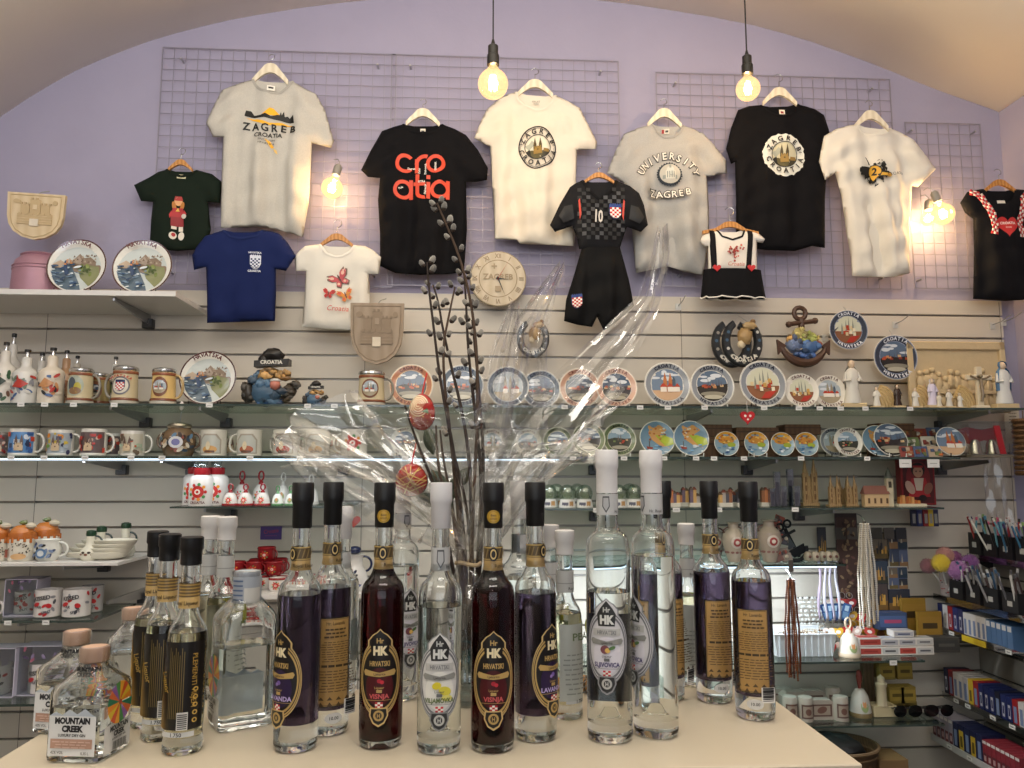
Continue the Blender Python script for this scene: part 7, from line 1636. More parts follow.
strands('pearl_necklaces', 'bundle of white pearl necklaces on a hook in front of postcards', 'necklaces', 864, 524, 2.86, 13, 98, 17, ('cfc8ba', 'dcd8d0', 'b9b09c', 'c4c4c2'), .0044, 2)
strands('rosary_bundle', 'bundle of brown bead rosaries hanging before the lit shelf', 'rosaries', 790, 580, 2.84, 10, 95, 13, ('5a3020', '6f3f26', '472418', '7f5030'), .0043, 3)
p = P(791, 566, 2.845); t = T('tag_clip', 'small dark clip at the shelf edge above the brown rosaries', 'clip', p); b = MB(); b.box(-.008, .008, -.004, .004, -.022, .022, mat('4a4440', .5), b=.002); b.build('clip', t, smooth=False); b = MB(); b.tube([(0, 0, -.022), (0, 0, -.06)], .001, metal(), 5); b.build('wire', t)
# white lace and lanyards
for i, (px, c, nm) in enumerate([(818, '8f8292', 'pinkish, leftmost'), (824, 'a5a0ac', 'white, second'), (830, '9b95a6', 'lilac white, third'), (836, 'a9a6b0', 'white, rightmost')]):
    p = P(px, 556, 3.0); u = mpp(px, 3.0); t = T('lanyard', 'ribbon lanyard hanging under the bright shelf, '+nm, 'lanyard', p); b = MB(); vs = []
    for j in range(13):
        z = -j*5*u; x = math.sin(j*.5+i)*1.5*u; vs += [(x-1.4*u, .002*math.sin(j), z), (x+1.4*u, -.002*math.sin(j+1), z)]
    b.add(vs, [(2*j, 2*j+1, 2*j+3, 2*j+2) for j in range(12)], mat(c, .5)); b.build('ribbon', t, solid=.001); b = MB(); b.box(-1.2*u, 1.2*u, -.003, .0, -63*u, -59*u, metal()); b.build('clip', t, smooth=False)
# postcards rack
SKY = ('414a60', '56607c', '34363f', '6f6458', '394656', '4f4443')
def postcard(px, py, w, h, Y, label, sc, seed, border=None):
    p = P(px, py, Y); u = mpp(px, Y); t = T('postcard', label, 'postcard', p); W, H = w*u/2, h*u/2; b = MB(); b.box(-W, W, 0, .0012, -H, H, mat(border or '2a2c34', .4)); b.build('card', t, smooth=False)
    a = Art(); rn = random.Random(seed); W *= .9; H *= .92; a.rect(-W, -H, W, H, SKY[seed % 6])
    if sc == 'grid':
        for i in range(2):
            for j in range(2): x, y = -W+i*W*1.02+.02*W, -H+j*H*1.02; a.rect(x, y, x+W*.94, y+H*.94, SKY[(seed+i+2*j) % 6]); a.rect(x, y, x+W*.94, y+H*.35, ('6a5a3a', '8a6a4a', '2a3a4a')[(i+j) % 3]); a.poly([(x+W*.2, y+H*.3), (x+W*.4, y+H*.3), (x+W*.3, y+H*.8)], 'a8a090')
    elif h > 60:
        a.rect(-W, -H, W, H, '4a3530')
        for _ in range(60): a.ell(rn.uniform(-.85, .85)*W, rn.uniform(-.95, .95)*H, W*.25, W*.12, ('6a4a42', '7a5f48', '3a2824', '8a7458')[rn.randrange(4)], rn.uniform(0, 3), 8)
    else:
        a.rect(-W, -H, W, -H*.3, ('5a4a2a', '3a3a30', '7a5a32')[seed % 3])
        for _ in range(6): x = rn.uniform(-W, W*.7); a.rect(x, -H*.6, x+W*.25, rn.uniform(-.3, .3)*H, ('b5863a', 'c99a4a', '8a6a4a', '2a2a2a')[rn.randrange(4)])
        for x in (-.2, .15): a.poly([(x*W-W*.1, -H*.3), (x*W+W*.1, -H*.3), (x*W, H*.6)], ('c9a060', '3a3a42')[seed % 2])
    m = MB(); m.art(a); m.build('picture', t, smooth=False)
k = 0
for (px, py, w, h, sc, bd, lab) in [(848, 566, 22, 100, 'x', '3a2a2a', 'tall reddish brown magnet card left of the pearls'), (822, 545, 9, 34, 'x', '2a2a2a', 'narrow dark card at the end of bright shelf'), (880, 546, 17, 26, 'x', None, 'dark blue night postcard, top, right of the pearls'), (880, 573, 17, 24, 'x', None, 'dusky postcard second down beside the pearls'), (880, 597, 17, 26, 'x', None, 'dark golden postcard at the bottom beside the pearls'), (898, 549, 20, 40, 'grid', 'b9b4aa', 'white-framed four picture postcard, top of outer column'), (898, 578, 20, 22, 'grid', 'b9b4aa', 'white-framed four picture postcard, middle of outer column'), (899, 600, 22, 20, 'x', '26304a', 'blue evening postcard with orange towers, lowest outer card'), (866, 600, 14, 24, 'x', None, 'dark postcard half behind the pearl ends')]:
    k += 1; postcard(px, py, w, h, 3.14-.004*(k % 3), lab, sc, k, bd)
p = P(872, 534, 3.13); t = T('magnet_strip', 'row of small dark cards along the top of the postcard display', 'card strip', p); u = mpp(872, 3.13)
for i in range(6): b = MB(); b.box((-36+i*12)*u, (-26+i*12)*u, 0, .004, -5*u, 6*u, mat(('4a4642', '5a5450', '3a3a40')[i % 3], .4)); b.build('small_card', t, smooth=False)
# hanging small books below the doll
for i, (px, c, nm) in enumerate([(914, '1f2440', 'navy, leftmost'), (920, '2a3566', 'blue, second'), (926, '7a1f24', 'red, third'), (931, 'b59a2a', 'yellow, fourth'), (936, '2a2a4a', 'dark blue, rightmost')]):
    p = P(px, 518, 3.1); u = mpp(px, 3.1); t = T('lighter_card', 'small boxed keyring below the doll box, '+nm, 'keyring box', p); b = MB(); b.box(-2.6*u, 2.6*u, 0, .012, -8*u, 8*u, mat(c, .4), b=.001); b.build('box', t, smooth=False); b = MB(); b.box(-1.4*u, 1.4*u, -.0008, 0, -5*u, 4*u, mat('8a8a86')); b.build('paper_label', t, smooth=False)
# ---- card box shelf
WT = cer('cfcfce')
p = at('S6R', 797, 2.93); u = mpp(797, 2.93); t = T('plastic_tray', 'white ribbed plastic tray on glass shelf under the rosaries', 'tray', p)
b = MB(); W = 30*u
b.add([(-W*.9, 0, .001), (W*.9, 0, .001), (W*.9, .14, .001), (-W*.9, .14, .001), (-W, -.01, 21*u), (W, -.01, 21*u), (W, .15, 21*u), (-W, .15, 21*u)], [(0, 1, 2, 3), (0, 4, 5, 1), (1, 5, 6, 2), (2, 6, 7, 3), (3, 7, 4, 0)], mat('b9bdbf', .3)); b.build('tray_shell', t, smooth=False, solid=.002)
for i in range(9): r = MB(); x = (-.85+i*.21)*W; r.box(x-.002, x+.002, -.0125, -.004, .003, 20*u, mat('aeb3b6', .3), TR(0, 0, 0)); r.build('rib', t, smooth=False)
r = MB(); r.tube([(-W, -.01, 21*u), (W, -.01, 21*u), (W, .15, 21*u), (-W, .15, 21*u)], .0028, mat('c4c8ca', .3), 6, True); r.build('rim', t)
for i in range(9):
    rn = random.Random(i+40); px = 778+i*5; p = at('S6R', px, 2.97+.03*(i % 3), 19*u); a0 = rn.uniform(0, 6)
    t = T('bracelet', ('shell bracelet spilling over the white tray', 'brown bead bracelet in the white tray', 'pale bracelet heaped in the white tray')[i % 3]+(', left end', ', centre', ', right end')[i//3], 'bracelet', p, a0, rx=rn.uniform(-.8, .8)); b = MB(); c = mat(('c9c4b8', '6a4a2a', 'b0a898')[i % 3], .3)
    for j in range(16): a = 2*PI*j/16; b.ball((.024*math.cos(a), .024*math.sin(a), .0), .0042, c, 6)
    b.build('beads', t)
p = P(802, 615, 3.1); u = mpp(802, 3.1); t = T('shell_garland', 'white lacy shell garland hanging behind the rosaries', 'garland', p)
for q in range(9):
    b = MB(); rn = random.Random(q); [b.ball(((-8+q*3.4+rn.uniform(-1, 1))*u, rn.uniform(-.01, .0), (-24+j*4)*u), 1.5*u, cer('c9cac6'), 6) for j in range(11)]; b.build('shell_string', t)
bell(840, 2.93, 'S6R', 'large white ceramic bell with painted town on the card box shelf', 20, 36, 'c9b8a0', 'd4cec2', 'x')
FAN = ('1f3560', '2f5080', '27406a')
for i in range(5):
    p = P(826+i*5, 612, 3.02-.003*i); u = mpp(830, 3.0); t = T('city_card', 'dark blue city card in the fan above red magnets, '+('first', 'second', 'third', 'fourth', 'fifth')[i]+' from left', 'card', p, ry=-.3+.15*i); b = MB(); b.box(-4*u, 4*u, 0, .001, -8*u, 8*u, mat(FAN[i % 3], .4)); b.build('card', t, smooth=False); a = Art(); a.rect(-3*u, -6*u, 3*u, 0, '5a7a9a'); a.rect(-2*u, 1*u, 2*u, 6*u, '9ab0c0'); m = MB(); m.art(a); m.build('picture', t, smooth=False)
REDS = ('a82a2a', 'c9b0a4', 'b5443a', '8a2a2e', 'd4c4bc', 'c9a03a')
pos = [(824, 0, 2.96), (833, 0, 2.98), (851, 0, 2.97), (858, 0, 3.0), (822, 12, 3.0), (831, 12, 3.0), (842, 14, 3.0), (851, 13, 3.0), (860, 12, 3.0), (826, 24, 3.03), (836, 25, 3.03), (846, 25, 3.03), (856, 24, 3.03), (824, 36, 3.05), (834, 37, 3.05), (845, 36, 3.05)]
for i, (px, dz, Y) in enumerate(pos):
    p = at('S6R', px, Y); u = mpp(px, Y); p.z += dz*u; rn = random.Random(i+60); row = 0 if dz == 0 else 1 if dz < 20 else 2 if dz < 30 else 3; col_ = [q for q in pos if q[1] == dz or abs(q[1]-dz) < 3].index((px, dz, Y))
    t = T('heart_keyring', 'red and white souvenir keyring, '+('bottom', 'second', 'third', 'top')[row]+' layer, '+('first', 'second', 'third', 'fourth', 'fifth')[col_]+' along', 'keyring', p, rx=-.3, ry=rn.uniform(-.4, .4))
    b = MB(); b.prism([(x*u/mpp(747, 2.84)*.75, z*u/mpp(747, 2.84)*.75+6*u) for x, z in hp], -.004, .002, mat(REDS[i % 6], .35)); b.build('heart_charm', t); b = MB(); b.tube([(3*u*math.cos(a), 0, 13*u+3*u*math.sin(a)) for a in [2*PI*j/10 for j in range(10)]], .0012, metal(), 5, True); b.build('split_ring', t); a = Art(); a.ell(0, 6*u, 2.4*u, 1.6*u, 'e0d8d0'); m = MB(); m.art(a, y=-.0042); m.build('painted_dot', t, smooth=False)
# yellow bags
for i, (px, py, w, h, Y, nm) in enumerate([(858, 634, 16, 26, 3.1, 'left of the pearls'), (880, 634, 20, 28, 3.1, 'right of the pearls')]):
    p = P(px, py, Y); u = mpp(px, Y); t = T('yellow_pouch', 'yellow printed pouch hanging behind, '+nm, 'pouch', p); b = MB(); W, H = w*u/2, h*u/2; b.prism([(-W, H), (W*.7, H*.9), (W, 0), (W*.8, -H), (-W*.8, -H), (-W, 0)], -.006, .004, mat('c9962a', .5)); b.build('bag', t, smooth=False); a = Art(); a.ell(0, 0, W*.4, H*.3, '7a4a1a'); a.rect(-W*.6, H*.4, W*.5, H*.6, '2a3a6a'); m = MB(); m.art(a, y=-.0062); m.build('print', t, smooth=False)
def cardbox(px, dz, w, h, Y, label, c, c2, sh='S6R', name='card_box', d=.05, edge='cfcac4', rz=0):
    p = at(sh, px, Y); u = mpp(px, Y); p.z += dz*u; t = T(name, label, 'box', p, rz); W, H = w*u/2, h*u; b = MB(); b.box(-W, W, 0, d, .0004, H, mat(edge, .5), b=.0008); b.build('carton', t, smooth=False)
    a = Art(); a.rect(-W*.9, H*.18, W*.9, H*.82, c); a.rect(-W*.6, H*.4, W*.6, H*.6, c2); m = MB(); m.art(a, y=0); a = Art(); a.rect(-W*.92, .004, W*.92, d*.9, c); m.art(a, lambda x, z, l: (x, z, H+.0004+.0002*l)); m.build('printed_panel', t, smooth=False)
RB, GB = 'a8443a', '6a6a72'
cardbox(861, 0, 22, 8, 2.93, 'flat red playing card box, bottom, beside the white bell', RB, '8a302a'); cardbox(861, 8.4, 22, 8, 2.93, 'flat red playing card box lying on another, beside the white bell', RB, '8a302a')
cardbox(880, 0, 17, 8, 2.93, 'flat grey and white card box, bottom, second stack', 'b5b4b2', '4a4a4e'); cardbox(880, 8.4, 17, 7, 2.93, 'flat grey and white card box, upper, second stack', 'a9a8ae', '5a5a60')
cardbox(897, 0, 17, 8, 2.93, 'flat red card box at the bottom of third stack', RB, '8a302a'); cardbox(897, 8.4, 17, 7, 2.93, 'flat white card box in the middle of third stack', 'a9a8ae', '5a5a60'); cardbox(894, 15.8, 20, 6, 2.94, 'flat white card box topping the third stack', 'a9a8ae', '3a4a6a')
cardbox(914, 0, 17, 8, 2.93, 'flat white card box, bottom of the right stack', 'b5b4b2', '5a5a60'); cardbox(914, 8.4, 17, 7, 2.93, 'flat white card box on top of the right stack', 'b5b4b2', '5a5a60')
cardbox(884, 17, 28, 16, 3.04, 'blue and pink packet standing behind the flat card boxes', '4a5f8a', 'a8486a', edge='3a4a6a')
cardbox(905, 14, 24, 30, 3.08, 'upright yellow and black tin, rear one', '8f6d28', '3a2a10', edge='8a6a22', name='yellow_tin', d=.014); cardbox(920, 8, 24, 26, 3.03, 'upright yellow and black tin, nearer the right', '8f6d28', '3a2a10', edge='8a6a22', name='yellow_tin', d=.014)
cardbox(935, 0, 26, 14, 2.96, 'dark grey flat case right of the card boxes', '3a3a3a', '55534f', edge='44423f')
cardbox(958, 2, 44, 26, 3.08, 'clear grey plastic case leaning at the shelf end', '5a5955', '6a6964', edge='55544f')
# ---- lowest right glass shelf
for i, (px, dz, Y, rnd, nm) in enumerate([(780, 0, 2.93, 1, 'far left behind the counter corner'), (795, 0, 2.92, 1, 'round topped, second'), (811, 0, 2.92, 0, 'flat framed one in front'), (829, 0, 2.92, 1, 'white sided, front right'), (786, 0, 3.02, 0, 'back row left'), (803, 0, 3.03, 0, 'back row middle'), (822, 0, 3.03, 1, 'back row right'), (775, 0, 3.06, 0, 'rearmost left')]):
    p = at('S7R', px, Y); u = mpp(px, Y); t = T('trinket_box', 'small stone trinket box with brown picture, '+nm, 'trinket box', p); w, h = (7, 20) if rnd else (12, 18)
    b = MB()
    if rnd: b.lathe([(0, 0), (w*u, 0), (w*u, h*u), (w*.9*u, (h+1.5)*u), (0, (h+2)*u)], cer('a39a90'), 20, cap=False)
    else: b.prism([(-w*u, 0), (w*u, 0), (w*1.1*u, h*.8*u), (w*.7*u, h*u), (-w*.7*u, h*u), (-w*1.1*u, h*.8*u)], 0, .04, cer('a39a90'))
    b.build('stone_body', t, smooth=30)
    a = Art(); a.rect(-w*.8*u, 3*u, w*.8*u, h*.78*u, '5a3f38'); a.rect(-w*.66*u, 4.4*u, w*.66*u, h*.7*u, '94867a'); a.ell(0, 9*u, w*.4*u, 3*u, '6a4a40', .3); m = MB(); m.art(a, (lambda x, z, l: (x, -math.sqrt(max(0, (w*u)**2-x*x))-.0006-.0002*l, z)) if rnd else None, w*.3*u); m.build('brown_picture', t, smooth=False)
bell(848, 2.96, 'S7R', 'blue and white painted bell with brown red knob handle', 20, 42, '7a6a4a', 'b9b6b0', 'x', knob='7a3a34')
p = at('S7R', 869, 2.95); u = mpp(869, 2.95); t = T('stone_tower', 'cream stone tower model on a square block', 'tower model', p); b = MB(); b.box(-10*u, 13*u, -.015, .05, 0, 10*u, cer('b5a888'), b=.002); b.build('block', t, smooth=False); b = MB(); b.lathe([(5*u, 10*u), (4.4*u, 26*u), (5.4*u, 28*u), (5.4*u, 30*u), (3.6*u, 31*u), (3.4*u, 35*u), (0, 38*u)], cer('c0b498'), 18, cap=False); b.build('tower', t)
p = at('S7R', 858, 3.06); u = mpp(858, 3.06); t = T('wood_slab', 'dark brown wooden slab standing behind the tower model', 'wood slab', p); b = MB(); b.box(-5*u, 5*u, 0, .03, 0, 48*u, wood('5a4632', '48371f', 20), b=.002); b.build('slab', t, smooth=False)
p = at('S7R', 867, 3.1); u = mpp(867, 3.1); t = T('pale_plank', 'tall pale carved plank beside the yellow soap boxes', 'plaque', p); b = MB(); b.box(-4*u, 4*u, 0, .015, 0, 52*u, cer('a89c82'), b=.002); b.build('plank', t, smooth=False); b = MB(); b.cyl(2*u, -.001, .002, mat('3a342a'), 12, TR(0, 0, 40*u) @ RX(PI/2)); b.build('dark_knot', t)
for (px, dz, nm) in ((876, 26, 'upper left'), (893, 26, 'upper right'), (884, 8, 'lower left'), (895, 8, 'lower right')): cardbox(px, dz, 15, 15, 3.04 if dz > 20 else 2.99, 'olive yellow soap box, '+nm+' of four', '9a8238', '5a4a1c', 'S7R', 'soap_box', edge='857032')
cardbox(886, 0, 34, 7.5, 3.02, 'low yellowish carton under the four soap boxes', '8a7638', '5a4a1c', 'S7R', 'soap_carton', edge='7a6830', d=.07)
for i, (px, nm) in enumerate(((897, 'left pair'), (912, 'middle pair'), (928, 'right pair'))):
    p = at('S7R', px-4, 2.92); u = mpp(px, 2.92); t = T('sunglasses', 'black sunglasses folded on the lower shelf, '+nm, 'sunglasses', p)
    for s_ in (-1, 1): b = MB(); b.lathe([(0, .001), (6*u, 0), (6.4*u, .002), (6*u, .004), (0, .005)], mat('0c0c0d', .15), 20, TR(s_*7*u, 0, 6.5*u) @ RX(PI/2), sy=.85, cap=False); b.build('lens', t)
    b = MB(); b.tube([(-13*u, 0, 10*u), (0, -.002, 9*u), (13*u, 0, 10*u)], .0025, mat('0c0c0d', .3), 6); b.build('frame_bridge', t)
    for s_ in (-1, 1): b = MB(); b.tube([(s_*13*u, .003, 9*u), (s_*12*u, .05, 7*u), (s_*8*u, .09, 3*u)], .0022, mat('0c0c0d', .3), 6); b.build('temple_arm', t)
# basket under
zbk = P(836, 742, 2.9).z-.132; p = P(836, 742, 2.9); p.z = zbk+.1; t = T('wicker_basket', 'wicker basket with black cloth under the lowest shelf, cut by the counter', 'basket', (p.x, 2.9, zbk)); b = MB(); b.lathe([(0, 0), (.10, 0), (.125, .12), (.13, .125), (.12, .13), (.1, .02), (0, .02)], wood('5f4a34', '4a3826', 60), 28, sx=1.2, cap=False); b.build('woven_body', t); b = MB(); [b.tube([(1.2*.118*math.cos(a)*k_, .118*math.sin(a)*k_, z) for a in [2*PI*j/28 for j in range(28)]], .006, wood('6f5a40', '55432e', 60), 6, True) for z, k_ in ((.125, 1.06), (.1, 1.0))]; b.build('braided_rim', t); b = MB(); b.ball((-.01, 0, .11), .09, mat('121214', .7), 14, 1.2, 1, .55, .12, 4); b.build('black_cloth', t)
p = P(884, 757, 2.9); hc = p.z-zbk; t = T('floor_carton', 'plain brown carton corner low beside the wicker basket', 'box', (p.x+.02, 2.86, zbk+.0005)); b = MB(); b.box(-.06, .05, 0, .12, 0, hc, mat('7a6040', .7), b=.002); b.build('carton', t, smooth=False); b = MB(); b.box(-.06, .05, -.0004, .12, hc+.0003, hc+.002, mat('8a6e4a', .7)); b.build('top_flap', t, smooth=False)
x0, x1 = P(780, 760, 2.9).x, P(915, 760, 2.9).x
b = MB(); b.box(x0, x1, 2.72, SY-.001, 0, zbk-.0005, mat('4a4844', .5), b=.003); tag(b.build('display_plinth', smooth=False), 'low dark plinth beneath the right hand shelves', 'plinth')
# ------------------------------------------------------------ right side rack
SX = P(975, 600, SY).x
SPT = P(975, 548, SY).z
b = MB(); zs = [G0+.1*k for k in range(-13, 12)]; zs = [z for z in zs if z < SPT-.02]
ed = [.02]+zs+[SPT]
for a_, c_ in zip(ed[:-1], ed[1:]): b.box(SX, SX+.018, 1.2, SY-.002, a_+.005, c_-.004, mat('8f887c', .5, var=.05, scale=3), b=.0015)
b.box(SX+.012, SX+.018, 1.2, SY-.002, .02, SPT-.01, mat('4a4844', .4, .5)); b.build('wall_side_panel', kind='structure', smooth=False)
def srack(name, label, px0, py0, Y0, dep, light=False):
    z = P(px0, py0, Y0).z; x = P(px0, py0, Y0).x; t = T(name, label, 'rack shelf', (x, Y0, z)); b = MB(); w = SX-.001-x
    b.box(0, w, -1.2, 0, -.006, 0, mat('8f8f8c' if light else '4c4c4c', .35, .4)); b.build('shelf_plate', t, smooth=False); b = MB(); b.box(-.003, 0, -1.2, 0, -.012, .012, sheetmat('lip', 'd0d4d4', .25, .7) if not light else mat('a8a8a6', .4)); b.build('front_lip', t, smooth=False)
    b = MB(); b.prism([(w-.1, -.006), (w, -.006), (w, -.06)], -.012, -.008, mat('3a3a3a', .4, .5)); b.build('bracket', t, smooth=False); return x, z, w
YB0 = 3.1
def row(x, z, items, Y, name, cat, w, prefix):
    """boxes side by side, their fronts facing the room centre"""
    cnt = {}
    for i, (c, th, h, style, lab) in enumerate(items):
        t = T(name, prefix+lab, cat, (x+.004, Y-th/2, z+.0005)); b = MB(); b.box(0, w, -th/2+.0008, th/2-.0008, 0, h, mat(c, .4), b=.001); b.build('carton', t, smooth=False)
        a = Art(); 
        if style == 'blue': a.rect(-th*.2, h*.2, th*.2, h*.7, 'a8a8b0'); a.rect(-th*.12, h*.3, th*.12, h*.6, c)
        elif style == 'yellow': a.rect(-th*.38, h*.1, th*.38, h*.8, 'b5982a'); a.rect(-th*.2, h*.2, th*.2, h*.6, '5a4a1a')
        elif style == 'city': a.rect(-th*.4, h*.05, th*.4, h*.5, '5a2a30'); a.rect(-th*.2, h*.2, th*.3, h*.4, 'a88a8a'); a.rect(-th*.4, h*.86, th*.4, h*.97, 'c9c4c0')
        elif style == 'lighter': a.rect(-th*.4, 0, th*.4, h*.72, c); a.rect(-th*.35, h*.76, th*.35, h*.97, 'c4c4c4')
        else: a.rect(-th*.25, h*.15, th*.25, h*.75, '6a7a9a')
        m = MB(); m.art(a, lambda u, v, l: (-.0004-.0002*l, -u, v)); m.build('front_print', t, smooth=False); Y -= th
    return Y
ordn = ['first', 'second', 'third', 'fourth', 'fifth', 'sixth', 'seventh', 'eighth', 'ninth', 'tenth', 'eleventh', 'twelfth', 'thirteenth', 'fourteenth', 'fifteenth', 'sixteenth', 'seventeenth', 'eighteenth']
# middle rack: card packs then lighters
x, z, w = srack('rack_shelf', 'side rack shelf of card packs and upright lighters, below the pens', 937, 628, YB0, .2)
cols = [('1c2450', 'navy'), ('c4c4c4', 'white'), ('8a1f22', 'red'), ('1f2a60', 'dark blue'), ('1c2450', 'navy')]
its = [(c, .032, .10, 'blue', n_+' card pack, '+ordn[i]+' from the rack end') for i, (c, n_) in enumerate(cols)]
its += [('c0bcb8', .026, .092, 'plain', 'pale upright lighter box, '+ordn[i]+' of five above the yellow strip') for i in range(5)]
its += [('4a6a92', .028, .088, 'lighter', 'light blue lighter box, '+ordn[i]+' of five at the picture edge') for i in range(5)]
row(x, z, its, YB0-.005, 'card_pack', 'pack', .08, '')
y0 = YB0-.005-.16; b = MB(); b.box(x-.0055, x-.0035, y0-.135, y0, z-.014, z+.008, mat('c4a82a', .4)); tag(b.build('yellow_strip', smooth=False), 'bright yellow price strip below pale lighter boxes on side rack', 'price strip')
# lower rack: souvenirs
x, z, w = srack('rack_shelf', 'side rack shelf of blue and red boxed magnets, second lowest', 943, 694, YB0, .2)
cols = [('15182c', 'blue', 'black'), ('7a1f22', 'x', 'red'), ('b5b2ae', 'x', 'white'), ('b5b2ae', 'x', 'white'), ('a8a6a8', 'x', 'grey'), ('b09028', 'yellow', 'yellow'), ('7f1d20', 'x', 'red'), ('1b2554', 'blue', 'blue'), ('1b2554', 'blue', 'blue'), ('1b2554', 'blue', 'blue'), ('15182c', 'x', 'black'), ('1b2554', 'blue', 'blue'), ('1b2554', 'blue', 'blue'), ('8a1f22', 'x', 'red'), ('b9b6b2', 'x', 'white'), ('14203c', 'x', 'navy')]
row(x, z, [(c, .03, .105-.001*i, s_, n_+' souvenir box, '+ordn[i]+' in its row from the wall') for i, (c, s_, n_) in enumerate(cols)], YB0-.005, 'souvenir_box', 'souvenir box', .09, '')
# lowest rack
x, z, w = srack('rack_shelf', 'lowest side rack shelf with a pale front edge', 931.5, 736, YB0, .2, True)
its = [('8a8690', .026, .10, 'city', 'pale and maroon card box, '+ordn[i]+' of five at the far end') for i in range(5)]+[('161c3c', .034, .098, 'yellow' if i in (1, 3) else 'plain', ('yellow fronted ' if i in (1, 3) else 'plain navy ')+'box, '+ordn[i]+' of the dark group') for i in range(5)]+[('7a2a34', .024, .088, 'city', 'maroon picture lighter, '+ordn[i]+' of eight nearest the viewer') for i in range(8)]
row(x, z, its, YB0-.005, 'lighter_box', 'lighter box', .09, '')
tp = None
for sh_px, sh_py, ys in ((937, 628, (.1, .2, .42)), (943, 694, (.09, .16, .3, .4)), (931.5, 736, (.12, .24, .36))):
    q = P(sh_px, sh_py, YB0)
    for y in ys:
        if tp is None: b = MB(); b.box(-.0012, 0, -.015, .015, -.008, .006, mat('c9c9c6')); b.box(-.0016, -.0012, -.008, .008, -.003, .001, mat('7a7a7a')); tp = b.build('rack_price_tag', smooth=False); tag(tp, 'small white price tag on a side rack front edge', 'price tag', 'price tags on the side rack'); o = tp
        else: o = tp.copy(); COL.objects.link(o)
        o.location = (q.x-.0036, YB0-y, q.z)
# pen cups on upper racks
PC = ('b5b5b5', '8a2a2a', 'c9b8b0', '3a6a8a', '2a2a2a', 'c25a7a', '6aa0b0', 'd0d0c8', '4a3a6a', '7a9a5a')
def pencup(x, y, z, s, label, n, tilt, cols, seed, h=.085):
    t = T('pen_holder', label, 'pen holder', (x, y, z)); b = MB(); b.box(-s, s, -s, s, 0, .003, mat('121214', .4)); 
    for q in (-s, s): b.box(q-.001, q+.001, -s, s, 0, h, mat('17171a', .4)); b.box(-s, s, q-.001, q+.001, 0, h, mat('17171a', .4))
    b.build('black_holder', t, smooth=False); l = MB(); l.box(-s-.002, -s-.001, -.012, .012, h*.4, h*.62, mat('b5b5b2')); l.build('price_label', t, smooth=False)
    rn = random.Random(seed)
    for i in range(n):
        px_, py_ = rn.uniform(-.8, .8)*s, rn.uniform(-.8, .8)*s; dx, dy = rn.uniform(-1, .2)*tilt, rn.uniform(-.6, .3)*tilt; L = h+rn.uniform(.03, .06); c = cols[rn.randrange(len(cols))]
        p_ = T('souvenir_pen', label.split(' holder')[0]+' pen, '+['red', 'pale', 'blue', 'dark', 'pink', 'green', 'white', 'grey', 'striped', 'short', 'long', 'thin', 'thick', 'bright'][i % 14]+' one', 'pen', (x+px_, y+py_, z+.004), group='pens in '+label)
        b = MB(); b.tube([(0, 0, 0), (dx*L, dy*L, L)], .0038, mat(c, .35), 7); b.build('barrel', p_); b = MB(); b.tube([(dx*L, dy*L, L), (dx*(L+.012), dy*(L+.012), L+.012)], .0045, mat(cols[(i+1) % len(cols)], .3), 7); b.build('cap', p_)
x, z, w = srack('rack_shelf', 'upper side rack shelf of pen holders in deep black', 968, 556, YB0-.02, .2)
for i, (dy, lab) in enumerate([(.06, 'first upper pen holder next the slatted wall'), (.15, 'second upper pen holder with white tag'), (.24, 'third upper pen holder of bright pens'), (.33, 'fourth upper pen holder at picture edge')]): pencup(x+.04, YB0-dy, z+.0005, .036, lab, 10, .5, PC, i+3, .095)
x, z, w = srack('rack_shelf', 'middle side rack shelf of dark pen holders above the lighters', 934, 596, YB0, .2)
for i, (dy, lab) in enumerate([(.14, 'first lower pen holder behind the pompons'), (.24, 'second lower pen holder beside blue pens'), (.34, 'third lower pen holder with silver pens'), (.44, 'fourth lower pen holder at picture edge')]): pencup(x+.045, YB0-dy, z+.0005, .04, lab, 9, .5, ('8a8a8c', 'b5b5b8', '5a5a60', '3a5a7a', 'c9c9c9', '4a3a3a'), i+13, .08)
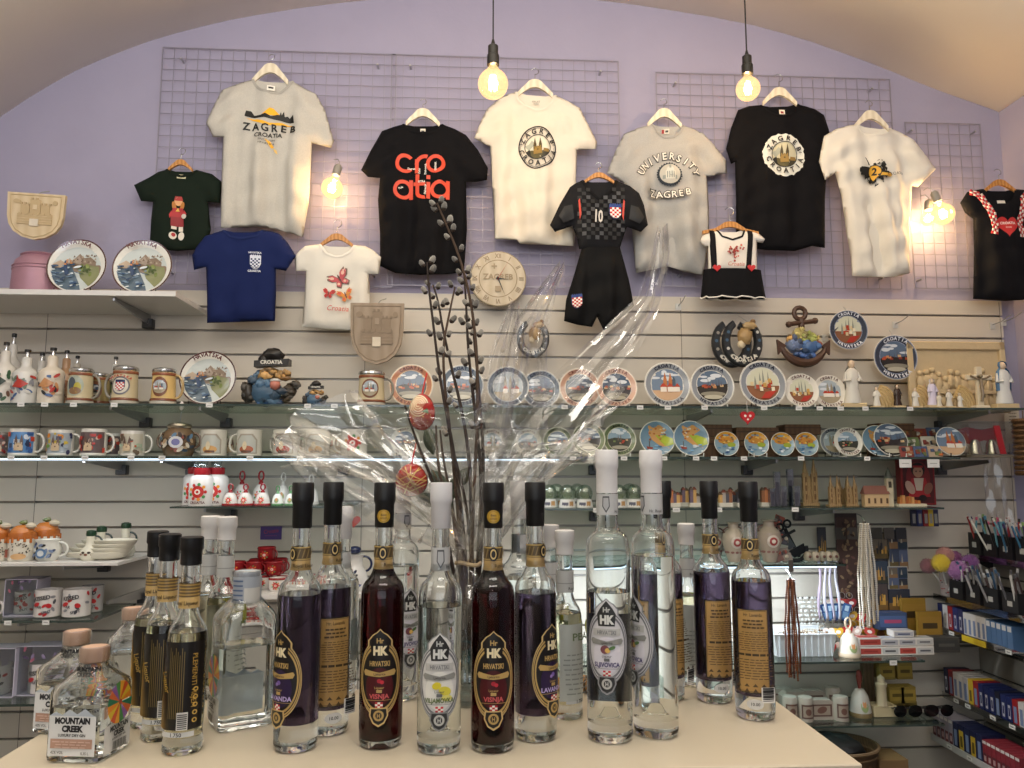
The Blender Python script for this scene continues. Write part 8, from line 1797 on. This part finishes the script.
# printed cup of pompon pens
t = T('printed_pen_cup', 'reddish printed cup holding the pompon pens', 'pen cup', (x+.035, YB0-.045, z+.0005)); b = MB(); b.lathe([(0, 0), (.03, 0), (.032, .1), (.03, .1), (.028, .004), (0, .004)], mat('8f8480', .5, var=.2, scale=120), 24, cap=False); b.build('cup', t); a = Art(); rn = random.Random(2); [a.rect(q := rn.uniform(-.045, .04), v := rn.uniform(.005, .09), q+.006, v+.004, ('8a2a2a', '3a3a3a')[rn.randrange(2)]) for _ in range(40)]; m = MB(); m.art(a, wrap(.0325), .006); m.build('letter_print', t, smooth=False)
for i, (px, py, R, c, Y, nm) in enumerate([(928, 566, 7.5, '8a5a60', 3.08, 'dusky pink pompon pen, leftmost and darkest'), (941, 563, 9, 'c9b02e', 2.98, 'yellow pompon pen at the front'), (945, 556, 9, 'b5807a', 3.06, 'salmon pink pompon pen behind the yellow one'), (958, 570, 10, '94649a', 2.95, 'large mauve pompon pen right of the yellow one'), (970, 563, 8.5, '74457f', 2.98, 'deep purple pompon pen, rightmost'), (955, 558, 7, '7a4070', 3.06, 'magenta pompon pen behind the mauve one')]):
    p = P(px, py, Y); u = mpp(px, Y); t = T('pompon_pen', nm, 'pen', p); b = MB(); rn = random.Random(i); m = mat(c, .95, var=.15, scale=200, sheen=.4)
    n = 16; vs = []; fs = []
    b.ball((0, 0, 0), R*u*.86, m, 16, 1, 1, 1, .06, i)
    for j in range(240):
        zz = 1-2*(j+.5)/240; r_ = math.sqrt(1-zz*zz); a_ = j*2.39996; d = Vector((r_*math.cos(a_), r_*math.sin(a_), zz)); q1 = d.orthogonal().normalized()*.0016; q2 = d.cross(q1).normalized()*.0016; c0 = d*R*u*.8; kk = len(b.v); b.v += [tuple(c0+q1), tuple(c0-q1*.5+q2), tuple(c0-q1*.5-q2), tuple(d*R*u*rn.uniform(.98, 1.1))]; mi = b.mi(m); b.f += [(kk, kk+1, kk+3), (kk+1, kk+2, kk+3), (kk+2, kk, kk+3)]; b.m += [mi]*3
    b.build('pompon', t, smooth=False); tgt = Vector((x+.035+.012*math.cos(i), YB0-.045+.012*math.sin(i), z+.006))-p; b = MB(); b.tube([(0, 0, 0), tuple(tgt)], .0032, mat('c9c9c4', .4), 6); b.build('pen_barrel', t)
# hanging clear bag, wicker piece, note
p = P(997, 505, 3.08); u = mpp(997, 3.08); t = T('clear_bag', 'tall clear cellophane sleeve hanging before the slats at right', 'bag', p); b = MB(); vs = []; n = 16
for j in range(n+1):
    v = j/n; wd = (10+4*math.sin(v*3))*u; 
    for i in range(9): f = i/8-.5; vs.append((f*2*wd+v*2*u, -.012*math.sin(i*2.4+v*3), (50-v*98)*u))
b.add(vs, [(j*9+i, j*9+i+1, (j+1)*9+i+1, (j+1)*9+i) for j in range(n) for i in range(8)], sheetmat('cello', 'f4f4f4', .10, .75, .08)); b.build('film', t); h = MB(); h.tube([(0, .08, 52*u), (0, .02, 50*u)], .0022, metal(), 6); h.build('hook', t)
p = P(1013, 425, 3.16); u = mpp(1013, 3.16); b = MB(); b.box(-8*u, 7*u, 0, .002, -18*u, 16*u, mat('c4b9a2', .6)); a = Art(); lab_lines(a, -5*u, 5*u, -14*u, 14*u, 9, '6a6458', 3, .3); b.art(a); tag(b.build('paper_note', loc=p, smooth=False), 'cream handwritten paper note taped on the slats at right', 'note')
p = P(1025, 446, 3.05); u = mpp(1025, 3.05); t = T('wicker_ornament', 'brown wicker ornament cut by the right picture edge', 'ornament', p); b = MB(); [b.tube([(8*u*math.cos(a), 8*u*math.sin(a), (-26+q*5)*u) for a in [2*PI*i/16 for i in range(16)]], 2.6*u, wood('6f4f30', '4f361f', 60), 6, True) for q in range(11)]; b.build('woven_rings', t); b = MB(); b.tube([(0, 0, -26*u), (0, 0, 34*u)], .002, mat('6a5a48'), 5); b.build('cord', t)
# loose red clip on the rack
# ------------------------------------------------------------ willow bouquet wrapped in cellophane
BY = 1.13
pb = PZ(470, 690, TZ); BX = P(468, 560, BY).x
def BP(px, py, Y=BY): return P(px, py, Y)
t = T('willow_bouquet', 'bunch of pussy willow branches standing behind the liqueur bottles', 'bouquet', (BX, BY, TZ+.0005))
O = Vector((BX, BY, TZ+.0005)); bark = mat('2f2118', .7, var=.2, scale=100); bark2 = mat('4a3626', .7, var=.2, scale=100)
br = [ # pixel paths with depth
 [(470, 640), (471, 560), (474, 480), (478, 420), (477, 350), (471, 300), (460, 258), (447, 226), (437, 203)],
 [(468, 640), (466, 560), (458, 480), (450, 430), (440, 380), (434, 330), (429, 290), (427, 262)],
 [(474, 640), (478, 560), (482, 480), (476, 420), (470, 370), (467, 330), (466, 300), (464, 274)],
 [(466, 640), (462, 560), (457, 500), (451, 440), (444, 380), (443, 345), (449, 315), (455, 287)],
 [(472, 640), (472, 540), (470, 460), (462, 410), (452, 370), (443, 330), (438, 300), (433, 285)],
 [(464, 640), (452, 560), (436, 490), (420, 450), (411, 425), (405, 405)],
 [(470, 640), (462, 540), (440, 480), (437, 450), (436, 425)],
 [(476, 640), (472, 560), (466, 500), (453, 450), (447, 420)],
 [(474, 640), (482, 540), (484, 460), (480, 400), (475, 350), (472, 320)],
 [(468, 640), (458, 560), (452, 500), (444, 465), (440, 430)]]
rn = random.Random(12); TW = []
for i, pa in enumerate(br):
    Yo = (i % 5-2)*.012; pts = []
    for j, (x, y) in enumerate(pa): pts.append(BP(x, y, BY+Yo*j/len(pa)*2)-O)
    q = smooth2 = pts
    for _ in range(2):
        r_ = [q[0]]
        for a, b_ in zip(q[:-1], q[1:]): r_ += [a*.75+b_*.25, a*.25+b_*.75]
        r_.append(q[-1]); q = r_
    n = len(q); b = MB(); b.tube(q, 0, bark if i % 3 else bark2, 7, rs=[.0033-.0021*k/n for k in range(n)]); b.build('branch', t); TW.append(q)
# catkins
nc = 0; fur = mat('6f6a62', .95, var=.25, scale=300, sheen=.5); fur2 = mat('8d877c', .95, var=.2, scale=300, sheen=.5)
for i, q in enumerate(TW[:5]+TW[8:9]):
    L = 0; last = -1; n = len(q)
    tops = {0: 20, 1: 10, 2: 9, 3: 9, 4: 9, 5: 7}[i]
    for k in range(tops):
        f = .45+.55*k/(tops-1) if tops > 1 else 1; idx = min(n-2, int(f*(n-1))); d = (q[idx+1]-q[idx]).normalized(); c = q[idx]+(q[idx+1]-q[idx])*rn.random(); s_ = 1 if k % 2 else -1
        side = Vector((s_, rn.uniform(-.6, .3), 0)).normalized(); ax = (d*.9+side*.5).normalized(); u_ = ax.orthogonal().normalized(); w_ = ax.cross(u_)
        M = Matrix((u_, w_, ax)).transposed().to_4x4(); M.translation = c+side*.005+ax*.006
        b = MB(); r_ = rn.uniform(.0042, .0055); b.ball((0, 0, 0), r_, fur if k % 3 else fur2, 10, .85, .85, 1.35, mx=M); o = b.build('catkin', t)
        b = MB(); b.lathe([(0, -r_*1.5), (r_*.7, -r_*1.1), (r_*.8, -r_*.6), (r_*.5, -r_*.5)], bark, 8, M, cap=False); k_ = b.build('bud_scale', o)
# painted eggs
def egg(px, py, w, h, Y, label, art, cid):
    p = BP(px, py, Y); u = mpp(px, Y); t = T('painted_egg', label, 'egg', p); R = w*u/2; H = h*u/2; b = MB(); n = 28
    pr = [(R*math.cos(a)*(1+.10*-math.sin(a)), H*math.sin(a)) for a in [-PI/2+PI*i/20 for i in range(21)]]; pr[0] = (0, -H); pr[-1] = (0, H); b.lathe(pr, mat('a32018', .15, var=.1, coat=.6), n, cap=False); b.build('shell', t)
    def f(x, z, l):
        rr = R*math.sqrt(max(0, 1-(z/H)**2))*(1-.1*z/H); x = max(-rr*.999, min(rr*.999, x)); return (x, -math.sqrt(max(0, rr*rr-x*x))*1.0-.0006-.0002*l, z)
    a = Art(); Y_ = 'd8b060'
    def line(pts, c, w_=.0006):
        for (x0, y0), (x1, y1) in zip(pts[:-1], pts[1:]):
            l = math.hypot(x1-x0, y1-y0) or 1; nx, nz = -(y1-y0)/l*w_, (x1-x0)/l*w_; a.raw([[(x0-nx, y0-nz), (x1-nx, y1-nz), (x1+nx, y1+nz), (x0+nx, y0+nz)]], c)
    if art == 'swirl':
        a.poly([(-R*.75, -H*.25), (-R*.8, H*.2), (-R*.4, H*.75), (R*.2, H*.8), (R*.3, H*.4), (0, H*.1), (-R*.3, -H*.3), (-R*.5, -H*.5)], 'b86a4a')
        for k in (1, .8, .6, .4, .2): line([(R*(-.2+k*.68*math.cos(s)), H*(.28+k*.56*math.sin(s))) for s in [.3+i*.3 for i in range(19)]], 'f0dfb8', .0007)
        for k in range(14): a.circ(R*.8*math.cos(k*.45), H*(-.45+.25*math.sin(k)), R*.04, Y_, 6)
        a.ell(0, -H*.55, R*.5, H*.2, '8f1a14'); a.circ(R*.2, -H*.35, R*.06, Y_, 8); a.poly([(R*.1, -H*.1), (R*.5, H*.1), (R*.6, -H*.2)], '3a6a3a')
    else:
        for k in range(-2, 3): line([(0, 0), (R*.9*math.cos(k), R*.9*math.sin(k))], Y_)
        for s_ in (-1, 1): line([(0, H*.3), (s_*R*.6, H*.65)], Y_); line([(0, H*.3), (s_*R*.6, H*.05)], Y_); line([(-R*.9, -H*.25*s_), (0, -H*(.55+.1*s_)), (R*.9, -H*.25*s_)], Y_)
        line([(0, H*.3), (0, H*.85)], Y_); line([(-R*.95, H*.0), (-R*.4, -H*.3), (0, -H*.1), (R*.4, -H*.3), (R*.95, 0)], Y_)
    m = MB(); m.art(a, f, R*.12, R*.12, .3); m.build('wax_pattern', t, smooth=180)
    b = MB(); b.tube([(0, 0, H*.98), (.002, .0, H+.01), (.006, .004, H+.03)], .0012, mat('c9302a'), 6); b.build('ribbon', t)
egg(422, 412, 27, 38, BY-.03, 'red swirl-patterned Easter egg, higher on the willow', 'swirl', 1)
egg(411.5, 480, 33, 34, BY-.02, 'round red egg with gold star lines, lower in the cellophane', 'star', 2)
# dark leaves
t2 = T('greenery', 'dark green leaves around the willow stems in the wrap', 'leaves', O)
for i, (px, py, a_) in enumerate([(440, 482, 2.2), (452, 490, 1.2), (428, 500, 2.8), (462, 478, .8), (446, 500, 1.9), (430, 440, 1.8)]):
    c = BP(px, py, BY+.015)-O; b = MB(); L = .045; vs = []
    for j in range(7):
        s_ = j/6; wd = .010*math.sin(PI*s_)**.8; d = Vector((math.cos(a_), 0, math.sin(a_))); nrm = Vector((-math.sin(a_), .3, math.cos(a_))); cc = c+d*L*(s_-.5)+Vector((0, .01*s_*s_, 0)); vs += [cc-nrm*wd, cc+Vector((0, -.002, 0)), cc+nrm*wd]
    b.add(vs, [(j*3+k_, j*3+k_+1, j*3+k_+4, j*3+k_+3) for j in range(6) for k_ in range(2)], mat('33422e', .4, var=.15)); b.build('leaf', t2, solid=.0008)
# vase holding the bunch
t3 = T('glass_vase', 'clear glass vase holding the willow, hidden behind bottles', 'vase', O)
b = MB(); b.lathe([(0, .001), (.030, 0), (.033, .004), (.031, .07), (.036, .14), (.034, .14), (.029, .07), (.030, .008), (0, .006)], sheetmat('vase_glass', 'eef4f4', .12, .7, .02), 36, cap=False); b.build('vase_wall', t3)
b = MB(); b.lathe([(0, .0065), (.0285, .009), (.0275, .06), (.028, .09), (0, .09)], sheetmat('water', 'f2fafa', .08, .5, .01), 32, cap=False); b.build('water', t3)
# cellophane: an open crumpled cone gathered at the neck
t4 = T('cellophane_wrap', 'crinkled clear cellophane flaring around the willow branches', 'cellophane', O)
CEL = sheetmat('cellophane', 'fdfdfd', .075, .72, .07)
def cello(prof, seed, name='sheet', amp=1.0, a0=0, a1=2*PI, n=120, m=46, k=1.0):
    """prof: rows (px left, px right, py, depth half) from the neck up"""
    rn = random.Random(seed); ph = [rn.uniform(0, 6.3) for _ in range(10)]; vs = []
    for j in range(m+1):
        v = j/m*(len(prof)-1); i0 = min(int(v), len(prof)-2); f = v-i0; f = f*f*(3-2*f)
        A_, B_ = prof[i0], prof[i0+1]; l, r, y, d = [A_[q]*(1-f)+B_[q]*f for q in range(4)]
        pl, pr_ = BP(l, y), BP(r, y); cx = (pl.x+pr_.x)/2; w = (pr_.x-pl.x)/2; z = pl.z; g = j/m
        for i in range(n+1):
            a = a0+(a1-a0)*i/n
            # sharp radial pleats: triangle waves
            def tri(x): return 2*abs((x/PI) % 2-1)-1
            fold = .5*tri(a*7+ph[0]+g*1.3)+.3*tri(a*13+ph[1]-g*2)+.22*tri(a*23+ph[2]+g*3)
            cr = tri(g*9+a*5+ph[3])*tri(a*4-g*7+ph[4])
            rr = 1+amp*(.10+.05*g)*fold+.05*amp*cr
            top = g*g*.05*(tri(a*3+ph[5])+.6*tri(a*5+ph[6]))
            vs.append((cx-O.x+w*rr*math.cos(a), d*rr*math.sin(a)*k, z-O.z+top+.006*cr))
    b = MB(); N = n+1; b.add(vs, [(j*N+i, j*N+i+1, (j+1)*N+i+1, (j+1)*N+i) for j in range(m) for i in range(n)], CEL); return b.build(name, t4, smooth=22)
# skirt around the vase, tie at the neck, wide ruffle, tall tongues at the right
cello([(428, 520, 668, .06), (436, 508, 620, .055), (452, 494, 580, .03), (460, 486, 562, .018)], 3, 'lower_skirt', .9)
cello([(460, 486, 562, .018), (428, 516, 520, .05), (372, 556, 470, .085), (318, 590, 440, .10), (286, 618, 425, .10)], 5, 'upper_ruffle', 1.25, n=160)
def tongue(name, rows, seed, amp=.006, n=26, m=50):
    """a long folded flap: rows of (px centre, py, half width px, depth)"""
    rn = random.Random(seed); ph = [rn.uniform(0, 6) for _ in range(5)]; vs = []
    def tri(x): return 2*abs((x/PI) % 2-1)-1
    for j in range(m+1):
        v = j/m*(len(rows)-1); i0 = min(int(v), len(rows)-2); f = v-i0; A_, B_ = rows[i0], rows[i0+1]
        x, y, w, Y = [A_[q]*(1-f)+B_[q]*f for q in range(4)]; T_ = Vector((B_[0]-A_[0], B_[1]-A_[1])).normalized(); nx, ny = -T_.y, T_.x
        for i in range(n+1):
            s_ = i/n*2-1; p = BP(x+nx*w*s_, y+ny*w*s_, Y)-O; p.y += amp*(1.6*tri(s_*4+ph[0]+.6*v)+tri(s_*9+ph[1]-v)+.5*tri(v*5+s_*3+ph[2]))+.012*(s_*s_-1)*-1; vs.append(tuple(p))
    b = MB(); N = n+1; b.add(vs, [(j*N+i, j*N+i+1, (j+1)*N+i+1, (j+1)*N+i) for j in range(m) for i in range(n)], CEL); return b.build(name, t4, smooth=22)
tongue('long_fold', [(474, 550, 12, BY-.03), (500, 500, 30, BY-.05), (545, 430, 34, BY-.05), (590, 375, 26, BY-.04), (625, 335, 20, BY-.03), (650, 300, 12, BY-.02), (660, 255, 8, BY-.02), (661, 226, 4, BY-.02)], 4)
tongue('long_fold', [(474, 550, 12, BY+.0), (505, 490, 26, BY), (520, 430, 28, BY), (525, 380, 22, BY), (530, 330, 17, BY), (546, 295, 10, BY), (563, 262, 3, BY)], 6)
tongue('long_fold', [(470, 550, 12, BY-.02), (480, 480, 22, BY-.04), (492, 420, 22, BY-.05), (505, 350, 14, BY-.05), (516, 300, 5, BY-.05)], 8)
tongue('long_fold', [(464, 550, 12, BY-.05), (430, 520, 26, BY-.08), (380, 500, 34, BY-.10), (330, 470, 26, BY-.11), (290, 446, 14, BY-.12), (272, 436, 4, BY-.12)], 9)
b = MB(); b.tube([(.017*math.cos(a), .017*math.sin(a), BP(473, 563).z-O.z+.002*math.sin(a*2)) for a in [2*PI*i/20 for i in range(20)]], .003, mat('c9b08a', .7), 7, True); b.build('raffia_tie', t4)
